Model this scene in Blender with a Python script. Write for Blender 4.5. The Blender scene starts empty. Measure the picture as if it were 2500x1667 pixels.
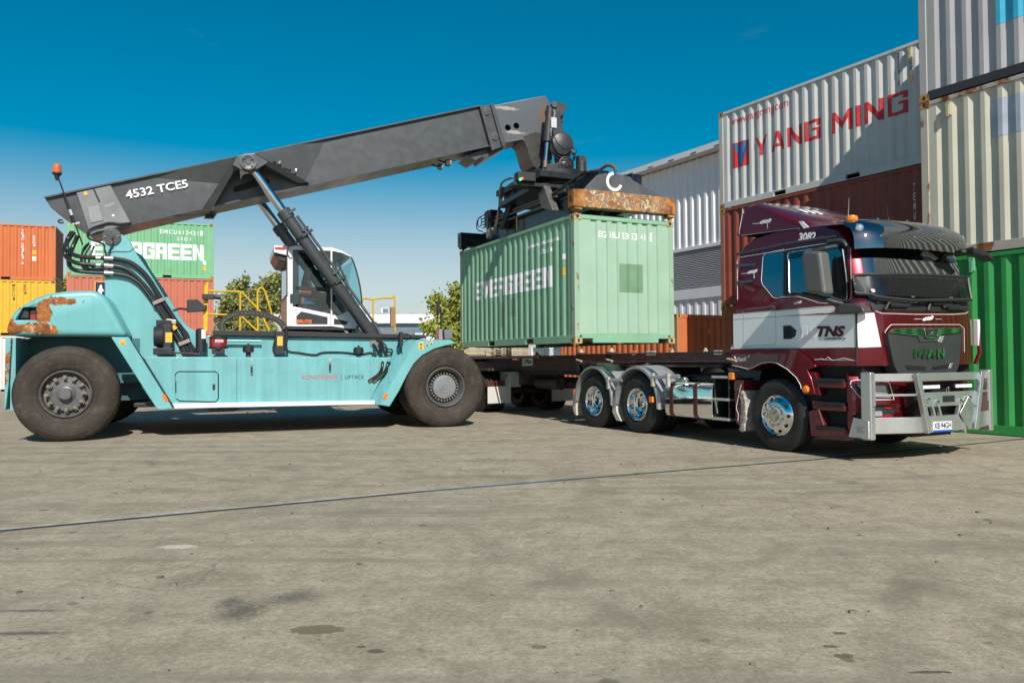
import bpy, bmesh, math, random
from mathutils import Vector, Matrix
from math import sin, cos, pi, radians, sqrt, atan2
rnd = random.Random(7)
SC = bpy.context.scene
COL = SC.collection

# ---------------------------------------------------------------- camera
FPX, PITCH, ROLL, EYE = 1911.03, 0.0229, -0.0083, 1.3177     # focal length in pixels of a 2500 px wide frame
_fw = Vector((0, cos(PITCH), sin(PITCH))); _up0 = Vector((0, -sin(PITCH), cos(PITCH))); _r0 = Vector((1, 0, 0))
CR = _r0*cos(ROLL) + _up0*sin(ROLL); CU = _up0*cos(ROLL) - _r0*sin(ROLL); CF = _fw
cd = bpy.data.cameras.new('camera'); cam = bpy.data.objects.new('camera', cd); COL.objects.link(cam)
cd.sensor_width = 36; cd.lens = 36*FPX/2500; cd.clip_end = 3000; cd.clip_start = .05
_m = Matrix((CR, CU, -CF)).transposed().to_4x4(); _m.translation = Vector((0, 0, EYE)); cam.matrix_world = _m
SC.camera = cam
cd.dof.use_dof = True; cd.dof.focus_distance = 12.5; cd.dof.aperture_fstop = 5.6

# ---------------------------------------------------------------- daylight
SUN_EL = radians(39)
SUN_TO = Vector((.275, -.96, 0)).normalized()*cos(SUN_EL) + Vector((0, 0, sin(SUN_EL)))
W = bpy.data.worlds.new('World'); SC.world = W; W.use_nodes = True
nt = W.node_tree; nt.nodes.clear()
sky = nt.nodes.new('ShaderNodeTexSky'); sky.sky_type = 'NISHITA'; sky.sun_disc = False
sky.sun_elevation = SUN_EL; sky.sun_rotation = atan2(SUN_TO.x, SUN_TO.y)
sky.air_density = 1.0; sky.dust_density = .6; sky.ozone_density = 2.0; sky.altitude = 0
hs = nt.nodes.new('ShaderNodeHueSaturation'); hs.inputs['Hue'].default_value = .478
bg = nt.nodes.new('ShaderNodeBackground'); bg.inputs['Strength'].default_value = .080
wo = nt.nodes.new('ShaderNodeOutputWorld')
# thin cirrus wisps
tc = nt.nodes.new('ShaderNodeTexCoord'); mp = nt.nodes.new('ShaderNodeMapping'); mp.inputs['Scale'].default_value = (3, 3, 11)
ns = nt.nodes.new('ShaderNodeTexNoise'); ns.inputs['Scale'].default_value = 1.6; ns.inputs['Detail'].default_value = 8; ns.inputs['Roughness'].default_value = .6
rp = nt.nodes.new('ShaderNodeValToRGB'); rp.color_ramp.elements[0].position = .64; rp.color_ramp.elements[1].position = .95
rp.color_ramp.elements[1].color = (.10, .10, .10, 1)
mx = nt.nodes.new('ShaderNodeMixRGB'); mx.inputs['Color2'].default_value = (7, 7.6, 8, 1)
L = nt.links.new
L(tc.outputs['Generated'], mp.inputs['Vector']); L(mp.outputs[0], ns.inputs['Vector']); L(ns.outputs['Fac'], rp.inputs['Fac'])
sxyz = nt.nodes.new('ShaderNodeSeparateXYZ'); L(tc.outputs['Generated'], sxyz.inputs[0])
sr = nt.nodes.new('ShaderNodeMapRange'); sr.interpolation_type = 'SMOOTHSTEP'; sr.inputs['From Min'].default_value = .09; sr.inputs['From Max'].default_value = .275; sr.inputs['To Min'].default_value = .66; sr.inputs['To Max'].default_value = 1.72
L(sxyz.outputs['Z'], sr.inputs['Value']); L(sr.outputs[0], hs.inputs['Saturation'])      # humid air low down, deep clear blue above
L(sky.outputs[0], hs.inputs['Color']); L(hs.outputs[0], mx.inputs['Color1']); L(rp.outputs[0], mx.inputs['Fac'])
L(mx.outputs[0], bg.inputs['Color']); L(bg.outputs[0], wo.inputs['Surface'])
sd = bpy.data.lights.new('sun', 'SUN'); sd.energy = 4.9; sd.angle = radians(.53); sd.color = (1, .95, .87)
so = bpy.data.objects.new('sun', sd); COL.objects.link(so); so.location = SUN_TO*60
so.rotation_euler = SUN_TO.to_track_quat('Z', 'Y').to_euler()
vs = SC.view_settings; vs.view_transform = 'Standard'; vs.look = 'None'; vs.exposure = 0.15; vs.gamma = 1

# ---------------------------------------------------------------- photo geometry -> real coordinates
def ray(u, v): return CF + CR*((u-1250)/FPX) + CU*((833.5-v)/FPX)
ORG = Vector((0, 0, EYE))
def ground(u, v, z=0):
    d = ray(u, v); return ORG + d*((z-EYE)/d.z)
class Frame:
    """A thing's own axes: X along it, Y into the picture, Z up."""
    def __init__(s, x, y, a, z=0):
        s.o = Vector((x, y, z)); s.a = a; s.X = Vector((cos(a), sin(a), 0)); s.Y = Vector((-sin(a), cos(a), 0))
    def loc(s, P): d = P-s.o; return Vector((d.dot(s.X), d.dot(s.Y), d.z))
    def w(s, x, y, z): return s.o + s.X*x + s.Y*y + Vector((0, 0, z))
    def on(s, u, v, y=0):
        d = ray(u, v); n = s.Y; return s.loc(ORG + d*((s.o+n*y-ORG).dot(n)/d.dot(n)))
    def onx(s, u, v, x=0):
        d = ray(u, v); n = s.X; return s.loc(ORG + d*((s.o+n*x-ORG).dot(n)/d.dot(n)))
    def onz(s, u, v, z=0): return s.loc(ground(u, v, s.o.z+z))
def crop(x0, y0, k): return lambda x, y: (x0+x/k, y0+y/k)
FS = Frame(-7.4582, 13.1251, .3449)                       # reach stacker: near rear wheel
FT = Frame(3.7014, 10.9995, 2.0522+pi)                    # truck: near front wheel, X forward
FK = Frame(*(Frame(1.2527, 15.4928, 2.0211+pi).w(-6.058, 0, 0)[:2]), 2.0211+pi, 1.6245)   # lifted container
FY = Frame(5.6044, 20.9371, 2.1007+pi)                    # stack behind the truck
FR = Frame(7.3547, 13.9669, 2.1007+pi)                    # stack at the right edge

# ---------------------------------------------------------------- mesh building
class MB:
    def __init__(s): s.v = []; s.f = []; s.m = []; s.sm = []
    def add(s, vs, fs, m=0):
        b = len(s.v); s.v += [tuple(p) for p in vs]
        for f in fs: s.f.append([i+b for i in f]); s.m.append(m)
        return s
    def hexa(s, p, m=0):          # p: 4 bottom ccw, 4 top
        return s.add(p, [(3, 2, 1, 0), (4, 5, 6, 7), (0, 1, 5, 4), (1, 2, 6, 5), (2, 3, 7, 6), (3, 0, 4, 7)], m)
    def box(s, x0, x1, y0, y1, z0, z1, m=0):
        return s.hexa([(x0, y0, z0), (x1, y0, z0), (x1, y1, z0), (x0, y1, z0), (x0, y0, z1), (x1, y0, z1), (x1, y1, z1), (x0, y1, z1)], m)
    def prism(s, pts, y0, y1, m=0):   # pts (x,z) outline, extruded along y
        n = len(pts); a = sum(pts[i][0]*pts[(i+1) % n][1]-pts[(i+1) % n][0]*pts[i][1] for i in range(n))
        if a < 0: pts = pts[::-1]
        vs = [(p[0], y0, p[1]) for p in pts]+[(p[0], y1, p[1]) for p in pts]
        return s.add(vs, [list(range(n)), list(range(2*n-1, n-1, -1))]+[(i, i+n, (i+1) % n+n, (i+1) % n) for i in range(n)], m)
    def prismx(s, pts, x0, x1, m=0):  # pts (y,z)
        n = len(pts); a = sum(pts[i][0]*pts[(i+1) % n][1]-pts[(i+1) % n][0]*pts[i][1] for i in range(n))
        if a < 0: pts = pts[::-1]
        vs = [(x0, p[0], p[1]) for p in pts]+[(x1, p[0], p[1]) for p in pts]
        return s.add(vs, [list(range(n-1, -1, -1)), list(range(n, 2*n))]+[(i, (i+1) % n, (i+1) % n+n, i+n) for i in range(n)], m)
    def prismz(s, pts, z0, z1, m=0):  # pts (x,y)
        n = len(pts); a = sum(pts[i][0]*pts[(i+1) % n][1]-pts[(i+1) % n][0]*pts[i][1] for i in range(n))
        if a < 0: pts = pts[::-1]
        vs = [(p[0], p[1], z0) for p in pts]+[(p[0], p[1], z1) for p in pts]
        return s.add(vs, [list(range(n-1, -1, -1)), list(range(n, 2*n))]+[(i, (i+1) % n, (i+1) % n+n, i+n) for i in range(n)], m)
    def slab(s, pts, nrm, m=0):       # any planar-ish outline in 3-D, thickened along nrm
        pts = [Vector(p) for p in pts]; n = len(pts); nrm = Vector(nrm)
        vs = pts+[p+nrm for p in pts]
        return s.add(vs, [list(range(n)), list(range(2*n-1, n-1, -1))]+[(i, i+n, (i+1) % n+n, (i+1) % n) for i in range(n)], m)
    def cyl(s, p0, p1, r0, r1=None, n=16, m=0):
        p0 = Vector(p0); p1 = Vector(p1); r1 = r0 if r1 is None else r1
        q = (p1-p0).to_track_quat('Z', 'Y'); vs = []
        for p, r in ((p0, r0), (p1, r1)):
            for i in range(n): vs.append(p+q @ Vector((r*cos(2*pi*i/n), r*sin(2*pi*i/n), 0)))
        return s.add(vs, [list(range(n-1, -1, -1)), list(range(n, 2*n))]+[(i, (i+1) % n, (i+1) % n+n, i+n) for i in range(n)], m)
    def tube(s, path, r, n=8, m=0, smooth=0, flat=1.0):
        P = [Vector(p) for p in path]
        if smooth:
            Q = []
            for i in range(len(P)-1):
                a, b, c, d = P[max(i-1, 0)], P[i], P[i+1], P[min(i+2, len(P)-1)]
                for k in range(smooth):
                    t = k/smooth
                    Q.append(.5*((2*b)+(c-a)*t+(2*a-5*b+4*c-d)*t*t+(3*b-a-3*c+d)*t**3))
            P = Q+[P[-1]]
        vs = []; fs = []; k = len(P); ref = None
        for i in range(k):
            t = (P[min(i+1, k-1)]-P[max(i-1, 0)]).normalized()
            if ref is None: ref = Vector((0, 1, 0)) if abs(t.y) < .8 else Vector((0, 0, 1))
            a = (ref-t*ref.dot(t)).normalized(); b = t.cross(a); ref = a
            for j in range(n):
                w = 2*pi*(j+.5)/n; vs.append(P[i]+a*(r*flat*cos(w))+b*(r*sin(w)))
        for i in range(k-1):
            for j in range(n): fs.append((i*n+j, i*n+(j+1) % n, (i+1)*n+(j+1) % n, (i+1)*n+j))
        fs += [list(range(n-1, -1, -1)), list(range((k-1)*n, k*n))]
        return s.add(vs, fs, m)
    def lathe(s, prof, c, axis=(0, 1, 0), n=48, m=0, flat=None, caps=False):   # prof: (radius, along axis)
        ax = Vector(axis).normalized(); a = Vector((0, 0, 1)) if abs(ax.z) < .7 else Vector((1, 0, 0))
        a = (a-ax*a.dot(ax)).normalized(); b = ax.cross(a); c = Vector(c); vs = []; fs = []; k = len(prof)
        for (r, h) in prof:
            for j in range(n):
                w = 2*pi*j/n; p = c+ax*h+a*(r*cos(w))+b*(r*sin(w))
                if flat is not None and p.z < flat: p.z = flat
                vs.append(p)
        for i in range(k-1):
            for j in range(n): fs.append((i*n+j, i*n+(j+1) % n, (i+1)*n+(j+1) % n, (i+1)*n+j))
        if caps and prof[0][0] > 1e-5: fs.append(list(range(n-1, -1, -1)))
        if caps and prof[-1][0] > 1e-5: fs.append(list(range((k-1)*n, k*n)))
        return s.add(vs, fs, m)
    def grid(s, rows, m=0, closed=False):
        k = len(rows[0]); vs = [p for r in rows for p in r]
        fs = [(i*k+j, i*k+j+1, (i+1)*k+j+1, (i+1)*k+j) for i in range(len(rows)-1) for j in range(k-1)]
        return s.add(vs, fs, m)
    def beam(s, p0, p1, w, h, up=(0, 0, 1), m=0):
        p0 = Vector(p0); p1 = Vector(p1); t = (p1-p0).normalized(); u = Vector(up)
        a = t.cross(u).normalized()*(w/2); b = a.cross(t).normalized()*(h/2)
        return s.hexa([p0-a-b, p0+a-b, p1+a-b, p1-a-b, p0-a+b, p0+a+b, p1+a+b, p1-a+b], m)
    def build(s, name, mats, parent=None, bevel=0, seg=2, ang=35, smooth=True, recalc=True):
        me = bpy.data.meshes.new(name); me.from_pydata(s.v, [], s.f)
        if not isinstance(mats, (list, tuple)): mats = [mats]
        for m in mats: me.materials.append(m)
        me.polygons.foreach_set('material_index', s.m)
        if recalc:
            b = bmesh.new(); b.from_mesh(me); bmesh.ops.remove_doubles(b, verts=b.verts, dist=1e-5)
            bmesh.ops.recalc_face_normals(b, faces=b.faces); b.to_mesh(me); b.free()
        if smooth:
            me.polygons.foreach_set('use_smooth', [True]*len(me.polygons)); me.set_sharp_from_angle(angle=radians(ang))
        o = bpy.data.objects.new(name, me); COL.objects.link(o)
        if parent is not None: o.parent = parent
        if bevel:
            md = o.modifiers.new('bevel', 'BEVEL'); md.width = bevel; md.segments = seg; md.limit_method = 'ANGLE'
            md.angle_limit = radians(ang); md.harden_normals = smooth
        return o
def cut(o, cutter):
    """Sink a real recess into o (the cutter is used up)."""
    c = cutter.build('cutter', o.data.materials[0], o.parent)
    md = o.modifiers.new('cut', 'BOOLEAN'); md.object = c; md.operation = 'DIFFERENCE'; md.solver = 'EXACT'
    bpy.context.view_layer.update()
    me = bpy.data.meshes.new_from_object(o.evaluated_get(bpy.context.evaluated_depsgraph_get()))
    o.modifiers.clear(); o.data = me; bpy.data.objects.remove(c)
    me.polygons.foreach_set('use_smooth', [True]*len(me.polygons)); me.set_sharp_from_angle(angle=radians(35))
def thing(name, label, cat, loc=(0, 0, 0), rz=0, group=None):
    o = bpy.data.objects.new(name, None); COL.objects.link(o); o.location = loc; o.rotation_euler = (0, 0, rz); o.empty_display_size = .2
    o['label'] = label; o['category'] = cat
    if group: o['group'] = group
    return o
def at(name, label, cat, F, group=None): return thing(name, label, cat, F.o, F.a, group)
def tag(o, label, cat, group=None):
    o['label'] = label; o['category'] = cat
    if group: o['group'] = group
    return o
def copy_tree(o, parent=None):
    c = o.copy(); COL.objects.link(c)
    if parent is not None: c.parent = parent
    for ch in [x for x in o.children]: copy_tree(ch, c)
    return c

# ---------------------------------------------------------------- materials
def node_mat(name):
    m = bpy.data.materials.new(name); m.use_nodes = True; t = m.node_tree; b = t.nodes['Principled BSDF']; return m, t, b
def N(t, kind, **kw):
    n = t.nodes.new(kind)
    for k, v in kw.items():
        if k in n.inputs: n.inputs[k].default_value = v
        else: setattr(n, k, v)
    return n
def noise(t, scale, detail=4, rough=.55, mapping=None, coord='Object', dist=0):
    c = N(t, 'ShaderNodeTexCoord'); n = N(t, 'ShaderNodeTexNoise', Scale=scale, Detail=detail, Roughness=rough, Distortion=dist)
    if mapping:
        mpn = N(t, 'ShaderNodeMapping'); mpn.inputs['Scale'].default_value = mapping
        t.links.new(c.outputs[coord], mpn.inputs['Vector']); t.links.new(mpn.outputs[0], n.inputs['Vector'])
    else: t.links.new(c.outputs[coord], n.inputs['Vector'])
    return n.outputs['Fac']
def ramp(t, fac, a, b, ca=(0, 0, 0, 1), cb=(1, 1, 1, 1)):
    r = N(t, 'ShaderNodeValToRGB'); r.color_ramp.elements[0].position = a; r.color_ramp.elements[1].position = b
    r.color_ramp.elements[0].color = ca; r.color_ramp.elements[1].color = cb; t.links.new(fac, r.inputs['Fac']); return r.outputs[0]
def mix(t, fac, a, b, mode='MIX'):
    n = N(t, 'ShaderNodeMixRGB'); n.blend_type = mode
    for s, v in (('Fac', fac), ('Color1', a), ('Color2', b)):
        if hasattr(v, 'links') or hasattr(v, 'is_linked'): t.links.new(v, n.inputs[s])
        elif s == 'Fac': n.inputs[s].default_value = v
        else: n.inputs[s].default_value = (*v[:3], 1)
    return n.outputs[0]
def sc(c, k): return tuple(min(1, x*k) for x in c[:3])
RUSTD, RUSTL = (.09, .032, .012), (.36, .14, .04)
def paint(name, col, rough=.45, metal=0, var=.12, streak=0., rust=0., rscale=3., coat=0., bump=0., scale=2., dirt=0., dirtcol=(.12, .09, .06), spec=.5):
    m, t, b = node_mat(name); lk = t.links.new
    c = mix(t, ramp(t, noise(t, scale, 5), .3, .7), sc(col, 1-var), sc(col, 1+var))
    if streak:
        c = mix(t, ramp(t, noise(t, 1., 6, .65, (9, 9, .35)), .42, .75, (0, 0, 0, 1), (streak, streak, streak, 1)), c, sc(col, .45))
    if dirt:
        c = mix(t, ramp(t, noise(t, scale*2.3, 8, .7), .5, .75, (0, 0, 0, 1), (dirt, dirt, dirt, 1)), c, dirtcol)
    b.inputs['Roughness'].default_value = rough; b.inputs['Metallic'].default_value = metal
    if rust:
        f = ramp(t, noise(t, rscale, 9, .68, (1, 1, .6), dist=.3), .72-rust*.42, .76-rust*.40)
        rc = mix(t, ramp(t, noise(t, rscale*5, 6, .7), .35, .7), RUSTD, RUSTL)
        c = mix(t, f, c, rc)
        rr = mix(t, f, (rough,)*3, (.85,)*3); lk(rr, b.inputs['Roughness'])
    else:
        rr = ramp(t, noise(t, scale*4, 4), .3, .8, (max(rough-.06, .02),)*3+(1,), (min(rough+.12, 1),)*3+(1,)); lk(rr, b.inputs['Roughness'])
    lk(c, b.inputs['Base Color'])
    if coat: b.inputs['Coat Weight'].default_value = coat; b.inputs['Coat Roughness'].default_value = .03
    b.inputs['Specular IOR Level'].default_value = spec
    if bump:
        bp = N(t, 'ShaderNodeBump', Strength=bump, Distance=.01); lk(noise(t, scale*9, 5, .6), bp.inputs['Height']); lk(bp.outputs[0], b.inputs['Normal'])
    return m
def glass(name, tint, refl=.06, rough=0.0, const=None):
    m, t, b = node_mat(name); t.nodes.remove(b); out = [n for n in t.nodes if n.type == 'OUTPUT_MATERIAL'][0]
    tr = N(t, 'ShaderNodeBsdfTransparent', Color=(*tint, 1)); gl = N(t, 'ShaderNodeBsdfGlossy', Roughness=rough)
    fr = N(t, 'ShaderNodeFresnel', IOR=1.5 if refl >= 0 else 1.2); ms = N(t, 'ShaderNodeMixShader')
    ad = N(t, 'ShaderNodeMath', operation='ADD'); ad.inputs[1].default_value = refl; t.links.new(fr.outputs[0], ad.inputs[0])
    (t.links.new(ad.outputs[0], ms.inputs[0]) if const is None else setattr(ms.inputs[0], 'default_value', const)); t.links.new(tr.outputs[0], ms.inputs[1]); t.links.new(gl.outputs[0], ms.inputs[2]); t.links.new(ms.outputs[0], out.inputs['Surface'])
    return m
def glow(name, col, s):
    m, t, b = node_mat(name); b.inputs['Base Color'].default_value = (*col, 1); b.inputs['Emission Color'].default_value = (*col, 1); b.inputs['Emission Strength'].default_value = s; return m

TEAL = paint('teal_paint', (.15, .41, .42), .38, var=.07, streak=.22, rust=.02, coat=.15, scale=1.2)
TEALD = paint('teal_paint_weathered', (.15, .40, .415), .45, var=.08, streak=.42, coat=.1, scale=1.5, dirt=.28, dirtcol=(.07, .17, .17), rust=.015)
BLK = paint('black_plastic', (.018, .019, .021), .5, var=.15)
RUB = paint('hose_rubber', (.014, .014, .015), .42, var=.2)
BOOM = paint('boom_grey', (.052, .056, .059), .36, var=.1, streak=.12, coat=.1, scale=1.3, dirt=.2, dirtcol=(.14, .14, .135))
BOOMD = paint('dusty_grey', (.17, .175, .18), .5, var=.2, scale=2.5, dirt=.5, dirtcol=(.22, .22, .22))
BOOMS = paint('greased_steel', (.075, .08, .09), .4, .3, var=.25, scale=2, dirt=.4, dirtcol=(.3, .28, .25))
DARK = paint('dark_greasy_steel', (.022, .023, .026), .4, .2, var=.35, scale=3, dirt=.35, dirtcol=(.07, .06, .05))
SPRD = paint('spreader_blue_black', (.012, .018, .03), .3, .2, var=.3, coat=.3, scale=2, dirt=.2, dirtcol=(.1, .1, .1))
TYRE = paint('tyre_rubber', (.045, .036, .029), .75, var=.3, scale=2.2, dirt=.6, dirtcol=(.13, .105, .08), bump=.3, spec=.3, streak=.3)
TYRET = paint('truck_tyre_rubber', (.022, .021, .021), .65, var=.3, scale=5, dirt=.3, dirtcol=(.06, .055, .05), bump=.2, spec=.35)
RIMG = paint('rim_grey', (.11, .11, .115), .45, .2, var=.25, scale=6, dirt=.5, dirtcol=(.16, .12, .09))
RIMR = paint('rim_rusty', (.11, .10, .095), .6, .1, var=.3, rust=.16, rscale=9, scale=6)
BOLT = paint('dirty_bolt', (.2, .17, .12), .5, .3, var=.4, scale=20)
CHROME = paint('chrome', (.80, .80, .80), .055, 1, var=.03, scale=4)
STEEL = paint('hydraulic_chrome', (.62, .66, .7), .13, 1, var=.06)
ALU = paint('brushed_aluminium', (.62, .63, .62), .3, .85, var=.05, scale=3)
ALUW = paint('satin_aluminium', (.5, .51, .51), .42, .7, var=.05, scale=2)
MAROON = paint('maroon_metallic', (.165, .005, .013), .27, .6, var=.05, coat=1., scale=.6)
MAROOND = paint('maroon_chassis', (.10, .012, .016), .4, .1, var=.25, scale=4, coat=.4, dirt=.25)
SILVER = paint('silver_band', (.80, .82, .82), .3, .1, var=.02, coat=.6, scale=.5)
WHITE = paint('white_paint', (.72, .72, .72), .4, var=.05, dirt=.12, scale=3)
WLINE = paint('white_lettering', (.78, .76, .76), .5, var=.06)
DGLASS = paint('dark_tinted_glass', (.006, .01, .012), .02, var=.1, coat=1., spec=1.)
ACRYL = paint('smoked_acrylic', (.004, .005, .005), .02, var=.1, coat=1., spec=1.)
for m_ in (DGLASS, ACRYL):
    b_ = m_.node_tree.nodes['Principled BSDF']; b_.inputs['IOR'].default_value = 2.0; b_.inputs['Coat IOR'].default_value = 1.8
    for l_ in list(b_.inputs['Roughness'].links): m_.node_tree.links.remove(l_)
    b_.inputs['Roughness'].default_value = .012
for m_ in (CHROME, MAROON, SILVER):
    b_ = m_.node_tree.nodes['Principled BSDF']; v_ = b_.inputs['Roughness'].default_value
    for l_ in list(b_.inputs['Roughness'].links): m_.node_tree.links.remove(l_)
CABGL = glass('cab_glass', (.74, .86, .87), .02)
CABGLT = glass('cab_glass_teal', (.38, .72, .76), .0, const=.04)
YEL = paint('safety_yellow', (.62, .38, .012), .4, var=.1, scale=4)
YSIG = paint('warning_label_yellow', (.75, .42, .05), .5, var=.05)
ORG_M = paint('orange_plastic', (.85, .16, .02), .35, var=.05)
AMBER = paint('amber_lens', (.85, .22, .01), .12, var=.1, coat=.8)
RED = paint('red_reservoir', (.28, .008, .012), .15, var=.1, coat=.8)
REDP = paint('red_lettering', (.56, .028, .03), .5, var=.12, scale=5, dirt=.25, dirtcol=(.5, .45, .42))
LAMP = paint('lamp_glass', (.42, .43, .44), .08, .4, var=.1, coat=.6)
# ---------------------------------------------------------------- lettering
def text_polys(s, bold=0., shear=0., space=1.):
    """vertices (x,z) in a unit box and faces of a line of type"""
    cu = bpy.data.curves.new('type', 'FONT'); cu.body = s; cu.size = 1; cu.offset = bold; cu.shear = shear; cu.space_character = space
    cu.resolution_u = 3; o = bpy.data.objects.new('type', cu); me = o.to_mesh()
    vs = [(v.co.x, v.co.y) for v in me.vertices]; fs = [list(p.vertices) for p in me.polygons]
    o.to_mesh_clear(); bpy.data.objects.remove(o); bpy.data.curves.remove(cu)
    x0 = min(v[0] for v in vs); x1 = max(v[0] for v in vs); z0 = min(v[1] for v in vs); z1 = max(v[1] for v in vs)
    return [((a-x0)/(x1-x0), (b-z0)/(z1-z0)) for a, b in vs], fs
def glyph(ch, t, h):
    """block letters as non-overlapping polygons in a unit box; t = stem width, h = bar height"""
    R = lambda a, b, c, d: [(a, b), (c, b), (c, d), (a, d)]
    m0, m1 = .5-h/2, .5+h/2
    if ch == 'E': return [R(0, 0, t, 1), R(t, 0, 1, h), R(t, m0, .96, m1), R(t, 1-h, 1, 1)]
    if ch == 'V': return [[(0, 1), (.5-t*.42, 0), (.5, 0), (.5, .28), (t, 1)], [(.5, .28), (.5, 0), (.5+t*.42, 0), (1, 1), (1-t, 1)]]
    if ch == 'R': return [R(0, 0, t, 1), R(t, 1-h, 1-t, 1), R(t, m0-.03, 1-t, m1-.03), [(1-t, m0), (.95, m0-.03), (1, m0+.05), (1, 1-h*.4), (.94, 1), (1-t, 1)], [(1-t-.04, 0), (1, 0), (1, m0-.05), (.95, m0-.03), (1-t-.04, m0-.03)]]
    if ch == 'G': return [R(0, .06, t, .94), [(.06, 0), (t, .0), (t, .06), (0, .06)], [(0, .94), (t, .94), (t, 1), (.06, 1)], R(t, 1-h, 1, 1), R(t, 0, 1, h), R(1-t, h, 1, m1), R(.5, m0+.04, 1-t, m1), R(1-t, .68, 1, 1-h)]
    if ch == 'N': return [R(0, 0, t, 1), R(1-t, 0, 1, 1), [(t, 1), (t, .62), (1-t, 0), (1-t, .38)]]
    if ch == 'Y': return [[(0, 1), (.5-t/2, .42), (.5+t/2, .42), (.5, .58), (t*1.1, 1)], [(.5, .58), (.5+t/2, .42), (1, 1), (1-t*1.1, 1)], R(.5-t/2, 0, .5+t/2, .42)]
    if ch == 'A': return [[(0, 0), (t, 0), (.5, .72), (.5, 1), (.5-t*.55, 1)], [(1-t, 0), (1, 0), (.5+t*.55, 1), (.5, 1), (.5, .72)], [(.3, .2), (.7, .2), (.62, .36), (.38, .36)]]
    if ch == 'M': return [R(0, 0, t, 1), R(1-t, 0, 1, 1), [(t, 1), (t, .6), (.5, .08), (.5, .45)], [(1-t, .6), (1-t, 1), (.5, .45), (.5, .08)]]
    if ch == 'I': return [R(0, 0, 1, 1)]
    return []
def block_polys(s, t=.28, h=.2, gap=.12, wid={}):
    vs = []; fs = []; x = 0
    for ch in s:
        w = wid.get(ch, 1)
        tt = t/w if ch != 'I' else 1
        for pg in glyph(ch, tt, h):
            b = len(vs); vs += [(x+a*w, z) for a, z in pg]; fs.append(list(range(b, len(vs))))
        x += w+gap
    x -= gap
    return [(a/x, z) for a, z in vs], fs
def lay(polys, rect, surf, name, m, parent, cuts=None, shear=0, th=.0):
    """Put lettering in a rectangle (a0,a1,z0,z1) of a surface. surf(a,z)->point. cuts: folds of the surface in a."""
    vs, fs = polys; a0, a1, z0, z1 = rect
    b = bmesh.new(); bv = [b.verts.new((a0+(x+shear*z)*(a1-a0), 0, z0+z*(z1-z0))) for x, z in vs]
    for f in fs:
        try: b.faces.new([bv[i] for i in f])
        except ValueError: pass
    if cuts:
        bmesh.ops.triangulate(b, faces=b.faces)
        for c in cuts:
            if min(a0, a1) < c < max(a0, a1):
                bmesh.ops.bisect_plane(b, geom=list(b.verts)+list(b.edges)+list(b.faces), dist=1e-6, plane_co=(c, 0, 0), plane_no=(1, 0, 0))
    for v in b.verts: v.co = surf(v.co.x, v.co.z)
    me = bpy.data.meshes.new(name); b.to_mesh(me); b.free(); me.materials.append(m)
    o = bpy.data.objects.new(name, me); COL.objects.link(o); o.parent = parent; return o

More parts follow.
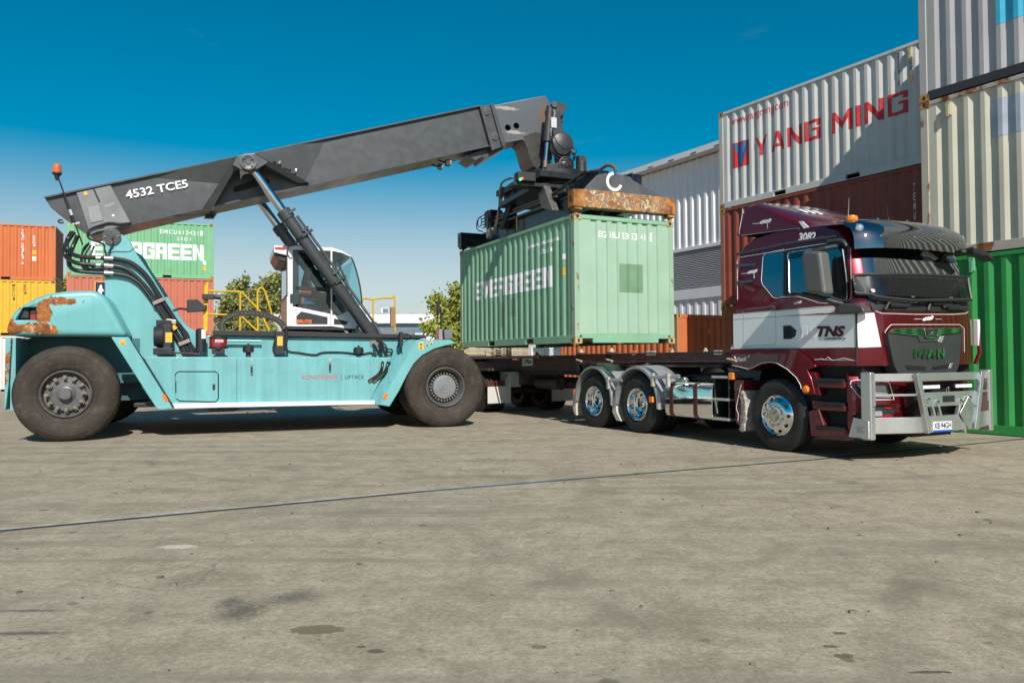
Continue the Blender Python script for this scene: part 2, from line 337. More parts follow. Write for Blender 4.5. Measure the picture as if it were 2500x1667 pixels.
# ---------------------------------------------------------------- shipping containers
PER = (.072, .068, .070, .068); DEP = .036
def corr(length, end, per=PER, dep=DEP, first=.0):
    """folds (a, depth) of a corrugated sheet: starts and ends on an outer flat"""
    P = sum(per); n = int((length-2*end-per[0])/P); e = (length-n*P-per[0])/2
    pts = [(first, 0)]; a = e
    for i in range(n):
        pts += [(a+per[0], 0), (a+per[0]+per[1], dep), (a+per[0]+per[1]+per[2], dep), (a+P, 0)]; a += P
    pts.append((length-first, 0)); return pts
def depth(pts, a):
    for (a0, d0), (a1, d1) in zip(pts, pts[1:]):
        if a0 <= a <= a1: return d0+(d1-d0)*(a-a0)/max(a1-a0, 1e-9)
    return 0
ENDPER = (.104, .018, .110, .018)
def container(name, label, F, z0, body, post, cast, Lc=6.058, H=2.591, group=None, Wc=2.438, rail=None, dark=None, pockets=True, endm=None):
    """20-ft box: X along its length, near long side at y=0"""
    rail = rail or body; dark = dark or BLK
    o = thing(name, label, 'shipping container', F.w(0, 0, z0), F.a, group)
    zb, zt = .17, H-.075
    ps = corr(Lc, .17, first=.135)
    pe = corr(Wc, .17, ENDPER, .03, first=.105)
    for y, sg in ((.02, 1), (Wc-.02, -1)):
        mb = MB(); mb.grid([[(a, y+sg*d, z) for a, d in ps] for z in (zb, zt)])
        so_ = mb.build('side_panel', body, o, smooth=False, recalc=False)
        if sg < 0: so_.data.flip_normals()
    for x, sg in ((.02, 1), (Lc-.02, -1)):
        mb = MB(); mb.grid([[(x+sg*d, a, z) for a, d in pe] for z in (zb, zt)])
        eo = mb.build('end_panel', endm or body, o, smooth=False, recalc=False)
    rm = MB(); rp_ = corr(Lc, .2, (.1, .03, .1, .03), .015)
    rm.grid([[(a, y, H-.012-d) for a, d in rp_] for y in (.06, Wc-.06)]); rm.build('roof', body, o, smooth=False, recalc=False)
    fl = MB(); fl.box(.1, Lc-.1, .06, Wc-.06, .12, .16); fl.build('floor', dark, o)
    for y0, y1 in ((0.006, .07), (Wc-.07, Wc-.006)):
        mb = MB(); mb.box(.16, Lc-.16, y0, y1, H-.078, H-.008); mb.build('top_rail', rail, o, bevel=.008)
        mb = MB()
        g = [(Lc/2-1.02-.18, Lc/2-1.02+.18), (Lc/2+1.02-.18, Lc/2+1.02+.18)] if pockets else []
        xs = [.16]+[q for p in g for q in p]+[Lc-.16]
        for i in range(0, len(xs), 2): mb.box(xs[i], xs[i+1], y0, y1, .012, .168)
        for p in g: mb.box(p[0], p[1], y0+.002, y1-.002, .137, .166); mb.box(p[0], p[1], y0+.002, y1-.002, .014, .032)
        mb.build('bottom_rail', rail, o, bevel=.006)
    for x0, x1 in ((.006, .07), (Lc-.07, Lc-.006)):
        mb = MB(); mb.box(x0, x1, .16, Wc-.16, H-.1, H-.008); mb.build('top_rail', rail, o, bevel=.008)
        mb = MB(); mb.box(x0, x1, .42, Wc-.42, .012, .2); mb.box(x0, x1, .16, .42, .10, .2); mb.box(x0, x1, Wc-.42, Wc-.16, .10, .2); mb.build('bottom_rail', rail, o, bevel=.006)
    for x0 in (0, Lc-.15):
        for y0 in (0, Wc-.12):
            mb = MB(); mb.box(x0+.004, x0+.146, y0+.004, y0+.116, .118, H-.118); mb.build('corner_post', post, o, bevel=.012)
            for z in (0, H-.118):
                mb = MB(); x1 = x0 if x0 == 0 else Lc-.178; y1 = y0 if y0 == 0 else Wc-.162
                mb.box(x1, x1+.178, y1, y1+.162, z, z+.118); xf = x1-.002 if x0 == 0 else x1+.180; yf = y1-.002 if y0 == 0 else y1+.164
                sx = -1 if x0 == 0 else 1; sy = -1 if y0 == 0 else 1
                q = [(.026*cos(k*pi/6), .038*sin(k*pi/6)) for k in range(12)]
                mb.slab([(x1+.089+a, yf, z+.059+b) for a, b in q], (0, sy*-.003, 0), 1); mb.slab([(xf, y1+.081+a, z+.059+b) for a, b in q], (sx*-.003, 0, 0), 1)
                mb.build('corner_casting', [cast, dark], o)
    o['_n'] = 1; del o['_n']
    surf = lambda a, z: Vector((a, .02+depth(ps, a)-.004, z))
    surf_e = lambda a, z: Vector((Lc-.02-depth(pe, a)+.004, a, z))
    return o, surf, [p[0] for p in ps], surf_e, [p[0] for p in pe]
def cpaint(name, col, **k):
    d = dict(rough=.5, var=.06, streak=.16, rust=.05, rscale=2.2, scale=1.5); d.update(k); return paint(name, col, **d)
RUSTY = paint('rusted_yellow_edge', (.42, .25, .06), .7, var=.3, rust=.55, rscale=5, scale=4)
# lifted green box
GRE = cpaint('container_green_lit', (.325, .475, .36), streak=.08, rust=.03, dirt=.08, dirtcol=(.2, .3, .2))  # paler copy of the container green: sunlit sheen of the end painted in
GRN = cpaint('container_green', (.235, .445, .285), streak=.1, rust=.03, dirt=.14, dirtcol=(.16, .24, .15))
GRNR = cpaint('container_green_worn', (.29, .43, .31), rust=.36, rscale=4, dirt=.3, dirtcol=(.45, .30, .10))
GRNC = cpaint('casting_green_rust', (.42, .34, .16), rust=.4, rscale=8)
PATCH = paint('green_repaint_patch', (.17, .30, .18), .5, var=.12, streak=.2, scale=3)
def patch(name, a0, a1, z0, z1, surf, cuts, m, par): return lay(([(0, 0), (1, 0), (1, 1), (0, 1)], [[0, 1, 2, 3]]), (a0, a1, z0, z1), surf, name, m, par, cuts)
lifted, sf, cu_, se, ce = container('lifted_container', 'pale green shipping container hanging from the spreader above the trailer', FK, 0, GRN, GRNR, GRNC, endm=GRE)
cK = crop(1100, 480, 3.92)
def KS(x, y): return FK.on(*cK(x, y), .03)
def KE(x, y): return FK.onx(*cK(x, y), 6.04)
def kr(p, q, f=KS, i=0): a = f(*p); b = f(*q); return a[i], b[i], a.z, b.z
a0 = KS(232, 990).x; a1 = KS(970, 860).x; z0 = KS(970, 862).z; z1 = KS(970, 660).z
lay(block_polys('EVERGREEN', .36, .2, .08), (a0, a1, z0, z1), sf, 'company_lettering', WLINE, lifted, cu_)
def code(s, p, q, f, i, surf, cuts, par, m=WLINE, bold=.012, name='code_lettering'):
    a = f(*p); b = f(*q)
    return lay(text_polys(s, bold), (a[i], b[i], a.z, b.z), surf, name, m, par, cuts)
code('EGHU 335341', (735, 502), (1030, 385), KS, 0, sf, cu_, lifted, bold=.06)
z_ = KS(1043, 418).z; patch('check_digit_box', KS(1034, 400).x, KS(1055, 400).x, z_, z_+.2, sf, cu_, WLINE, lifted)
code('22G1', (848, 556), (968, 480), KS, 0, sf, cu_, lifted, bold=.035)
code('EG HU 33 53 41', (1415, 390), (1870, 360), KE, 1, se, ce, lifted, bold=.018)
z_ = KE(1920, 432).z; patch('check_digit_box', KE(1905, 400).y, KE(1938, 400).y, z_, z_+.19, se, ce, WLINE, lifted); lay(text_polys('0', .0), (KE(1912, 400).y, KE(1931, 400).y, z_+.03, z_+.16), lambda a, z: se(a, z)+Vector((.003, 0, 0)), 'code_lettering', GRE, lifted, ce)
patch('paint_patch', KE(1615, 780).y, KE(1848, 780).y, KE(1700, 915).z, KE(1700, 645).z, se, ce, PATCH, lifted)
patch('paint_patch', KS(482, 1240).x, KS(522, 1240).x, KS(500, 1245).z, KS(500, 1005).z, sf, cu_, PATCH, lifted)
patch('paint_patch', KS(580, 1140).x, KS(628, 1140).x, KS(600, 1140).z, KS(600, 975).z, sf, cu_, PATCH, lifted)
patch('warning_label', KS(1072, 715).x, KS(1097, 715).x, KS(1085, 755).z, KS(1085, 678).z, sf, cu_, YSIG, lifted)
patch('data_label', KS(1072, 570).x, KS(1097, 570).x, KS(1085, 600).z, KS(1085, 548).z, sf, cu_, WLINE, lifted)

# stack behind the truck: three boxes
YMW = cpaint('container_white', (.60, .59, .56), rust=.05, streak=.28, rscale=3)
YMP = cpaint('white_post_rusting', (.50, .46, .40), rust=.35, rscale=1.2)
TEM = cpaint('container_faded_red', (.27, .058, .036), var=.15, rust=.08, streak=.3)
TEMP = cpaint('faded_red_post', (.34, .13, .09), rust=.35, var=.2)
RST = cpaint('container_rust_orange', (.36, .105, .035), rust=.1, streak=.25)
BLUE = paint('blue_mark', (.02, .18, .42), .5, var=.1)
GRP1 = 'containers stacked behind the truck'
ym, sf, cu_, se, ce = container('shipping_container', 'off white container with big red lettering on top of the stack behind the truck', FY, .1+2*2.591, YMW, YMP, RUSTY, group=GRP1)
c1 = crop(1700, 60, 2.94)
def YS(x, y): p = FY.on(*c1(x, y), .03); p.z -= .1+2*2.591; return p
def yline(s, x0, x1, zlo, zhi, **k): return lay(block_polys(s, **k), (x0, x1, zlo, zhi), sf, 'company_lettering', REDP, ym, cu_)
zl, zh = YS(1200, 722).z, YS(1200, 568).z
yline('YANG', YS(420, 900).x, YS(888, 800).x, zl, zh, t=.22, h=.16, gap=.2)
yline('MING', YS(973, 700).x, YS(1518, 600).x, zl, zh, t=.22, h=.16, gap=.22, wid={'I': .24, 'M': 1.15})
lay(text_polys('www.yangming.com', .004), (YS(250, 700).x, YS(657, 560).x, YS(400, 690).z-.02, YS(400, 640).z+.06), sf, 'web_address', REDP, ym, cu_)
mk0, mk1, mz0, mz1 = YS(258, 950).x, YS(378, 900).x, YS(300, 1025).z, YS(300, 845).z
patch('emblem', mk0, mk1, mz0, mz1, sf, cu_, REDP, ym)
sf2 = lambda a, z: sf(a, z)+Vector((0, -.003, 0))
lay(([(0, 1), (.32, .45), (.32, 0), (.68, 0), (.68, .45), (1, 1), (.74, 1), (.5, .62), (.26, 1)], [list(range(9))]), (mk0+.06*(mk1-mk0)*2, mk1-.12*(mk1-mk0), mz0+.04, mz1-.04), sf2, 'emblem_letter', BLUE, ym, cu_)
def vtext(s, x0, x1, ztop, zbot, surf, cuts, par, m, gapf=.25, bold=.01):
    h = (ztop-zbot)/(len(s)*(1+gapf)-gapf)
    for i, ch in enumerate(s):
        if ch == ' ': continue
        zz = ztop-i*h*(1+gapf); lay(text_polys(ch, bold), (x0+(.35*(x1-x0) if ch in '1I' else 0), x1, zz-h, zz), surf, 'code_lettering', m, par, cuts)
DKL = paint('dark_lettering', (.03, .03, .035), .5)
vtext('22G1 0', YS(1437, 210).x, YS(1457, 210).x, YS(1447, 205).z, YS(1447, 440).z, sf, cu_, ym, DKL)
patch('warning_label', YS(1525, 390).x, YS(1558, 390).x, YS(1540, 418).z, YS(1540, 360).z, sf, cu_, YSIG, ym)
lay(text_polys('IC', .0), (YS(1526, 270).x, YS(1558, 270).x, YS(1540, 288).z, YS(1540, 262).z), sf, 'code_lettering', DKL, ym, cu_)
lay(text_polys('87', .0), (YS(1526, 310).x, YS(1558, 310).x, YS(1540, 325).z, YS(1540, 298).z), sf, 'code_lettering', DKL, ym, cu_)
temu, sf, cu_, se, ce = container('shipping_container', 'faded red container in the middle of the stack behind the truck', FY, .1+2.591, TEM, TEMP, RUSTY, group=GRP1)
def YS2(x, y): p = FY.on(*c1(x, y), .03); p.z -= .1+2.591; return p
vtext('TEMU 5572', YS2(1555, 1200).x, YS2(1575, 1200).x, YS2(1565, 1140).z, YS2(1565, 1140).z-1.75, sf, cu_, temu, WLINE)
container('shipping_container', 'rust orange container at the bottom of the stack, mostly behind the truck cab', FY, .1, RST, paint('orange_post', (.36, .13, .05), .6, rust=.3, rscale=3), RUSTY, group=GRP1)
bm_ = MB(); bm_.box(.0, 6.05, .02, .2, 0, .1); bm_.box(0, 6.05, 2.2, 2.42, 0, .1); ob = bm_.build('timber_dunnage', paint('timber', (.25, .18, .11), .8), None)
ob.location = FY.o; ob.rotation_euler = (0, 0, FY.a); tag(ob, 'timber bearers under the stack behind the truck', 'timber bearers')
# stack at the right edge
MSK = cpaint('container_grey', (.40, .40, .40), streak=.3, rust=.04); MSKP = cpaint('grey_post', (.40, .39, .37), rust=.12)
CRM = cpaint('container_cream', (.58, .55, .44), streak=.3, rust=.06); CRMP = cpaint('cream_post_rusting', (.45, .41, .34), rust=.42, rscale=1.5)
GR2 = cpaint('container_bright_green', (.03, .29, .065), streak=.3, rust=.02, dirt=.2, dirtcol=(.03, .14, .05)); MBL = paint('light_blue_panel', (.05, .42, .62), .5)
FADE = paint('faded_blue_paint', (.40, .44, .50), .6, var=.15, scale=3)
GRP2 = 'containers stacked at the right edge'
HR = 2.92
gb, sf, cu_, se, ce = container('shipping_container', 'bright green container on the ground at the right edge', FR, 0, GR2, GR2, GR2, Lc=12.192, H=3.03, group=GRP2, pockets=False)
cb, sf, cu_, se, ce = container('shipping_container', 'cream container resting on the bright green container', FR, 3.035, CRM, CRMP, RUSTY, Lc=12.192, H=2.815, group=GRP2, rail=CRMP)
def RS(x, y, dz): p = FR.on(*c1(x, y), .03); p.z -= dz; return p
patch('faded_panel', RS(2110, 700, 3.035).x, 5.4, RS(2115, 815, 3.035).z, RS(2115, 590, 3.035).z+.1, sf, cu_, FADE, cb)
tb, sf, cu_, se, ce = container('shipping_container', 'grey container with light blue square, top of the right hand stack', FR, 5.855, MSK, MSKP, RUSTY, Lc=12.192, H=2.591, group=GRP2, pockets=False, rail=cpaint('dark_rail', (.035, .036, .04)))
c7b = crop(1700, 0, 2.614)
p_ = FR.on(*c7b(1915, 160), .03); patch('blue_panel', p_.x, p_.x+2.0, p_.z-5.855, 2.3, sf, cu_, MBL, tb)
# vents and lashings on the boxes
for par, fx, fz in ((cb, FR.on(*c1(1815, 610), .03), 3.035), (ym, FY.on(*c1(1540, 205), .03), .1+2*2.591), (gb, FR.on(2375, 646, .03), 0)):
    mb = MB(); x, z = fx.x, fx.z-fz; mb.box(x-.045, x+.045, -.03, .03, z-.11, z+.11); mb.box(x-.03, x+.03, -.045, -.028, z-.14, z+.06)
    mb.build('ventilator', paint('ventilator_paint', (.42, .38, .22) if par is not gb else (.12, .36, .2), .5), par, bevel=.008)
# orange box standing behind, end towards us
FA = Frame(4.75+(-.505)*6.058, 22.5+.863*6.058, FY.a)
ORA = cpaint('container_orange', (.58, .155, .05), rust=.05, streak=.2); ORP = cpaint('orange_post_scuffed', (.44, .2, .09), rust=.25, rscale=4)
ora, sf, cu_, se, ce = container('shipping_container', 'orange container on the ground behind the trailer, seen below the hanging container', FA, 0, ORA, ORP, RUSTY)
tri = [(0, 0), (.9, 0), (.15, 1)]
q0 = FA.onx(1640+590/6.533, 740+490/6.533, 6.06); lay((tri, [[0, 1, 2]]), (q0.y, q0.y+.14, q0.z, q0.z+.2), se, 'warning_label', YSIG, ora, ce)
# left: two stacks
FL = Frame(-19.55, 34.3, .40); FM = Frame(-21.45-6.058*cos(.39), 36.75-6.058*sin(.39), .39)
LG = 'containers stacked at the far left'; MG = 'containers stacked behind the reach stacker'
EMG = cpaint('container_green_far', (.16, .40, .21), streak=.15); RDF = cpaint('container_brick_red', (.47, .14, .085), streak=.2); ORF = cpaint('container_orange_red', (.62, .14, .04)); 
TRU = cpaint('container_terracotta', (.53, .135, .038), streak=.2); YLF = cpaint('container_yellow', (.66, .39, .03)); WHF = cpaint('container_pale', (.62, .6, .58))
em, sf, cu_, se, ce = container('shipping_container', 'green container with white lettering on top of the stack behind the reach stacker', FL, 5.18, EMG, EMG, RUSTY, group=MG)
lay(block_polys('EVERGREEN', .34, .22, .10), (.95, 5.62, .86, 1.60), sf, 'company_lettering', WLINE, em, cu_)
lay(text_polys('EMCU612421', .012, space=1.25), (3.75, 5.38, 2.05, 2.24), sf, 'code_lettering', WLINE, em, cu_); patch('check_digit_box', 5.46, 5.58, 2.03, 2.26, sf, cu_, WLINE, em); lay(text_polys('7', .0), (5.485, 5.555, 2.07, 2.22), lambda a, z: sf(a, z)+Vector((0, -.003, 0)), 'code_lettering', EMG, em, cu_)
lay(text_polys('22G1', .012, space=1.4), (4.45, 5.05, 1.76, 1.93), sf, 'code_lettering', WLINE, em, cu_)
patch('warning_label', 5.58, 5.72, .42, .6, sf, cu_, YSIG, em); patch('data_label', 5.58, 5.72, .68, .86, sf, cu_, WLINE, em)
rd, sf, cu_, se, ce = container('shipping_container', 'brick red container below the green one with white lettering', FL, 2.591, RDF, RDF, RUSTY, group=MG)
NAVY = paint('navy_label', (.015, .02, .06), .5)
patch('label_border', 1.10, 2.0, 1.52, 2.36, sf, cu_, YSIG, rd); patch('company_label', 1.14, 1.96, 1.56, 2.32, lambda a, z: sf(a, z)+Vector((0, -.004, 0)), cu_, NAVY, rd)
sf3 = lambda a, z: sf(a, z)+Vector((0, -.008, 0))
lay(([(.3, 0), (.7, 0), (.62, .5), (.95, .5), (.7, .75), (.62, 1), (.38, 1), (.3, .75), (.05, .5), (.38, .5)], [list(range(10))]), (1.2, 1.5, 1.62, 2.2), sf3, 'emblem', WLINE, rd, cu_)
lay(text_polys('B', .03, .2), (1.55, 1.9, 1.64, 2.02), sf3, 'company_lettering', WLINE, rd, cu_)
vtext('22G1', 5.62, 5.74, 1.98, 1.5, sf, cu_, rd, WLINE); patch('warning_label', 5.6, 5.76, 1.05, 1.25, sf, cu_, YSIG, rd); patch('data_label', 5.6, 5.76, .65, .88, sf, cu_, WLINE, rd)
container('shipping_container', 'bright orange container at the bottom of the stack behind the reach stacker', FL, 0, ORF, ORF, RUSTY, group=MG)
tr, sf, cu_, se, ce = container('shipping_container', 'terracotta container on top of the yellow one at the far left', FM, 5.18, TRU, TRU, RUSTY, group=LG)
vtext('TRIU 281761 2', 4.65, 4.77, 2.35, .75, sf, cu_, tr, WLINE); vtext('22G1', 5.1, 5.22, 2.1, 1.6, sf, cu_, tr, WLINE)
patch('warning_label', 5.1, 5.26, 1.22, 1.42, sf, cu_, YSIG, tr); patch('data_label', 5.1, 5.26, .92, 1.12, sf, cu_, WLINE, tr); patch('paint_patch', 2.6, 3.25, .75, 1.4, sf, cu_, paint('dark_red_patch', (.25, .05, .03), .5), tr)
ye, sf, cu_, se, ce = container('shipping_container', 'yellow container between the terracotta one and the pale one at the far left', FM, 2.591, YLF, YLF, RUSTY, group=LG)
vtext('MSCU1', 4.3, 4.42, 2.4, 1.65, sf, cu_, ye, DKL); vtext('22G1', 4.75, 4.87, 2.4, 1.95, sf, cu_, ye, DKL)
container('shipping_container', 'pale grey white container at the bottom of the far left stack', FM, 0, WHF, WHF, RUSTY, group=LG)
# ---------------------------------------------------------------- reach stacker
RS_ = at('reach_stacker', 'turquoise reach stacker with a long grey boom holding up the pale green container', 'reach stacker', FS)
q1 = crop(0, 380, 2.177); q2 = crop(400, 550, 2.851); q3 = crop(0, 520, 3.92); q4 = crop(0, 820, 5.227); q8 = crop(100, 220, 1.8092); q9 = crop(1170, 220, 5.6); q11 = crop(640, 580, 6.2733); q18 = crop(380, 680, 6.534); q19 = crop(860, 640, 7.128)
def s_(pts, q, y): return [(p.x, p.z) for p in (FS.on(*q(*a), y) for a in pts)]
def S1(a, q, y): return FS.on(*q(*a), y)
YW, YS0, YB, YC = 1.0, .12, 1.9, 2.38
def mir(y): return 2*YC-y
# tower plates and body
tower = s_([(1005, 205), (1030, 180), (1060, 168), (1115, 178), (1215, 235), (1245, 275), (1300, 380), (1375, 490), (1450, 600), (1530, 735), (1600, 850), (1650, 930), (1700, 1000), (1780, 1080), (1850, 1118), (1930, 1140), (1960, 1230), (1960, 1400), (1000, 1400)], q3, YW)
for y0, y1 in ((YW, YW+.22), (mir(YW)-.22, mir(YW))):
    mb = MB(); mb.prism(tower, y0, y1); mb.build('boom_tower', TEAL, RS_, bevel=.02, seg=3)
zt = S1((340, 768), q2, YW).z; ze = S1((1820, 792), q2, YW).z
bodyp = [(1.9, 1.0), (1.9, zt-.03), (2.2, zt), (S1((1820, 790), q2, YW).x, ze), (S1((1820, 790), q2, YW).x+.1, 1.2), (6.4, 1.0)]
mb = MB(); mb.prism(bodyp, YW+.02, mir(YW)-.02); mb.build('chassis', TEALD, RS_, bevel=.015)
mb = MB(); mb.box(.2, 6.0, 1.25, mir(1.25), .62, 1.1); mb.box(-.2, .2, .9, mir(.9), .55, 1.05); mb.box(6.3, 6.8, .9, mir(.9), .55, 1.05); mb.build('frame_rails', paint('dark_teal', (.03, .10, .11), .6, var=.2, dirt=.4), RS_)
# counterweight
cwp = s_([(50, 1175), (58, 1090), (80, 1020), (125, 950), (215, 880), (330, 812), (460, 767), (620, 745), (880, 738), (945, 752), (995, 792), (1040, 850), (1225, 1183)], q3, .1)
mb = MB(); mb.prism(cwp, .1, mir(.1)); RUSTT = None
m_, t_, b_ = node_mat('turquoise_with_scraped_rust'); TEALCW = m_
cw = mb.build('counterweight', m_, RS_, bevel=.10, seg=5, ang=25)
# scraped rust at the rear corner of the counterweight
def near_mask(t, p, rx, rz, soft, wob, ns):
    tcn = N(t, 'ShaderNodeTexCoord'); mpn = N(t, 'ShaderNodeMapping'); mpn.inputs['Location'].default_value = (-p[0]/rx, 0, -p[1]/rz); mpn.inputs['Scale'].default_value = (1/rx, 0, 1/rz); t.links.new(tcn.outputs['Object'], mpn.inputs['Vector'])
    ln = N(t, 'ShaderNodeVectorMath', operation='LENGTH'); t.links.new(mpn.outputs[0], ln.inputs[0]); nz = noise(t, ns, 7, .68)
    ma = N(t, 'ShaderNodeMath', operation='MULTIPLY_ADD'); ma.inputs[1].default_value = wob; t.links.new(nz, ma.inputs[0]); t.links.new(ln.outputs['Value'], ma.inputs[2])
    mr = N(t, 'ShaderNodeMapRange'); mr.inputs['From Min'].default_value = 1+wob*.5; mr.inputs['From Max'].default_value = 1+wob*.5-soft; t.links.new(ma.outputs[0], mr.inputs['Value']); return mr.outputs[0]
def mx_max(t, a, b): n = N(t, 'ShaderNodeMath', operation='MAXIMUM'); t.links.new(a, n.inputs[0]); t.links.new(b, n.inputs[1]); return n.outputs[0]
t = t_; base = mix(t, ramp(t, noise(t, 1.2, 5), .3, .7), sc((.15, .41, .42), .93), sc((.15, .41, .42), 1.07))
base = mix(t, ramp(t, noise(t, 1., 6, .65, (9, 9, .35)), .5, .78, (0, 0, 0, 1), (.3, .3, .3, 1)), base, (.05, .17, .17))
pA = S1((300, 1100), q3, .1); pB = S1((420, 960), q3, .1); pC = S1((560, 840), q3, .1); pD = S1((90, 1080), q3, .1); pE = S1((430, 1120), q3, .1)
fm = mx_max(t, mx_max(t, near_mask(t, (pA.x, pA.z), .33, .08, .10, 2.6, 7), near_mask(t, (pB.x, pB.z), .12, .23, .10, 2.6, 7)), mx_max(t, near_mask(t, (pC.x, pC.z), .30, .07, .10, 2.4, 7), mx_max(t, near_mask(t, (pD.x, pD.z), .11, .15, .12, 2., 7), near_mask(t, (pE.x, pE.z), .2, .09, .1, 2.6, 9))))
rc = mix(t, ramp(t, noise(t, 7, 8, .75), .4, .62), (.13, .042, .015), (.42, .15, .03)); rc = mix(t, ramp(t, noise(t, 5, 6, .7, dist=1), .58, .66), rc, (.52, .36, .22))
base = mix(t, fm, base, rc); t.links.new(base, b_.inputs['Base Color']); t.links.new(mix(t, fm, (.36,)*3, (.85,)*3), b_.inputs['Roughness'])
bp = N(t, 'ShaderNodeBump', Strength=.6, Distance=.01); hb = mix(t, fm, (0, 0, 0), noise(t, 18, 5)); t.links.new(hb, bp.inputs['Height']); t.links.new(bp.outputs[0], b_.inputs['Normal'])
rec = s_([(140, 1025), (215, 900), (350, 895), (350, 1025)], q3, .1)
cm = MB(); cm.prism(rec, 0, .42)
for md in list(cw.modifiers): pass
bpy.context.view_layer.update()
_me = bpy.data.meshes.new_from_object(cw.evaluated_get(bpy.context.evaluated_depsgraph_get())); cw.modifiers.clear(); cw.data = _me
cut(cw, cm)
mb = MB(); p = S1((255, 960), q3, .3); mb.box(p.x-.10, p.x+.06, .2, .4, p.z-.09, p.z+.09); mb.build('rear_lamp', BLK, RS_, bevel=.02)
mb = MB(); p = S1((325, 970), q3, .3); mb.box(p.x-.05, p.x+.04, .25, .4, p.z-.1, p.z+.07); mb.build('rear_lamp', [RED], RS_, bevel=.01)
# rear bumper plate behind the wheel
bpz = s_([(70, 20), (145, 20), (110, 620), (70, 945), (50, 940)], q4, .05)
mb = MB(); mb.prism(bpz, .05, mir(.05)); mb.build('rear_bumper', paint('rusty_teal_edge', (.14, .36, .36), .6, rust=.5, rscale=4), RS_, bevel=.012)
mb = MB(); p0 = S1((150, 20), q4, .12); p1 = S1((270, 950), q4, .12); mb.box(p0.x-.02, p0.x+.06, .12, mir(.12), p1.z, p0.z-.0); mb.build('rear_plate', TEALD, RS_, bevel=.01)
mb = MB(); mb.box(-.78, 1.0, .95, mir(.95), .95, 1.76); mb.build('axle_housing', paint('deep_teal', (.04, .15, .16), .6, var=.15), RS_)
# skirt tanks, legs, step
sk = [S1((1365, 1375), q3, YS0), S1((1590, 918), q2, YS0), S1((1437, 1218), q2, YS0), S1((1430, 1235), q2, YS0), S1((60, 1245), q2, YS0), S1((2190, 865), q4, YS0)]
skp = [(p.x, p.z) for p in sk]; ztop = skp[0][1]
for y0, y1 in ((YS0, YW+.01), (mir(YW)-.01, mir(YS0))):
    mb = MB(); mb.prism(skp, y0, y1); o = mb.build('side_tank', TEALD, RS_, bevel=.018)
    if y0 == YS0:
        dr = [S1(a, q2, YS0).xz for a in ((82, 1035), (100, 1018), (360, 1018), (379, 1035), (379, 1205), (358, 1228), (110, 1222), (85, 1205))]
        m2 = MB(); m2.tube([(a.x, YS0-.006, a.y) for a in list(dr)+[dr[0]]], .011, 6); m2.build('door_seal', BLK, o)
        m2 = MB(); m2.prism([(a.x, a.y) for a in dr], YS0-.008, YS0+.005); d_ = m2.build('tank_door', TEALD, o)
        pl = S1((348, 1125), q2, YS0); m2 = MB(); m2.box(pl.x-.022, pl.x+.022, YS0-.016, YS0-.006, pl.z-.05, pl.z+.05); m2.box(pl.x-.01, pl.x+.012, YS0-.021, YS0-.015, pl.z-.02, pl.z+.02); m2.build('latch', BLK, o)
        for zz in (1065, 1185):
            ph = S1((87, zz), q2, YS0); m2 = MB(); m2.box(ph.x-.012, ph.x+.012, YS0-.018, YS0, ph.z-.05, ph.z+.05); m2.build('hinge', TEAL, o)
        for xx in (611, 1157):
            pg = S1((xx, 1008 if xx < 700 else 990), q2, YS0); m2 = MB(); m2.box(pg.x-.018, pg.x+.018, YS0-.016, YS0, pg.z-.088, pg.z+.088); m2.cyl((pg.x, YS0-.02, pg.z+.07), (pg.x, YS0-.01, pg.z+.07), .012, n=8, m=1); m2.cyl((pg.x, YS0-.02, pg.z-.07), (pg.x, YS0-.01, pg.z-.07), .012, n=8, m=1); m2.build('sight_gauge', [BLK, STEEL], o)
            pg = S1((xx+1, 934), q2, YS0); m2 = MB(); m2.box(pg.x-.016, pg.x+.016, YS0-.004, YS0, pg.z-.016, pg.z+.016); m2.build('label', YSIG, o)
        ps_ = S1((508, 915), q2, YS0); pe_ = S1((508, 1232), q2, YS0); m2 = MB(); m2.box(ps_.x-.004, ps_.x+.004, YS0-.002, YS0+.01, pe_.z, ps_.z-.02); m2.build('panel_gap', BLK, o)
        def stext(s, a, b, c, d, m, bold=.0): lay(text_polys(s, bold), (S1(a, q2, YS0).x, S1(b, q2, YS0).x, S1(c, q2, YS0).z, S1(d, q2, YS0).z), lambda u, z: Vector((u, YS0-.003, z)), 'company_lettering', m, o)
        stext('KONECRANES', (962, 1055), (1209, 1055), (1085, 1069), (1085, 1043), REDP); stext('LIFTACE', (1262, 1055), (1392, 1055), (1325, 1069), (1325, 1043), DKL)
        pv = S1((1237, 1055), q2, YS0); m2 = MB(); m2.box(pv.x-.003, pv.x+.003, YS0-.003, YS0, pv.z-.06, pv.z+.06); m2.build('divider_line', DKL, o)
def mplate(pts, q, y0, y1, name, m, bevel=.015, both=True):
    pp = s_(pts, q, y0)
    for a, b in (((y0, y1), (mir(y1), mir(y0))) if both else ((y0, y1),)):
        mb = MB(); mb.prism(pp, a, b); o = mb.build(name, m, RS_, bevel=bevel)
        if a == y0: r = o
    return r
lg = mplate([(1415, 15), (1640, 15), (2205, 925), (2030, 945), (1990, 915)], q4, .03, .16, 'wheel_arch_leg', TEAL)
mplate([(1640, 15), (1700, 100), (1830, 300), (2205, 880), (2215, 900), (2205, 925), (1640, 40)], q4, .06, .2, 'leg_trim', BLK, .004, False)
pr = [S1(a, q4, .03) for a in ((2062, 755), (2105, 742), (2150, 825), (2110, 845))]; mb = MB(); mb.prism([(p.x, p.z) for p in pr], .022, .03); mb.build('reflector', ORG_M, RS_)
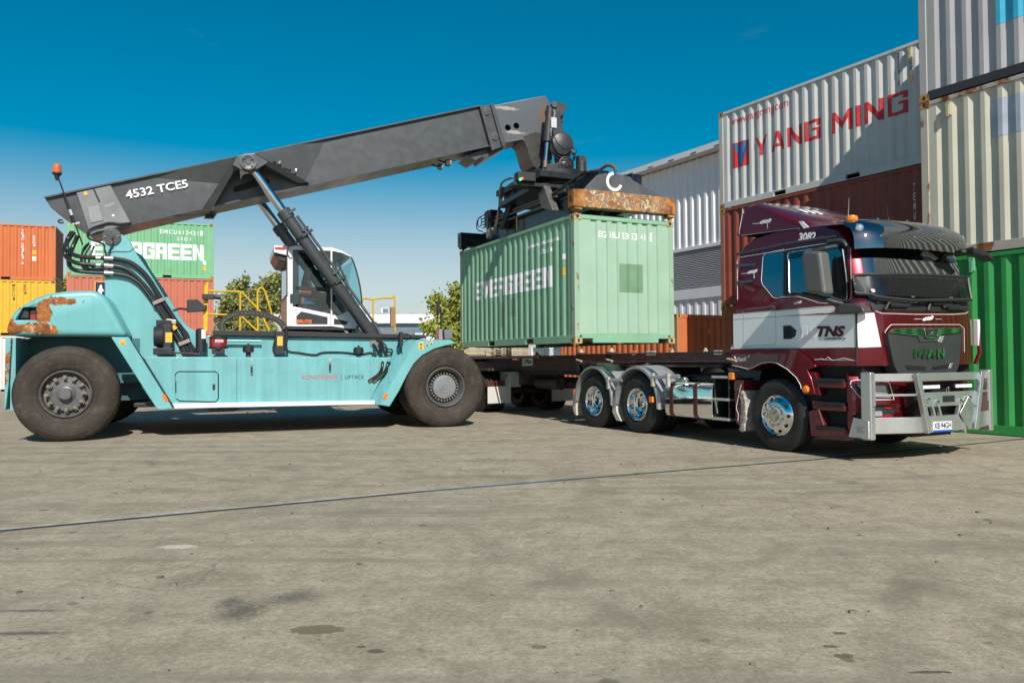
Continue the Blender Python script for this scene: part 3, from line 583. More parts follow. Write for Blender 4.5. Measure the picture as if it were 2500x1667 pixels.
pr = S1((1563, 83), q4, .03); mb = MB(); mb.box(pr.x-.045, pr.x+.045, .024, .03, pr.z-.045, pr.z+.045); mb.build('label', YSIG, RS_); mb = MB(); mb.box(pr.x-.026, pr.x+.026, .021, .025, pr.z-.026, pr.z-.018); mb.box(pr.x-.026, pr.x-.018, .021, .025, pr.z-.018, pr.z+.02); mb.box(pr.x+.018, pr.x+.026, .021, .025, pr.z-.018, pr.z+.02); mb.build('label_mark', BLK, RS_)
ff = mplate([(1495, 1250), (1572, 1262), (1640, 1150), (1690, 1050), (1740, 965), (1800, 905), (1880, 862), (1960, 838), (2037, 822), (1998, 797), (1760, 797)], q2, .03, YW, 'front_fender', TEAL, .02)
A_, B_ = S1((1495, 1250), q2, .03), S1((1760, 797), q2, .03); C_, D_ = S1((1437, 1215), q2, .14), S1((1650, 797), q2, .5)
for f in (lambda v: Vector(v), lambda v: Vector((v[0], mir(v[1]), v[2]))):
    mb = MB(); mb.slab([f(A_), f(B_), f(D_), f(C_)], (-.02, 0, 0)); mb.build('fender_facet', TEALD, RS_)
pr = [S1(a, q2, .03) for a in ((1523, 1210), (1540, 1165), (1563, 1170), (1545, 1217))]; mb = MB(); mb.prism([(p.x, p.z) for p in pr], .022, .03); mb.build('reflector', ORG_M, RS_)
def wlabel(c, q, w, h, tri=0, mk=2):
    p = S1(c, q, .03); mb = MB()
    if tri: mb.prism([(p.x-w, p.z-h), (p.x+w, p.z-h), (p.x, p.z+h)], .024, .03)
    else: mb.box(p.x-w, p.x+w, .024, .03, p.z-h, p.z+h)
    for i in range(mk): z = p.z-h*.5+i*h*.9; mb.box(p.x-w*.35, p.x+w*.35, .022, .0245, z-.018, z+.018, 1)
    mb.build('warning_label', [YSIG, BLK], RS_)
wlabel((1790, 840), q2, .045, .075); wlabel((1832, 828), q2, .04, .035, 1, 1); wlabel((1862, 818), q2, .024, .024, 0, 1)
st = [S1(a, q2, .02) for a in ((60, 1240), (1470, 1218), (1470, 1246), (75, 1275))]
mb = MB(); mb.prism([(p.x, p.z) for p in st], .02, .26)
mb.build('step_plate', paint('white_step', (.66, .66, .68), .5, var=.08, dirt=.3, scale=3), RS_, bevel=.008)
mb = MB(); mb.box(2.2, 2.7, .4, .9, .42, .56); mb.box(.95, 5.3, .5, mir(.5), .52, .6); mb.build('underbelly', DARK, RS_, bevel=.02)
# wheels
def big_wheel(cx, yo, R, w, dirn, front):
    """outer face at yo, width w in direction dirn (+1 into the machine)"""
    wh = bpy.data.objects.new('wheel', None); COL.objects.link(wh); wh.parent = RS_
    P = [(.40, .075), (.43, .03), (.475, .018), (.478, .024), (.488, .022), (.50, .012), (.60, .0), (.66, .004), (.664, .010), (.676, .011), (.68, .008), (.735, .03), (.775, .065), (.797, .11), (.805, .16), (.805, w-.16), (.797, w-.11), (.775, w-.065), (.735, w-.03), (.68, w-.008), (.6, w), (.5, w-.012), (.40, w-.075)]
    P = [(r/.805*R, h) for r, h in P]; fl = .012
    mb = MB(); mb.lathe(P, (cx, yo, R-.015), (0, dirn, 0), 96, 0, fl); ty = mb.build('tyre', TYRE, wh, ang=50)
    k = R/.805; c = (cx, yo, R-.015)
    mb = MB()
    if not front:
        mb.lathe([(.405*k, .1), (.395*k, .045), (.38*k, .03), (.362*k, .05), (.352*k, .13), (.345*k, .17), (.30*k, .175), (.292*k, .12), (.27*k, .105), (.2, .1), (.16, .095), (.13, .07), (.12, .065)], c, (0, dirn, 0), 64)
        mb.build('rim', RIMR, wh, ang=30)
        mb = MB(); mb.lathe([(.285*k, .118), (.28*k, .10), (.13, .088), (.125, .06), (.10, .05), (.098, -.005), (.085, -.02), (0, -.024)], c, (0, dirn, 0), 48); mb.build('hub', RIMG, wh, ang=30)
        for i in range(12):
            a = 2*pi*i/12+.04; u = Vector((cos(a), 0, sin(a))); v = Vector((-sin(a), 0, cos(a))); p = Vector(c)+u*.268*k+Vector((0, dirn*.085, 0))
            mb = MB(); mb.hexa([p+u*a_+v*b_+Vector((0, dirn*y_, 0)) for y_ in (0, -.04) for a_, b_ in ((-.035, -.026), (.045, -.026), (.045, .026), (-.035, .026))]); mb.cyl(p+Vector((0, -dirn*.03, 0)), p+Vector((0, -dirn*.07, 0)), .022, n=6); mb.build('wheel_clamp', BOLT, wh)
    else:
        mb.lathe([(.405*k, .1), (.395*k, .045), (.38*k, .03), (.36*k, .05), (.35*k, .10), (.335*k, .12), (.325*k, .2), (.30*k, .24), (.24, .245), (.2, .25)], c, (0, dirn, 0), 64)
        mb.build('rim', RIMG, wh, ang=30)
        mb = MB(); mb.lathe([(.245, .26), (.24, .15), (.225, .13), (.2, .125), (.12, .12), (.115, .113), (.05, .11), (.045, .10), (0, .10)], c, (0, dirn, 0), 48); mb.build('hub', paint('hub_grey', (.2, .21, .22), .4, .2, var=.15, scale=6), wh, ang=25)
        mb = MB()
        for i in range(28):
            a = 2*pi*i/28; p = Vector(c)+Vector((cos(a), 0, sin(a)))*.272*k; mb.cyl(p+Vector((0, dirn*.25, 0)), p+Vector((0, dirn*.16, 0)), .021, n=6); mb.lathe([(.021, 0), (.015, .012), (0, .016)], p+Vector((0, dirn*.16, 0)), (0, -dirn, 0), 8)
        mb.build('wheel_nuts', BOLT, wh)
    return wh
big_wheel(-.03, 0, .812, .52, 1, False); big_wheel(-.03, mir(0), .812, .52, -1, False)
big_wheel(6.55, 0, .80, .48, 1, True); big_wheel(6.55, .56, .80, .48, 1, True); big_wheel(6.55, mir(0), .80, .48, -1, True); big_wheel(6.55, mir(.56), .80, .48, -1, True)
# ---- boom
bo = s_([(15, 475), (150, 452), (330, 413), (865, 292), (1940, 71), (1992, 246), (1300, 396), (700, 524), (400, 592), (215, 642), (160, 605), (45, 520)], q8, YB)
mb = MB(); mb.prism(bo, YB, mir(YB)); boom = mb.build('boom', BOOM, RS_, bevel=.012)
def bplate(pts, q, y0, y1, name, m, par, bevel=.006):
    mb = MB(); mb.prism(s_(pts, q, y0), y0, y1); return mb.build(name, m, par, bevel=bevel)
# flanges along top and bottom edges
mb = MB(); tl = [S1(a, q8, YB-.05) for a in ((15, 475), (330, 413), (1940, 70))]
mb.beam(tl[0]-Vector((0, -.04, 0)), tl[2]+Vector((0, .04, 0)), .11, .03); mb.build('top_flange', BOOM, boom)
mb = MB(); mb.prism(s_([(220, 640), (400, 592), (700, 524), (1300, 396), (1300, 398), (700, 527), (400, 596), (230, 644)], q8, YB), YB-.02, YB+.0); mb.build('lower_seam', BOOMD, boom)
bl = [S1(a, q8, YB-.04) for a in ((400, 592), (1992, 244))]
mb = MB(); mb.beam(bl[0]+Vector((0, .03, 0)), bl[1]+Vector((0, .03, 0)), .09, .03); mb.build('bottom_flange', BOOM, boom)
bplate([(155, 453), (308, 420), (398, 588), (380, 596), (215, 640), (190, 560)], q8, YB-.07, YB+.0, 'cover_plate', BOOMD, boom, .02)
bplate([(205, 518), (255, 508), (275, 575), (220, 588)], q8, YB-.085, YB-.069, 'access_panel', paint('pale_panel', (.22, .23, .24), .5, var=.15), boom)
bplate([(188, 450), (203, 447), (207, 463), (191, 466)], q8, YB-.078, YB-.069, 'label', YSIG, boom)
bplate([(228, 436), (236, 434), (262, 492), (254, 494)], q8, YB-.085, YB-.069, 'strap', BLK, boom)
bplate([(313, 552), (322, 548), (327, 554), (320, 560), (312, 558)], q8, YB-.078, YB-.069, 'label', WHITE, boom)
lay(text_polys('FIRM', 0, .2), (0, 1, 0, 1), (lambda A, B, C: (lambda u, z: A+(B-A)*u+(C-A)*z))(S1((280, 522), q8, YB-.075), S1((322, 510), q8, YB-.075), S1((284, 506), q8, YB-.075)), 'chalk_lettering', paint('chalk', (.4, .4, .4), .9), boom)
lay(text_polys('4532 TCE5', .022), (0, 1, 0, 1), (lambda A, B, C: (lambda u, z: A+(B-A)*u+(C-A)*z))(S1((378, 482), q8, YB-.03), S1((652, 429), q8, YB-.03), S1((369, 446), q8, YB-.03)), 'number_lettering', WLINE, boom)
# cylinder bracket: outer plate and two sloping webs, both sides
def bracket(mirror):
    f = (lambda v: Vector((v[0], mir(v[1]), v[2]))) if mirror else (lambda v: Vector(v))
    yo = 1.22; T = lambda a, y: S1(a, q8, yo)*1.0
    br = MB(); P = {k: S1(v, q8, yo) for k, v in dict(a=(866, 293), b=(945, 281), c=(1005, 318), d=(958, 348), e=(884, 352), g=(845, 330)).items()}
    br.slab([f(P[k]) for k in 'abcdeg'], (0, .05 if not mirror else -.05, 0))
    for top, low, w in (((866, 293), (712, 524), (45, 8)), ((945, 281), (1185, 410), (-50, 14))):
        a = S1(top, q8, yo); b = S1(low, q8, YB-.12); a2 = S1((top[0]+w[0]*.3, top[1]+18), q8, yo); b2 = S1((low[0]+w[0], low[1]+w[1]*.1), q8, YB-.12)
        ai, bi, a2i, b2i = (Vector((p.x, YB+.02, p.z)) for p in (a, b, a2, b2))
        br.hexa([f(p) for p in (a2, b2, b2i, a2i, a, b, bi, ai)])
    o = br.build('cylinder_bracket', BOOM, boom, bevel=.008)
    for far_, near_, low_, yl in (((465, 386), (866, 293), (790, 410), 1.52), ((1260, 218), (945, 281), (1165, 398), 1.70)):  # invented facets, tilted down so they show as dark triangles on the boom
        p1, p2, p3 = S1(far_, q8, YB), S1(near_, q8, yo), S1(low_, q8, yl); p1 = Vector((p1.x, YB+.004, p1.z)); p2 = S1(near_, q8, YB-.17); p3 = S1(low_, q8, YB-.012); d = MB()
        d.add([f(p) for p in (p1, p2, p3, Vector((p2.x, YB+.004, p2.z)), Vector((p3.x, YB+.004, p3.z)))], [(0, 2, 1), (0, 1, 3), (0, 3, 4), (0, 4, 2), (1, 2, 4, 3)]); d.build('shading_facet', BOOM, boom, smooth=False)
    c = S1((915, 320), q8, yo)
    d = MB(); d.lathe([(.155, 0), (.155, .03), (.12, .035), (.11, .03), (.05, .03), (.045, .045), (0, .045)], f((c.x, yo+.0, c.z)), (0, -1 if not mirror else 1, 0), 32)
    for i in range(4): a = pi/4+i*pi/2; d.cyl(f((c.x+.1*cos(a), yo-.03, c.z+.1*sin(a))), f((c.x+.1*cos(a), yo-.055, c.z+.1*sin(a))), .02, n=6)
    d.build('pin_cap', BOOMS, o)
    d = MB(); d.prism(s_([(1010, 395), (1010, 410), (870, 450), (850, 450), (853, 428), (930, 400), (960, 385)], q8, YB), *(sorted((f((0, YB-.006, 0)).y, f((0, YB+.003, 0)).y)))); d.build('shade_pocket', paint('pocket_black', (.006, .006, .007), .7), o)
bracket(False); bracket(True)
# collar at the end of the outer boom
for nm, pts in (('boom_collar', [(1938, 71), (1952, 68), (2008, 262), (1992, 268)]), ('boom_collar', [(1985, 61), (1999, 58), (2055, 243), (2038, 250)])):
    mb = MB(); mb.prism(s_(pts, q8, YB-.1), YB-.1, mir(YB-.1)); mb.build(nm, BOOM, boom, bevel=.008)
cp = bplate([(1950, 72), (1988, 64), (2042, 250), (2005, 262)], q8, YB-.05, mir(YB-.05), 'wear_pad_plate', BOOM, boom)
for a in ((1968, 95), (2004, 206)):
    c = S1(a, q8, YB-.05); d = MB(); d.lathe([(.085, 0), (.085, .02), (.05, .024), (0, .024)], (c.x, YB-.05, c.z), (0, -1, 0), 24)
    for i in range(10): w = i*pi/5; d.cyl((c.x+.068*cos(w), YB-.065, c.z+.068*sin(w)), (c.x+.068*cos(w), YB-.085, c.z+.068*sin(w)), .011, n=6, m=1)
    d.build('adjuster_cover', [BOOM, BOLT], cp)
mb = MB(); mb.prism(s_([(1880, 288), (1992, 246), (2052, 243), (2050, 258), (1960, 305), (1950, 296), (1920, 312)], q8, YB+.1), YB+.1, mir(YB+.1)); mb.build('slide_block', BOOM, boom, bevel=.01)
# inner section and gooseneck head
YI = YB+.1
io = s_([(60, 240), (190, 213), (905, 75), (958, 165), (975, 330), (1000, 560), (995, 950), (850, 1010), (800, 1085), (745, 1042), (695, 930), (668, 830), (640, 740), (618, 700), (590, 680), (560, 688), (345, 728), (60, 780)], q9, YI)
mb = MB(); mb.prism(io, YI, mir(YI))
m_, t_, b_ = node_mat('scraped_boom_steel'); t = t_
c = mix(t, ramp(t, noise(t, 1.5, 5), .3, .7), (.075, .082, .092), (.10, .107, .118)); pR = S1((880, 380), q9, YI); pS = S1((370, 250), q9, YI); pT = S1((480, 580), q9, YI)
c = mix(t, near_mask(t, (pR.x, pR.z), .15, .42, .9, .8, 4), c, (.17, .08, .04)); c = mix(t, near_mask(t, (pS.x, pS.z), .32, .05, .5, 2.2, 8), c, (.34, .31, .27)); c = mix(t, near_mask(t, (pT.x, pT.z), .32, .045, .5, 2.2, 8), c, (.34, .31, .27))
t.links.new(c, b_.inputs['Base Color']); b_.inputs['Roughness'].default_value = .42; b_.inputs['Metallic'].default_value = .15
inner = mb.build('boom_extension', m_, boom, bevel=.012)
for a in ((392, 515), (508, 490)):
    c = S1(a, q9, YI); r = .073; cut_ = MB(); cut_.lathe([(0, -.1), (r, -.1), (r, .12), (0, .12)], (c.x, YI, c.z), (0, 1, 0), 24)
    if a[0] == 392:
        bpy.context.view_layer.update(); _me = bpy.data.meshes.new_from_object(inner.evaluated_get(bpy.context.evaluated_depsgraph_get())); inner.modifiers.clear(); inner.data = _me
    cut(inner, cut_)
    d = MB(); d.lathe([(0, 0), (r-.004, 0), (0, .004)], (c.x, YI+.11, c.z), (0, 1, 0), 24); d.build('hole_bottom', paint('hole_black', (.004, .004, .004), .9), inner)
inner.data.polygons.foreach_set('use_smooth', [False]*len(inner.data.polygons))
mb = MB(); mb.prism(s_([(600, 640), (760, 575), (835, 597), (872, 700), (890, 760), (905, 950), (850, 1000), (800, 1075), (745, 1030), (700, 925), (650, 740), (622, 690)], q9, YI), YI-.006, YI+.02); mb.build('gooseneck_shade', paint('greasy_shade', (.028, .026, .025), .45, .1, var=.4, scale=4, dirt=.4, dirtcol=(.06, .045, .035)), inner)  # dark slab paints shade onto the lower head, mottled with grease
# ---- hanger, damper and rotator
YH = YB-.12
HG = paint('hanger_grey', (.042, .045, .048), .42, .15, var=.2, scale=3, dirt=.25, dirtcol=(.14, .13, .12))
hp = s_([(940, 205), (960, 180), (1000, 170), (1085, 160), (1110, 165), (1195, 200), (1200, 230), (1165, 320), (1115, 372), (1132, 480), (1180, 650), (1245, 745), (1252, 1000), (1060, 990), (1022, 730), (1000, 560), (985, 400), (950, 262)], q9, YH)
hang = None
for y0 in (YH, mir(YH)-.12):
    mb = MB(); mb.prism(hp, y0, y0+.12); o = mb.build('boom_hanger', HG, RS_, bevel=.015); hang = hang or o
mb = MB(); mb.box(hp[6][0]-.32, hp[6][0]-.05, YH+.1, mir(YH)-.1, hp[6][1]-.35, hp[6][1]-.05); mb.build('hanger_crossbar', HG, RS_, bevel=.02)
c = S1((1018, 205), q9, YH); mb = MB(); mb.cyl((c.x, YH-.05, c.z), (c.x, mir(YH)+.05, c.z), .07, n=20); mb.build('hanger_pin', BOOMS, RS_)
c = S1((1185, 225), q9, YH); 
a0, a1, a2 = S1((965, 255), q9, YH-.13), S1((932, 685), q9, YH-.13), S1((905, 965), q9, YH-.13)
mb = MB(); mb.cyl(a0, a1, .088, n=24); mb.lathe([(.1, 0), (.1, .04)], a1, a1-a0, 24); dp = mb.build('damper_cylinder', HG, RS_, ang=30)
mb = MB(); mb.cyl(a1, a2, .045, n=16); mb.build('piston_rod', STEEL, dp, ang=30); mb = MB(); mb.cyl(a2, S1((895, 1060), q9, YH-.13), .05, n=12); mb.build('rod_end', BOLT, dp)
v = S1((1010, 450), q9, YH-.22); mb = MB(); mb.box(v.x-.07, v.x+.07, v.y-.06, v.y+.06, v.z-.13, v.z+.11); mb.build('valve_block', paint('valve_pale', (.5, .5, .5), .5, var=.3, scale=30), dp, bevel=.01)
mb = MB(); mb.tube([S1((1020, 270), q9, YH-.2), S1((1030, 330), q9, YH-.22), S1((1015, 420), q9, YH-.24)], .022, 8, smooth=4); mb.tube([S1((1000, 490), q9, YH-.22), S1((978, 560), q9, YH-.24), S1((985, 630), q9, YH-.2)], .022, 8, smooth=4); mb.build('damper_hose', paint('braided_hose', (.2, .2, .2), .5, var=.4, scale=40), dp)
c = S1((1140, 735), q9, YH-.12); mb = MB(); mb.lathe([(.30, .12), (.30, .02), (.27, 0), (.25, -.03), (.12, -.07), (0, -.08)], (c.x, YH-.1, c.z), (0, 1, 0), 32); mb.build('hose_reel_cover', HG, RS_, ang=30)
mb = MB()
for k, r in enumerate((.29, .33, .37)): mb.tube([(c.x+r*cos(w)*.9, YH-.08-.04*k, c.z-.02-.05*k+r*sin(w)*.75) for w in [pi*(1.0+i/14) for i in range(15)]], .014, 6)
mb.tube([S1((1000, 500), q9, YH-.2), S1((1020, 620), q9, YH-.25), S1((1080, 740), q9, YH-.28), S1((1180, 810), q9, YH-.28), S1((1265, 790), q9, YH-.2)], .013, 6, smooth=4)
for dx in (0, 25, 45): mb.tube([S1((1245, 800), q9, YH-.1), S1((1275+dx*.6, 860), q9, YH-.15), S1((1295+dx*.3, 930), q9, YH-.1), S1((1260, 1010), q9, YH)], .012, 6, smooth=4)
mb.build('head_hoses', RUB, RS_)
mb = MB(); pw = s_([(1095, 905), (1205, 900), (1200, 950), (1108, 955)], q9, YH); mb.prism(pw, YH-.004, YH+.004); mb.build('window_hole', BLK, hang)
lb = s_([(860, 1120), (885, 1030), (920, 1010), (1050, 1000), (1100, 970), (1150, 930), (1200, 930), (1235, 965), (1262, 1050), (1330, 1110), (1432, 1165), (1430, 1198), (1300, 1190), (870, 1135)], q9, YH-.14)
for y0 in (YH-.14, mir(YH-.14)-.13):
    mb = MB(); mb.prism(lb, y0, y0+.13); o = mb.build('rotator_bracket', HG, RS_, bevel=.015)
    c = S1((1185, 1022), q9, YH-.14); sg = -1 if y0 < 2 else 1; yy = y0 if sg < 0 else y0+.13
    mb = MB(); mb.lathe([(.19, 0), (.19, .03), (.165, .035), (.155, .015), (.07, .02), (.05, .035), (0, .035)], (c.x, yy, c.z), (0, sg, 0), 32)
    for a in (pi, 0): mb.cyl((c.x+.11*cos(a), yy+sg*.01, c.z), (c.x+.11*cos(a), yy+sg*.04, c.z), .028, n=10)
    mb.build('pin_cap', DARK, o)
cx_, cz_ = (S1((1150, 1190), q9, YC).x, S1((1150, 1200), q9, YC).z)
KC = FS.loc(FK.w(3.029, 1.219, 2.591)); cx_ = KC.x
mb = MB(); mb.lathe([(.0, .18), (.72, .18), (.80, .14), (.80, .02), (.74, 0), (.74, -.1), (.86, -.12), (.86, -.22), (0, -.22)], (cx_, YC, cz_-.12), (0, 0, 1), 48); mb.build('slew_ring', DARK, RS_, ang=30)
for dx, dy in ((.62, -.2), (.62, .7)):
    mb = MB(); c = Vector((cx_+dx, YC+dy, cz_)); mb.lathe([(.17, -.1), (.17, .12), (.13, .14), (.13, .36), (.1, .38), (0, .38)], c, (0, 0, 1), 20); mb.box(c.x-.1, c.x+.1, c.y-.1, c.y+.1, c.z+.36, c.z+.5); mb.build('slew_motor', HG, RS_, bevel=.008)
mb = MB(); p = S1((600, 1205), q9, 1.2); mb.box(p.x-.18, p.x+.25, 1.05, 1.3, p.z-.09, p.z+.11); lb_ = mb.build('signal_box', BLK, RS_, bevel=.02)
for a, m in (((562, 1222), glow('green_signal', (.05, .8, .25), 1.2)), ((590, 1210), AMBER)):
    c = S1(a, q9, 1.04); mb = MB(); mb.lathe([(.032, .02), (.03, -.01), (0, -.015)], c, (0, 1, 0), 12); mb.build('signal_lamp', m, lb_)
mb = MB(); p = S1((560, 1295), q9, 1.3); mb.box(p.x-.22, p.x+1.2, 1.15, 1.5, p.z-.05, p.z+.03); mb.box(p.x+.2, p.x+1.9, 1.3, 3.4, p.z-.12, p.z+.0); mb.build('rotator_frame', DARK, RS_, bevel=.01)
# ---- spreader (own axes = the container's)
def sub(name, F, par, PF):
    o = bpy.data.objects.new(name, None); COL.objects.link(o); o.parent = par; o.location = PF.loc(F.o); o.rotation_euler = (0, 0, F.a-PF.a); return o
sp = sub('spreader', FK, RS_, FS); ZT = 2.591; q10 = crop(1120, 400, 4.3556)
RSTB, t, b_ = node_mat('battered_rusty_beam')
c = mix(t, ramp(t, noise(t, 5, 8, .75, (1, 1, 1.6)), .36, .64), (.14, .05, .015), (.50, .21, .05))
c = mix(t, ramp(t, noise(t, 9, 8, .75), .5, .56), c, (.16, .16, .15)); c = mix(t, ramp(t, noise(t, 6.5, 9, .8, (1, 1.3, 1), dist=1.5), .53, .57), c, (.62, .53, .30)); cmid = mix(t, ramp(t, noise(t, 14, 6, .7), .60, .64), c, (.66, .62, .52))
cend = mix(t, ramp(t, noise(t, 4, 9, .75, dist=.6), .38, .66), (.12, .04, .012), (.56, .24, .045))
tcn = N(t, 'ShaderNodeTexCoord'); sx_ = N(t, 'ShaderNodeSeparateXYZ'); t.links.new(tcn.outputs['Object'], sx_.inputs[0])
ab = N(t, 'ShaderNodeMath', operation='SUBTRACT'); ab.inputs[1].default_value = 1.22; t.links.new(sx_.outputs[1], ab.inputs[0]); ab2 = N(t, 'ShaderNodeMath', operation='ABSOLUTE'); t.links.new(ab.outputs[0], ab2.inputs[0])
ab3 = N(t, 'ShaderNodeMath', operation='MULTIPLY_ADD'); ab3.inputs[1].default_value = .7; t.links.new(noise(t, 5, 6), ab3.inputs[0]); t.links.new(ab2.outputs[0], ab3.inputs[2])
ef = N(t, 'ShaderNodeMapRange'); ef.inputs['From Min'].default_value = 1.2; ef.inputs['From Max'].default_value = 1.42; t.links.new(ab3.outputs[0], ef.inputs['Value'])
t.links.new(mix(t, ef.outputs[0], cmid, cend), b_.inputs['Base Color']); b_.inputs['Roughness'].default_value = .8
bp = N(t, 'ShaderNodeBump', Strength=.8, Distance=.015); t.links.new(noise(t, 14, 8, .7), bp.inputs['Height']); t.links.new(bp.outputs[0], b_.inputs['Normal'])
SPG = paint('spreader_grey', (.085, .09, .1), .45, var=.2, rust=.06, scale=3, dirt=.25, dirtcol=(.2, .19, .18))
def K_(a, x=6.1): return FK.onx(*q10(*a), x)
eb = [K_(a) for a in ((1190, 285), (1235, 272), (1330, 276), (2160, 372), (2282, 378), (2280, 552), (2240, 552), (1950, 540), (1330, 462), (1190, 458))]
mb = MB(); mb.prismx([(-.03, ZT+.125), (-.03, ZT+.475), (.30, ZT+.49), (2.14, ZT+.49), (2.47, ZT+.475), (2.47, ZT+.125), (2.2, ZT+.13), (.3, ZT+.13)], 5.86, 6.10)
e_ = mb.build('end_beam', RSTB, sp, bevel=.015)
mb = MB(); q = [(.035*cos(k*pi/6), .07*sin(k*pi/6)) for k in range(12)]; mb.slab([(5.98+a, -.033, ZT+.31+b) for a, b in q], (0, .004, 0)); mb.build('pocket', BLK, sp)
hu = [K_(a, 5.98) for a in ((1320, 290), (1400, 200), (1480, 118), (1560, 100), (1700, 110), (1830, 140), (1850, 175), (2100, 305), (2190, 380))]
mb = MB(); mb.prismx([(p.y, max(p.z, ZT+.45)) for p in hu], 5.90, 5.98); mb.build('end_gusset', SPG, sp, bevel=.01)
# big white C on the gusset
cc = K_((1655, 190), 5.99); rr = .20; mb = MB(); arc = [radians(95)+radians(245)*i/24 for i in range(25)]
mb.grid([[(5.99, cc.y+r*cos(w), cc.z+r*sin(w)*1.0) for w in arc] for r in (rr*.68, rr)]); mb.build('emblem', WLINE, sp)
for x0, m in ((5.93, RUSTY), (-.03, DARK)):
    for y0 in (-.0, 2.28):
        mb = MB(); mb.box(x0, x0+.15, y0+.01, y0+.15, ZT+.06, ZT+.135); mb.box(x0-.02, x0+.17, y0-.01, y0+.17, ZT+.075, ZT+.105); mb.cyl((x0+.075, y0+.08, ZT-.02), (x0+.075, y0+.08, ZT+.1), .03, n=10); mb.build('twistlock', m, sp, bevel=.006)
mb = MB(); mb.prismx([(-.03, ZT+.12), (-.03, ZT+.5), (2.47, ZT+.5), (2.47, ZT+.12)], -.08, .16); mb.build('end_beam', SPRD, sp, bevel=.015)
mb = MB(); q = [(.04*cos(k*pi/6), .11*sin(k*pi/6)) for k in range(12)]; mb.slab([(.04+a, -.033, ZT+.31+b) for a, b in q], (0, .004, 0)); mb.build('pocket', BLK, sp)
for y in (.60, 1.42):
    mb = MB(); mb.box(.14, 5.9, y, y+.40, ZT+.17, ZT+.52); mb.build('telescopic_beam', SPRD, sp, bevel=.02)
    mb = MB(); mb.box(1.25, 4.9, y-.06, y+.46, ZT+.12, ZT+.60); mb.box(1.25, 4.9, y-.1, y-.06, ZT+.12, ZT+.16); mb.box(1.25, 4.9, y-.1, y-.06, ZT+.56, ZT+.6); mb.build('main_beam', SPRD, sp, bevel=.015)
    mb = MB(); mb.prism([(5.95, ZT+.45), (5.95, ZT+.95), (5.6, ZT+1.0), (3.4, ZT+.66), (3.4, ZT+.56)], y+.05, y+.3); mb.build('tapered_arm', SPRD, sp, bevel=.015)
mb = MB(); mb.box(1.1, 5.0, .55, 1.9, ZT+.08, ZT+.14); mb.box(2.0, 4.2, .62, 1.8, ZT+.5, ZT+.62); mb.build('cross_plate', DARK, sp, bevel=.01)
mb = MB(); mb.beam((4.55, .48, ZT+.78), (5.7, .52, ZT+.98), .035, .035); mb.tube([(3.9, .46, ZT+.66), (4.8, .44, ZT+.80), (5.5, .6, ZT+.97), (5.8, .8, ZT+1.0)], .025, 8, smooth=5); mb.build('pipe', paint('dark_pipe', (.04, .035, .032), .5, var=.3), sp)
mb = MB(); mb.tube([(5.6, .85, ZT+1.0), (5.84, .92, ZT+1.09), (5.99, 1.0, ZT+1.03), (6.01, 1.02, ZT+.92)], .034, 10, smooth=6); mb.build('pipe_bend', paint('rusty_pipe_bend', (.12, .06, .035), .7, rust=.5, rscale=9), sp)
# struts down from the rotator
ST = paint('worn_strut', (.12, .115, .105), .45, .3, var=.35, scale=4, dirt=.4, dirtcol=(.2, .18, .15))
for x0, x1 in ((3.0, 3.95),):
    mb = MB(); mb.prism([(p.x, p.z) for p in (FK.on(*q10(*a), .3) for a in ((800, 212), (890, 205), (992, 478), (990, 500), (880, 472)))], .30, .48); mb.build('strut', ST, sp, bevel=.02)
    mb = MB(); mb.hexa([(1.72, .36, ZT+.36), (2.0, .36, ZT+.36), (2.0, .52, ZT+.36), (1.72, .52, ZT+.36), (2.42, .4, ZT+1.3), (2.7, .4, ZT+1.3), (2.7, .6, ZT+1.3), (2.42, .6, ZT+1.3)]); mb.build('strut', DARK, sp, bevel=.02)
    mb = MB(); mb.hexa([(3.72, 2.0, ZT+.34), (4.02, 2.0, ZT+.34), (4.02, 2.14, ZT+.34), (3.72, 2.14, ZT+.34), (2.9, 1.9, ZT+1.32), (3.25, 1.9, ZT+1.32), (3.25, 2.1, ZT+1.32), (2.9, 2.1, ZT+1.32)]); mb.build('strut', DARK, sp, bevel=.02)
mb = MB(); mb.box(1.7, 4.1, .3, 2.15, ZT+1.18, ZT+1.33); mb.box(1.9, 3.6, .42, .6, ZT+.95, ZT+1.2); mb.build('slew_frame', DARK, sp, bevel=.02)
mb = MB(); mb.box(1.5, 4.3, .42, .5, ZT+.52, ZT+.56); mb.box(1.2, 4.6, .40, .46, ZT+.63, ZT+.67); mb.cyl((.9, .5, ZT+.75), (4.9, .5, ZT+.75), .05, n=12); mb.build('slide_rail', ST, sp)
# electrics and loose hoses at the left of the spreader
r = random.Random(5)
mb = MB(); mb.box(.85, 1.25, .35, .7, ZT+.55, ZT+.95); mb.box(1.25, 2.0, .5, .75, ZT+.62, ZT+.78); mb.build('junction_box', DARK, sp, bevel=.02)
mb = MB()
for i in range(4): z = ZT+.8-i*.08; mb.box(.6, .86, .4, .43, z, z+.02)
mb.tube([(.8, .4, ZT+.9), (.55, .3, ZT+.8), (.5, .3, ZT+.55), (.75, .35, ZT+.45)], .014, 6, smooth=5); mb.tube([(.62+.13*cos(w), .32, ZT+.72+.13*sin(w)) for w in [i*pi/8 for i in range(17)]], .012, 6)
mb.tube([(1.0, .4, ZT+.95), (1.15, .3, ZT+.65), (1.35, .26, ZT+.25), (1.5, .25, ZT+.2), (1.75, .25, ZT+.4), (1.95, .3, ZT+.95), (2.1, .3, ZT+1.35)], .038, 8, smooth=6)
mb.build('cable_loom', paint('taped_hose', (.06, .055, .05), .6, var=.6, scale=12), sp)
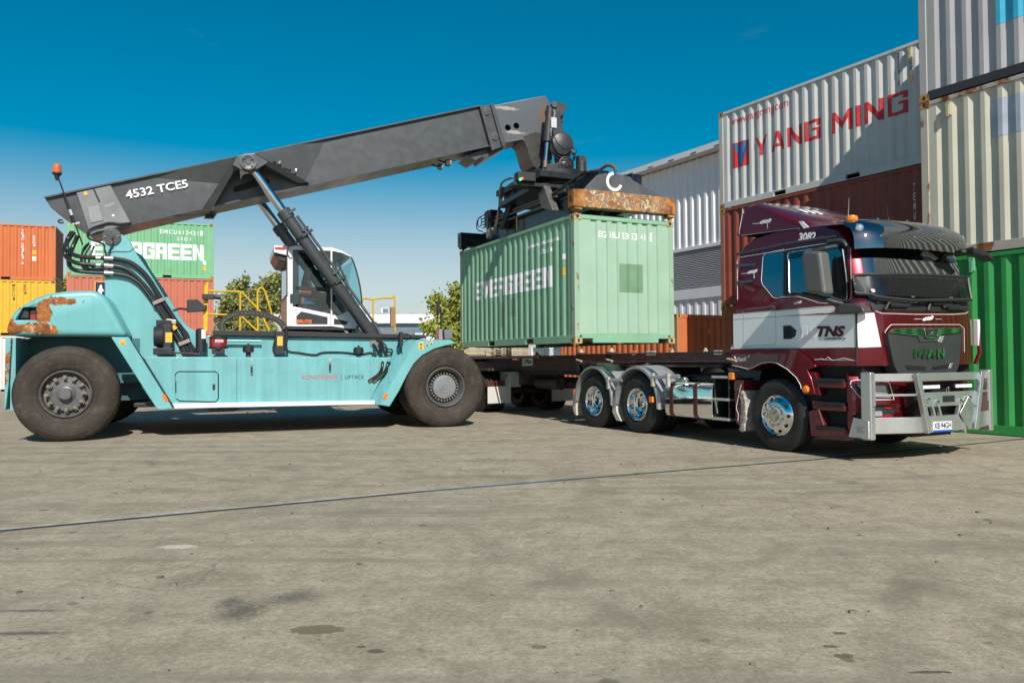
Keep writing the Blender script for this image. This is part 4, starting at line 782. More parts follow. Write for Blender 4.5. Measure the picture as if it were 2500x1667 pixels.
mb = MB(); mb.tube([(1.0, .4, ZT+.95), (1.2, .28, ZT+.6), (1.3, .25, ZT+.2)], .03, 8, smooth=6); mb.build('hose_sleeve', paint('pale_sleeve', (.3, .24, .2), .7, var=.4, scale=20), sp); mb = MB(); mb.tube([(1.9, .3, ZT+.9), (2.0, .3, ZT+1.4), (2.3, .35, ZT+1.5), (2.9, .4, ZT+1.42)], .026, 8, smooth=6); mb.build('hose_sleeve', paint('pale_sleeve', (.3, .24, .2), .7, var=.4, scale=20), sp)
mb = MB(); mb.box(2.55, 2.6, .44, .45, ZT+.2, ZT+.55); mb.box(.95, 1.02, .44, .49, ZT+.42, ZT+.52); mb.build('yellow_mark', YSIG, sp)
mb = MB(); mb.lathe([(.05, 0), (.06, .03), (.02, .1), (0, .1)], (5.8, .1, ZT+.22), (1, 0, 0), 16); w_ = mb.build('work_lamp', DARK, sp); mb = MB(); mb.lathe([(.055, 0), (.04, -.02), (0, -.026)], (5.83, .06, ZT+.22), (.6, 1, 0), 16); mb.build('lens', glow('lit_lamp', (.95, .95, 1), 1.1), w_)

# ---- lift cylinders
CP0 = (lambda p: Vector((p.x, 0, p.z)))(S1((915, 322), q8, 1.45)); CP1 = (lambda p: Vector((p.x, 0, p.z)))(S1((1530, 868), q2, 1.45)); CS = (lambda p: Vector((p.x, 0, p.z)))(S1((1062, 535), q8, 1.45))
for y in (1.45, mir(1.45)):
    a, s, b = (Vector((p.x, y, p.z)) for p in (CP0, CS, CP1)); u = (b-a).normalized(); L_ = (b-a).length; ks = (s-a).dot(u); s = a+u*ks
    mb = MB(); mb.lathe([(.125, 0), (.145, .02), (.145, .2), (.125, .22), (.125, L_-ks-.05), (.1, L_-ks)], s, u, 32); mb.cyl(b+Vector((0, -.13, 0)), b+Vector((0, .13, 0)), .16, n=20); cyl_ = mb.build('lift_cylinder', BOOM, RS_, ang=30)
    mb = MB(); mb.cyl(a+u*.16, s+u*.1, .088, n=28); mb.build('piston_rod', STEEL, cyl_, ang=30)
    mb = MB(); mb.cyl(a+Vector((0, -.12, 0)), a+Vector((0, .12, 0)), .16, n=20); mb.cyl(a, a+u*.22, .11, n=20); mb.build('rod_eye', paint('rod_eye_copper', (.22, .12, .08), .5, .3, var=.3), cyl_)
    nrm = Vector((u.z, 0, -u.x)); 
    if nrm.x < 0: nrm = -nrm
    mb = MB(); mb.tube([s+u*.25+nrm*.16+Vector((0, -.08, 0)), s+u*(L_-ks-.55)+nrm*.16+Vector((0, -.08, 0)), s+u*(L_-ks-.35)+nrm*.12+Vector((0, -.12, 0)), b+nrm*.1+Vector((0, -.16, 0))], .028, 8)
    for k in (.12, .55, 1.6): 
        if k < L_-ks: mb.beam(s+u*(k)+nrm*.05+Vector((0, -.12, 0)), s+u*(k)+nrm*.21+Vector((0, -.12, 0)), .06, .05, up=tuple(u))
    mb.box(0, 0, 0, 0, 0, 0) if False else None
    mb.build('cylinder_pipe', BOOM, cyl_)
    for k in (.62, 1.75):
        mb = MB(); mb.lathe([(.127, 0), (.14, .0), (.14, .05), (.127, .05)], s+u*k, u, 24); mb.beam(s+u*(k+.025)-nrm*.02+Vector((0, -.15, 0)), s+u*(k+.025)+nrm*.24+Vector((0, -.13, 0)), .05, .06, up=tuple(u)); mb.build('pipe_clamp', BLK, cyl_, bevel=.004)
mb = MB()
b = Vector((CP1.x, 1.25, CP1.z))
for pts in (((1460, 830), (1500, 900), (1522, 960), (1500, 1030), (1425, 1085)), ((1500, 830), (1545, 900), (1558, 960), (1530, 1030), (1455, 1088))): mb.tube([S1(p, q2, .1 if i > 1 else 1.0-.4*i) for i, p in enumerate(pts)], .03, 8, smooth=6)
mb.build('cylinder_hoses', RUB, RS_)
mb = MB()
for a in ((1432, 1083), (1462, 1086)): p = S1(a, q2, .1); mb.cyl((p.x-.02, .1, p.z-.01), (p.x+.05, .1, p.z+.025), .03, n=8)
p = S1((1470, 815), q2, 1.15); mb.box(p.x-.12, p.x+.14, 1.0, 1.2, p.z-.08, p.z+.1); mb.build('hose_fittings', paint('fitting_steel', (.2, .2, .19), .5, .4, var=.2, scale=2), RS_, bevel=.008)
mb = MB()
for pts in (((1480, 790), (1540, 830), (1555, 880), (1530, 900)), ((1450, 770), (1500, 790), (1530, 860), (1480, 880)), ((1560, 860), (1590, 870), (1580, 900), (1550, 905))): mb.tube([S1(p, q2, .95) for p in pts], .016, 6, smooth=5)
mb.build('pipe_runs', RUB, RS_)

# ---- operator cab
CB = sub('operator_cab', Frame(*FS.w(0, 0, 0)[:2], FS.a), RS_, FS)
y0c, y1c = 1.9, 3.85
def cb(pts, y=y0c): return s_(pts, q11, y)
CWH = paint('cab_white', (.70, .70, .71), .35, var=.04, coat=.2, dirt=.08)
xr = S1((378, 700), q11, y0c).x; zb = S1((600, 1370), q11, y0c).z
def both(fn, name, m, bevel=.01):
    for f in (0, 1):
        mb = MB(); fn(mb, f); mb.build(name, m, CB, bevel=bevel)
yy = lambda f, a, b: (y0c+a, y0c+b) if not f else (y1c-b, y1c-a)
both(lambda mb, f: mb.prism(cb([(378, 1360), (378, 140), (440, 140), (470, 180), (470, 1360)]), *yy(f, 0, .09)), 'rear_pillar', CWH)
both(lambda mb, f: mb.prism(cb([(1050, 1362), (1048, 200), (1075, 200), (1076, 1362)]), *yy(f, 0, .05)), 'door_pillar', CWH, .004)
both(lambda mb, f: mb.prism(cb([(470, 1362), (470, 1050), (1048, 1168), (1048, 1362)]), *yy(f, .004, .05)), 'door_panel', CWH)
both(lambda mb, f: mb.prism(cb([(1076, 1362), (1076, 1178), (1160, 1185), (1400, 1100), (1530, 1022), (1556, 1050), (1512, 1140), (1440, 1400), (1300, 1392)]), *yy(f, .004, .05)), 'front_panel', CWH)
both(lambda mb, f: mb.prism(cb([(390, 1400), (390, 1362), (1300, 1385), (1440, 1400), (1430, 1420)]), *yy(f, .02, .3)), 'sill', BLK, .004)
mb = MB(); mb.prism(cb([(378, 145), (530, 120), (820, 146), (1070, 152), (1220, 203), (1368, 288), (1366, 300), (1210, 235), (1060, 205), (820, 200), (470, 185), (378, 180)]), y0c, y1c); mb.build('cab_roof', CWH, CB, bevel=.02, seg=3)
mb = MB(); mb.prism(cb([(395, 128), (520, 118), (600, 126), (600, 150), (395, 160)]), y0c+.02, y1c-.02); mb.build('roof_hatch', BLK, CB, bevel=.01)
# dark door glazing frame, glass
both(lambda mb, f: mb.prism(cb([(470, 190), (560, 190), (560, 1010), (470, 1050)]), *yy(f, .0, .03)), 'door_frame', paint('slate_frame', (.03, .04, .05), .25, coat=.4), .004)
both(lambda mb, f: mb.prism(cb([(985, 205), (1046, 205), (1046, 1165), (985, 1150)]), *yy(f, .0, .03)), 'door_frame', BLK, .004)
both(lambda mb, f: mb.prism(cb([(560, 190), (985, 205), (985, 250), (560, 240)]), *yy(f, .0, .03)), 'door_frame', BLK, .004)
both(lambda mb, f: mb.prism(cb([(500, 740), (985, 765), (985, 830), (500, 800)]), *yy(f, .0, .02)), 'door_frame', BLK, .004)
both(lambda mb, f: mb.prism(cb([(555, 195), (990, 210), (990, 1150), (555, 1065)]), *yy(f, .012, .016)), 'door_glass', CABGL, 0)
both(lambda mb, f: mb.prism(cb([(1078, 1175), (1078, 210), (1205, 240), (1368, 300), (1385, 330), (1250, 1175)]), *yy(f, .012, .016)), 'quarter_glass', CABGL, 0)
both(lambda mb, f: mb.prism(cb([(1076, 1180), (1076, 215), (1086, 215), (1086, 1170), (1250, 1172), (1250, 1182)]), *yy(f, .004, .02)), 'quarter_frame', BLK, .003)
# curved windscreen
wsx = [S1(a, q11, y0c) for a in ((1366, 300), (1405, 385), (1440, 490), (1472, 610), (1500, 740), (1520, 880), (1530, 1020))]
mb = MB(); mb.grid([[(p.x+.10*(1-t*t), (y0c+y1c)/2+t*(y1c-y0c)/2, p.z) for t in [i/6-1 for i in range(13)]] for p in wsx]); mb.build('windscreen', CABGLT, CB)
mb = MB()
for sgy in (y0c+.0, y1c-.03): mb.tube([(p.x, sgy+.015, p.z) for p in wsx], .016, 6)
mb.tube([S1((1185, 420), q11, 2.3), S1((1240, 560), q11, 2.25), S1((1300, 760), q11, 2.1), S1((1345, 900), q11, 2.0)], .012, 6); mb.tube([S1((1230, 510), q11, 2.2), S1((1320, 720), q11, 2.1), S1((1400, 940), q11, 1.98)], .014, 6); mb.build('windscreen_frame', BLK, CB)
# rear: window above, panel below, air conditioner
zr = S1((378, 880), q11, y0c).z; z1_ = S1((378, 180), q11, y0c).z
mb = MB(); mb.box(xr-.0, xr+.03, y0c+.02, y1c, zb, zr); mb.build('rear_panel', paint('dusty_cab_panel', (.34, .31, .27), .3, .3, var=.15, dirt=.3), CB, bevel=.01)
mb = MB(); mb.box(xr, xr+.012, y0c+.02, y1c-.02, zr, z1_); mb.build('rear_window', glass('rear_cab_glass', (.4, .55, .5), .25), CB)
mb = MB()
for y in (y1c-.08, y0c+.0): mb.box(xr-.006, xr+.03, y, y+.08, zr, z1_)
mb.box(xr-.006, xr+.03, y0c, y1c, zr-.03, zr+.02); mb.build('rear_frame', BLK, CB)
acp = cb([(385, 118), (180, 118), (95, 215), (95, 290), (180, 225), (230, 255), (385, 262)], y0c+.05)
mb = MB(); px = S1((180, 118), q11, y0c+.05); pz = S1((180, 230), q11, y0c+.05); mb.prism([(xr+.02, px.z), (px.x, px.z), (px.x-.0, pz.z), (xr+.02, pz.z-.06)], y0c+.03, y1c-.1); ac = mb.build('air_conditioner', CWH, CB, bevel=.02)
mb = MB(); mb.box(px.x+.02, xr-.02, y0c+.018, y0c+.03, px.z-.085, px.z-.04); mb.build('tail_light', paint('red_lens', (.5, .03, .02), .2, coat=.5), ac)
mb = MB(); mb.prism([(xr, pz.z-.055), (px.x, pz.z-.003), (px.x+.1, pz.z-.16), (xr, pz.z-.2)], y0c+.1, y1c-.15); mb.build('intake_grille', DARK, ac, bevel=.02)
# decal and name on the door
mb = MB(); mb.prism(cb([(525, 1310), (525, 1200), (600, 1132), (1002, 1218), (1000, 1325), (540, 1325)], y0c), y0c-.004, y0c+.003); dc = mb.build('door_decal', paint('slate_decal', (.025, .03, .035), .4), CB)
lay(text_polys('BRUTIS', .035), (S1((535, 1280), q11, y0c).x, S1((760, 1280), q11, y0c).x, S1((640, 1310), q11, y0c).z, S1((640, 1256), q11, y0c).z), lambda u, z: Vector((u, y0c-.008, z)), 'name_lettering', ORG_M, dc)
mb = MB(); mb.prism(cb([(1100, 1330), (1100, 1238), (1318, 1285), (1290, 1335)], y0c), y0c-.002, y0c+.003); mb.build('front_decal', BLK, CB)
c = S1((525, 1125), q11, y0c); mb = MB(); arc = [radians(60)+radians(270)*i/20 for i in range(21)]; mb.grid([[(c.x+r*cos(w), y0c-.002, c.z+r*sin(w)) for w in arc] for r in (.030, .036)]); mb.build('emblem', REDP, CB)
mb = MB(); p = S1((450, 930), q11, y0c); mb.box(p.x-.03, p.x+.02, y0c-.04, y0c, p.z-.09, p.z+.09); mb.build('door_handle', BLK, CB, bevel=.01)
mb = MB(); p = S1((440, 200), q11, y0c); mb.tube([S1((400, 150), q11, y0c-.02), S1((392, 250), q11, y0c-.04), S1((430, 310), q11, y0c-.03), S1((460, 300), q11, y0c-.02)], .008, 6, smooth=5); mb.tube([S1((450, 140), q11, y0c), S1((449, 85), q11, y0c)], .006, 6); mb.build('cab_wiring', RUB, CB)
mb = MB(); mb.tube([S1((1085, 450), q11, 2.3), S1((1120, 440), q11, 2.3), S1((1135, 470), q11, 2.3), S1((1130, 600), q11, 2.3)], .014, 6, smooth=4); mb.build('grab_handle', BLK, CB)
# inside
mb = MB(); sx = S1((640, 900), q11, 2.7).x
mb.box(sx-.12, sx+.42, 2.24, 2.78, zb+.36, zb+.50); mb.hexa([(sx-.22, 2.26, zb+.44), (sx-.08, 2.26, zb+.44), (sx-.08, 2.76, zb+.44), (sx-.22, 2.76, zb+.44), (sx-.30, 2.3, zb+1.05), (sx-.18, 2.3, zb+1.05), (sx-.18, 2.74, zb+1.05), (sx-.30, 2.74, zb+1.05)]); mb.box(sx, sx+.3, 2.35, 2.7, zb+.02, zb+.36); mb.build('operator_seat', BLK, CB, bevel=.04, seg=3)
mb = MB(); mb.box(sx+.0, sx+.45, 2.08, 2.16, zb+.56, zb+.63); mb.build('armrest', BLK, CB, bevel=.02)
mb = MB(); p = S1((665, 850), q11, 2.1); mb.box(p.x-.12, p.x+.12, 2.06, 2.1, p.z-.045, p.z+.045); mb.build('orange_strap', ORG_M, CB, bevel=.01); mb = MB(); p = S1((615, 960), q11, 2.1); mb.box(p.x-.02, p.x+.03, 2.06, 2.1, p.z-.07, p.z+.07); mb.build('orange_strap', ORG_M, CB, bevel=.01)
mb = MB(); mb.box(sx+.62, sx+1.0, 2.35, 3.1, zb+.02, zb+.75); mb.cyl((sx+.55, 2.7, zb+.75), (sx+.6, 2.7, zb+.72), .2, n=24); mb.cyl((sx+.58, 2.7, zb+.75), (sx+.72, 2.7, zb+.4), .03, n=8); mb.box(xr+.05, sx+1.1, y0c+.08, y1c-.08, zb, zb+.05); mb.build('console', DARK, CB, bevel=.02)
mb = MB(); mb.box(sx-.45, sx+.75, y0c+.1, y1c-.1, S1((600, 215), q11, y0c).z-.06, S1((600, 215), q11, y0c).z); mb.build('headliner', BLK, CB)
mb = MB(); p = S1((1200, 350), q11, 2.6); mb.lathe([(0, -.06), (.09, -.04), (.11, .02), (.0, .05)], p, (1, -.3, 0), 16); mb.tube([p, S1((1250, 270), q11, 2.6)], .012, 6); mb.build('mirror', BLK, CB)
lapel = None
# ---- deck plate, cable chain, valves, tanks along the body top
zd0, zd1 = S1((340, 768), q2, .95).z, S1((340, 732), q2, .95).z
dk = [S1(a, q2, .93) for a in ((340, 730), (900, 737), (1370, 752), (1825, 762), (1825, 786), (1370, 782), (900, 775), (340, 766))]
mb = MB(); mb.prism([(p.x, p.z) for p in dk], .93, mir(.93)); mb.build('deck_plate', BLK, RS_, bevel=.008)
ch = [S1(a, q2, 1.55) for a in ((408, 735), (403, 690), (425, 655), (470, 628), (530, 614), (610, 610), (690, 622), (760, 645), (810, 675), (838, 712))]
mb = MB(); mb.tube(ch, .075, 4, smooth=5, flat=1.4); chn = mb.build('cable_chain', paint('chain_black', (.022, .022, .023), .5, var=.3, scale=20), RS_, smooth=False)
mb = MB()
for i in range(len(ch)-1):
    for k in range(3): p = ch[i].lerp(ch[i+1], (k+.5)/3); mb.cyl(p+Vector((0, -.085, .0)), p+Vector((0, -.06, 0)), .012, n=6)
mb.build('chain_pins', BOLT, chn)
yp = [S1(a, q2, 1.35) for a in ((281, 420), (310, 420), (310, 742), (275, 742))]
mb = MB(); mb.prism([(yp[0].x, yp[0].z), (yp[1].x, yp[1].z), (yp[1].x-.01, yp[2].z), (yp[0].x-.02, yp[2].z)], 1.3, 1.4); mb.cyl((yp[0].x+.06, 1.35, yp[0].z), (yp[0].x+.06, 1.35, yp[0].z+.06), .04, n=10); pt_ = mb.build('camera_post', YEL, RS_, bevel=.008)
mb = MB(); p = S1((305, 498), q2, 1.28); mb.box(p.x-.1, p.x+.12, 1.2, 1.3, p.z-.05, p.z+.05); mb.cyl((p.x+.12, 1.25, p.z), (p.x+.24, 1.25, p.z-.01), .045, n=12); mb.build('camera', BLK, pt_, bevel=.01)
bx_ = s_([(160, 518), (235, 516), (278, 555), (300, 555), (297, 575), (275, 600), (160, 605)], q2, 1.25); mb = MB(); mb.prism(bx_, 1.22, 1.34); b_x = mb.build('bracket_box', BLK, pt_, bevel=.008)
mb = MB(); mb.tube([S1(a, q2, 1.28) for a in ((160, 585), (110, 580), (80, 590), (40, 600))], .02, 6, smooth=4); mb.build('cable', RUB, pt_)
def rail(paths, y, name='hand_rail', r=.022):
    mb = MB()
    for pts in paths: mb.tube([S1(a, q2, y) for a in pts], r, 10, smooth=5 if len(pts) > 3 else 0)
    return mb.build(name, YEL, RS_)
rail([[(310, 455), (540, 463)], [(540, 463), (720, 650)], [(533, 463), (530, 738)], [(310, 618), (530, 625)], [(530, 625), (650, 735)]], 3.4); rail([[(655, 738), (653, 560), (652, 475), (660, 447), (680, 436), (698, 450), (710, 480), (770, 680)]], 3.1); rail([[(690, 640), (735, 738)]], 3.1)
rail([[(1378, 535), (1385, 515), (1400, 508), (1455, 514), (1530, 505), (1585, 506), (1598, 494), (1606, 500), (1608, 620), (1609, 745)], [(1455, 514), (1460, 740)]], 3.5)
mb = MB(); p = S1((1590, 645), q2, 3.42); mb.box(p.x-.06, p.x+.05, 3.3, 3.4, p.z-.22, p.z+.25); mb.build('side_marker', paint('brown_marker', (.3, .17, .07), .6), RS_, bevel=.01); mb = MB(); p = S1((1460, 690), q2, 3.4); mb.box(p.x-.06, p.x+.06, 3.3, 3.4, p.z-.2, p.z+.06); mb.build('rail_lamp', BLK, RS_, bevel=.01)
# hoses over the tower and down to the tank
def hose(pts, q, y, r, name='hydraulic_hose', m=RUB, sm=6):
    mb = MB(); mb.tube([S1(a, q, y if not callable(y) else y(i)) for i, a in enumerate(pts)], r, 10, smooth=sm); return mb.build(name, m, RS_)
yh = lambda i: 1.5 if i < 2 else (1.2 if i < 4 else .93)
hose([(690, 180), (645, 260), (640, 330), (680, 385), (740, 412), (850, 425), (1000, 432), (1090, 438), (1250, 475), (1400, 600), (1550, 830), (1680, 1030), (1740, 1110), (1860, 1365)], q3, yh, .040)
hose([(710, 180), (630, 300), (618, 380), (655, 440), (740, 480), (880, 497), (1000, 503), (1100, 508), (1230, 550), (1380, 690), (1500, 850), (1625, 1030), (1690, 1150), (1835, 1365)], q3, yh, .040)
hose([(745, 215), (690, 340), (660, 440), (670, 510), (730, 550), (880, 568), (1000, 573), (1090, 578), (1230, 605), (1340, 680), (1450, 820), (1590, 1020), (1650, 1130), (1800, 1365)], q3, yh, .040)
hose([(1735, 1095), (1790, 1160), (1820, 1250), (1890, 1340)], q3, .93, .03); hose([(1650, 1120), (1720, 1250), (1770, 1365)], q3, .93, .035)
for pts in ([(845, 300), (790, 380), (775, 460), (800, 530), (870, 555), (990, 560)], [(870, 310), (820, 390), (815, 470), (850, 530), (990, 548)], [(900, 320), (860, 420), (855, 480), (900, 530), (990, 535)], [(850, 290), (800, 340), (785, 430), (800, 500), (850, 545), (990, 552)]): hose(pts, q3, lambda i: 1.6-.1*i, .018)
mb = MB()
for a, b in (((1000, 432), (1085, 438)), ((1000, 503), (1085, 508)), ((1000, 573), (1085, 578)), ((920, 428), (965, 430)), ((920, 499), (965, 502))): mb.cyl(S1(a, q3, .93), S1(b, q3, .93), .044, n=12)
mb.build('hose_ferrules', paint('ferrule_steel', (.36, .36, .35), .4, .7, var=.15), RS_, ang=30)
for a, b in (((1465, 870), (1570, 825)), ((1365, 0), (1365, 0)), ((1710, 1260), (1820, 1218))):
    if a == b: continue
    mb = MB(); mb.beam(S1(a, q3, .90), S1(b, q3, .90), .1, .07); mb.build('hose_clamp', paint('clamp_brown', (.3, .24, .2), .5, .4), RS_, bevel=.01)
mb = MB(); mb.beam(S1((1590, 1035), q3, .92), S1((1690, 1045), q3, .92), .12, .09); mb.build('hose_manifold', paint('manifold_pale', (.5, .44, .36), .4, .5, var=.2, scale=12), RS_, bevel=.015)
mb = MB(); mb.cyl(S1((1650, 1080), q3, .88), S1((1680, 1115), q3, .88), .05, n=12); mb.build('hose_sleeve', YSIG, RS_)
mb = MB(); p = S1((1020, 520), q3, .95); p2 = S1((1020, 610), q3, .95); p3 = S1((1020, 420), q3, .95); mb.box(p.x-.05, p.x+.045, .93, 1.0, p2.z, p3.z); mb.build('hose_bracket', DARK, RS_, bevel=.006)
hose([(1075, 230), (1080, 290), (1055, 350), (1035, 390)], q3, .95, .014); hose([(1000, 135), (900, 160), (840, 200), (860, 250), (990, 300), (1010, 380), (1060, 430)], q3, lambda i: (1.75, 1.75, 1.7, 1.5, 1.2, .97, .95)[i], .018)
hose([(1250, 95), (1150, 105), (1060, 95), (980, 110), (860, 160), (840, 230)], q3, YB-.1, .02, 'boom_wiring'); hose([(2080, -20), (1980, 0), (1820, 15), (1640, 25), (1530, 45), (1330, 90), (1230, 95)], q3, YB-.03, .016, 'boom_wiring')
p = S1((1070, 225), q3, YW-.03); mb = MB(); mb.lathe([(.155, 0), (.155, .035), (.05, .04), (.045, .05), (0, .05)], (p.x, YW, p.z), (0, -1, 0), 36)
for k in range(4): w = .1+k*pi/2; mb.cyl((p.x+.11*cos(w), YW-.03, p.z+.11*sin(w)), (p.x+.11*cos(w), YW-.06, p.z+.11*sin(w)), .018, n=8, m=1)
mb.build('boom_pivot', [BOOM, BOLT], RS_)
em_ = s_([(1045, 350), (1215, 358), (1250, 350), (1268, 330), (1272, 318), (1280, 335), (1262, 360), (1230, 372), (1090, 370), (1040, 395)], q3, YW); mb = MB(); mb.prism(em_, YW-.02, YW+.01); mb.build('tower_rib', TEALD, RS_, bevel=.008)
# cooler and pump cluster
fan = s_([(1560, 1070), (1640, 1065), (1640, 1305), (1560, 1300)], q3, .55); mb = MB(); mb.prism(fan, .5, .95); cl_ = mb.build('oil_cooler', BLK, RS_, bevel=.01)
c = S1((1545, 1180), q3, .62); mb = MB(); mb.cyl((c.x+.04, .62, c.z), (c.x-.12, .62, c.z), .22, .18, n=20); mb.build('fan_motor', BLK, cl_); p = S1((1612, 1190), q3, .49); mb = MB(); mb.box(p.x-.05, p.x+.06, .494, .5, p.z-.09, p.z+.09); mb.build('warning_label', YSIG, cl_)
mb = MB(); p = S1((1530, 1050), q3, .6); mb.box(p.x-.06, p.x+.18, .55, .9, p.z-.05, p.z+.05); mb.build('cooler_bracket', DARK, cl_, bevel=.01); mb = MB(); p = S1((1545, 1325), q3, .5); mb.box(p.x-.12, p.x+.2, .3, .9, p.z-.06, p.z+.06); mb.cyl(S1((1560, 1330), q3, .35), S1((1920, 1350), q3, .35), .018, n=8); mb.build('cooler_base', DARK, cl_, bevel=.01)
a, b = S1((1922, 1330), q3, .7), S1((1922, 1120), q3, .7); mb = MB(); mb.lathe([(.0, 0), (.09, 0), (.09, (b-a).length), (.05, (b-a).length+.03), (0, (b-a).length+.03)], a, (0, 0, 1), 24); ac_ = mb.build('accumulator', BLK, RS_, ang=30); mb = MB(); p = S1((1945, 1160), q3, .6); mb.box(p.x-.03, p.x+.04, .605, .612, p.z-.08, p.z+.09); mb.build('label', WHITE, ac_)
c = S1((2090, 1350), q3, .5); ztop_ = S1((2090, 1180), q3, .5).z; h_ = ztop_-c.z; mb = MB(); mb.lathe([(0, h_*.42), (.155, h_*.42), (.155, h_*.86), (.15, h_*.9), (0, h_*.9)], (c.x, .5, c.z), (0, 0, 1), 32); gp = mb.build('grease_reservoir', RED, RS_, ang=30)
mb = MB(); mb.lathe([(0, h_*.3), (.165, h_*.3), (.165, h_*.44), (0, h_*.44)], (c.x, .5, c.z), (0, 0, 1), 32); mb.lathe([(.16, h_*.86), (.165, h_*.95), (.12, h_*1.02), (0, h_*1.02)], (c.x, .5, c.z), (0, 0, 1), 32); mb.box(c.x-.11, c.x+.11, .36, .6, c.z, c.z+h_*.32); mb.cyl((c.x, .36, c.z+.12), (c.x, .32, c.z+.12), .04, n=16); mb.build('pump_body', BLK, gp, bevel=.01)
mb = MB(); mb.box(c.x-.055, c.x+.085, .338, .346, c.z+h_*.64, c.z+h_*.80); lb2 = mb.build('label', WHITE, gp); mb = MB(); mb.box(c.x-.05, c.x+.08, .335, .338, c.z+h_*.66, c.z+h_*.69); mb.build('label_stripe', REDP, gp); lay(text_polys('LINCOLN', .01), (c.x-.045, c.x+.075, c.z+h_*.71, c.z+h_*.77), lambda u, z: Vector((u, .335, z)), 'label_lettering', NAVY, gp)
for a in ((588, 912), (1355, 920)):
    p = S1(a, q2, .5); mb = MB(); mb.lathe([(.045, -.02), (.045, .07), (.095, .075), (.1, .12), (.1, .17), (.085, .175), (.085, .2), (.02, .2), (.02, .24), (0, .24)], (p.x, .5, p.z), (0, 0, 1), 20); mb.build('filler_cap', BLK, RS_, ang=30)
vb = s_([(775, 738), (842, 738), (842, 895), (775, 900)], q2, .7); mb = MB(); mb.prism(vb, .65, .95); v_ = mb.build('valve_box', BLK, RS_, bevel=.01); p = S1((808, 805), q2, .65); mb = MB(); mb.box(p.x-.05, p.x+.05, .642, .65, p.z-.09, p.z+.09); mb.build('warning_label', YSIG, v_)
mb = MB(); mb.tube([S1(a, q2, .6) for a in ((848, 720), (856, 760), (850, 850), (870, 880), (940, 890), (1050, 905), (1110, 888), (1250, 888), (1370, 900), (1440, 890), (1460, 910))], .028, 8, smooth=5); mb.tube([S1(a, q2, .65) for a in ((780, 780), (762, 860), (775, 905))], .02, 6, smooth=4); mb.build('side_hose', RUB, RS_)
mb = MB(); mb.cyl(S1((425, 803), q2, .9), S1((680, 806), q2, .9), .025, n=8); mb.build('grab_rail', TEAL, RS_)
# mirrors, lamps, beacon
mp_ = s_([(1640, 742), (1660, 742), (1664, 750), (1660, 840), (1650, 850), (1635, 850), (1632, 842)], q2, .1); mb = MB(); mb.prism(mp_, .02, .2); mr_ = mb.build('side_mirror', BLK, RS_, bevel=.02); mb = MB(); mb.tube([S1(a, q2, .15) for a in ((1660, 790), (1668, 765), (1690, 755), (1715, 770), (1750, 800))], .014, 8, smooth=4); mb.tube([S1(a, q2, .15) for a in ((1655, 850), (1656, 885), (1680, 908))], .012, 8, smooth=4); mb.build('mirror_arm', BLK, mr_)
mp_ = s_([(1903, 530), (1912, 525), (1918, 540), (1918, 610), (1908, 628), (1901, 600)], q2, 3.6); mb = MB(); mb.prism(mp_, 3.55, 3.7); mr_ = mb.build('side_mirror', BLK, RS_, bevel=.02); mb = MB(); mb.tube([S1(a, q2, 3.62) for a in ((1930, 740), (1928, 575), (1915, 575))], .02, 8); mb.build('mirror_arm', BLK, mr_)
hl = s_([(1935, 730), (1990, 728), (1998, 790), (1940, 795)], q2, 3.2); mb = MB(); mb.prism(hl, 3.0, 3.4); h2 = mb.build('headlamp_box', paint('lamp_box_grey', (.16, .17, .18), .4, coat=.2), RS_, bevel=.015); mb = MB(); p = S1((1930, 760), q2, 3.1); mb.box(p.x-.08, p.x, 2.98, 3.3, p.z-.12, p.z+.12); mb.build('headlamp', LAMP, h2)
def work_lamp(c, q, y, s, dx=1):
    p = S1(c, q, y); mb = MB(); mb.box(p.x-s, p.x+s*.5, y-s*.6, y+s*.8, p.z-s, p.z+s); mb.cyl((p.x-s, y, p.z), (p.x-s*3, y+.1, p.z+s), .02, n=6); o = mb.build('work_lamp', BLK, RS_, bevel=.01); mb = MB(); mb.lathe([(s*.9, 0), (s*.8, .03), (0, .04)], (p.x+s*.5, y-.02, p.z), (1, -.4, -.3), 16); mb.build('lens', LAMP, o)
work_lamp((1048, 322), q8, 1.75, .05); work_lamp((1118, 358), q8, 1.7, .07); work_lamp((1800, 322), q8, 2.0, .07); work_lamp((1765, 340), q8, 2.1, .06)
b0, b1 = S1((440, 475), q1, 1.6), S1((303, 100), q1, 1.6); bc = thing('x', '', '') if False else None
mb = MB(); mb.cyl(b0, b1, .014, n=8); mb.cyl(b0.lerp(b1, .3), b0.lerp(b1, .64), .024, n=10); mb.lathe([(.0, -.12), (.03, -.1), (.05, -.02), (.08, .0), (.08, .03), (0, .03)], b1, (0, 0, 1), 20); bm3 = mb.build('beacon_mast', DARK, RS_, ang=30)
mb = MB(); mb.lathe([(.078, .03), (.078, .06), (.07, .13), (.066, .17), (.05, .19), (0, .195)], b1, (0, 0, 1), 24); mb.build('amber_beacon', paint('orange_beacon', (.62, .13, .02), .25, var=.2, coat=.5), bm3, ang=30)
mb = MB(); p = S1((405, 360), q1, 1.62); mb.beam(S1((388, 365), q1, 1.62), S1((425, 358), q1, 1.62), .08, .03); p = S1((375, 275), q1, 1.58); mb.cyl(b0.lerp(b1, .42)+Vector((0, -.01, 0)), b0.lerp(b1, .5)+Vector((0, -.01, 0)), .032, n=10); mb.build('mast_clamp', ALUW, bm3)
mb = MB(); mb.tube([S1(a, q3, 1.6) for a in ((600, 70), (570, 68), (558, 80), (575, 95), (610, 92))], .016, 6, smooth=4); mb.build('lifting_eye', BLK, RS_)

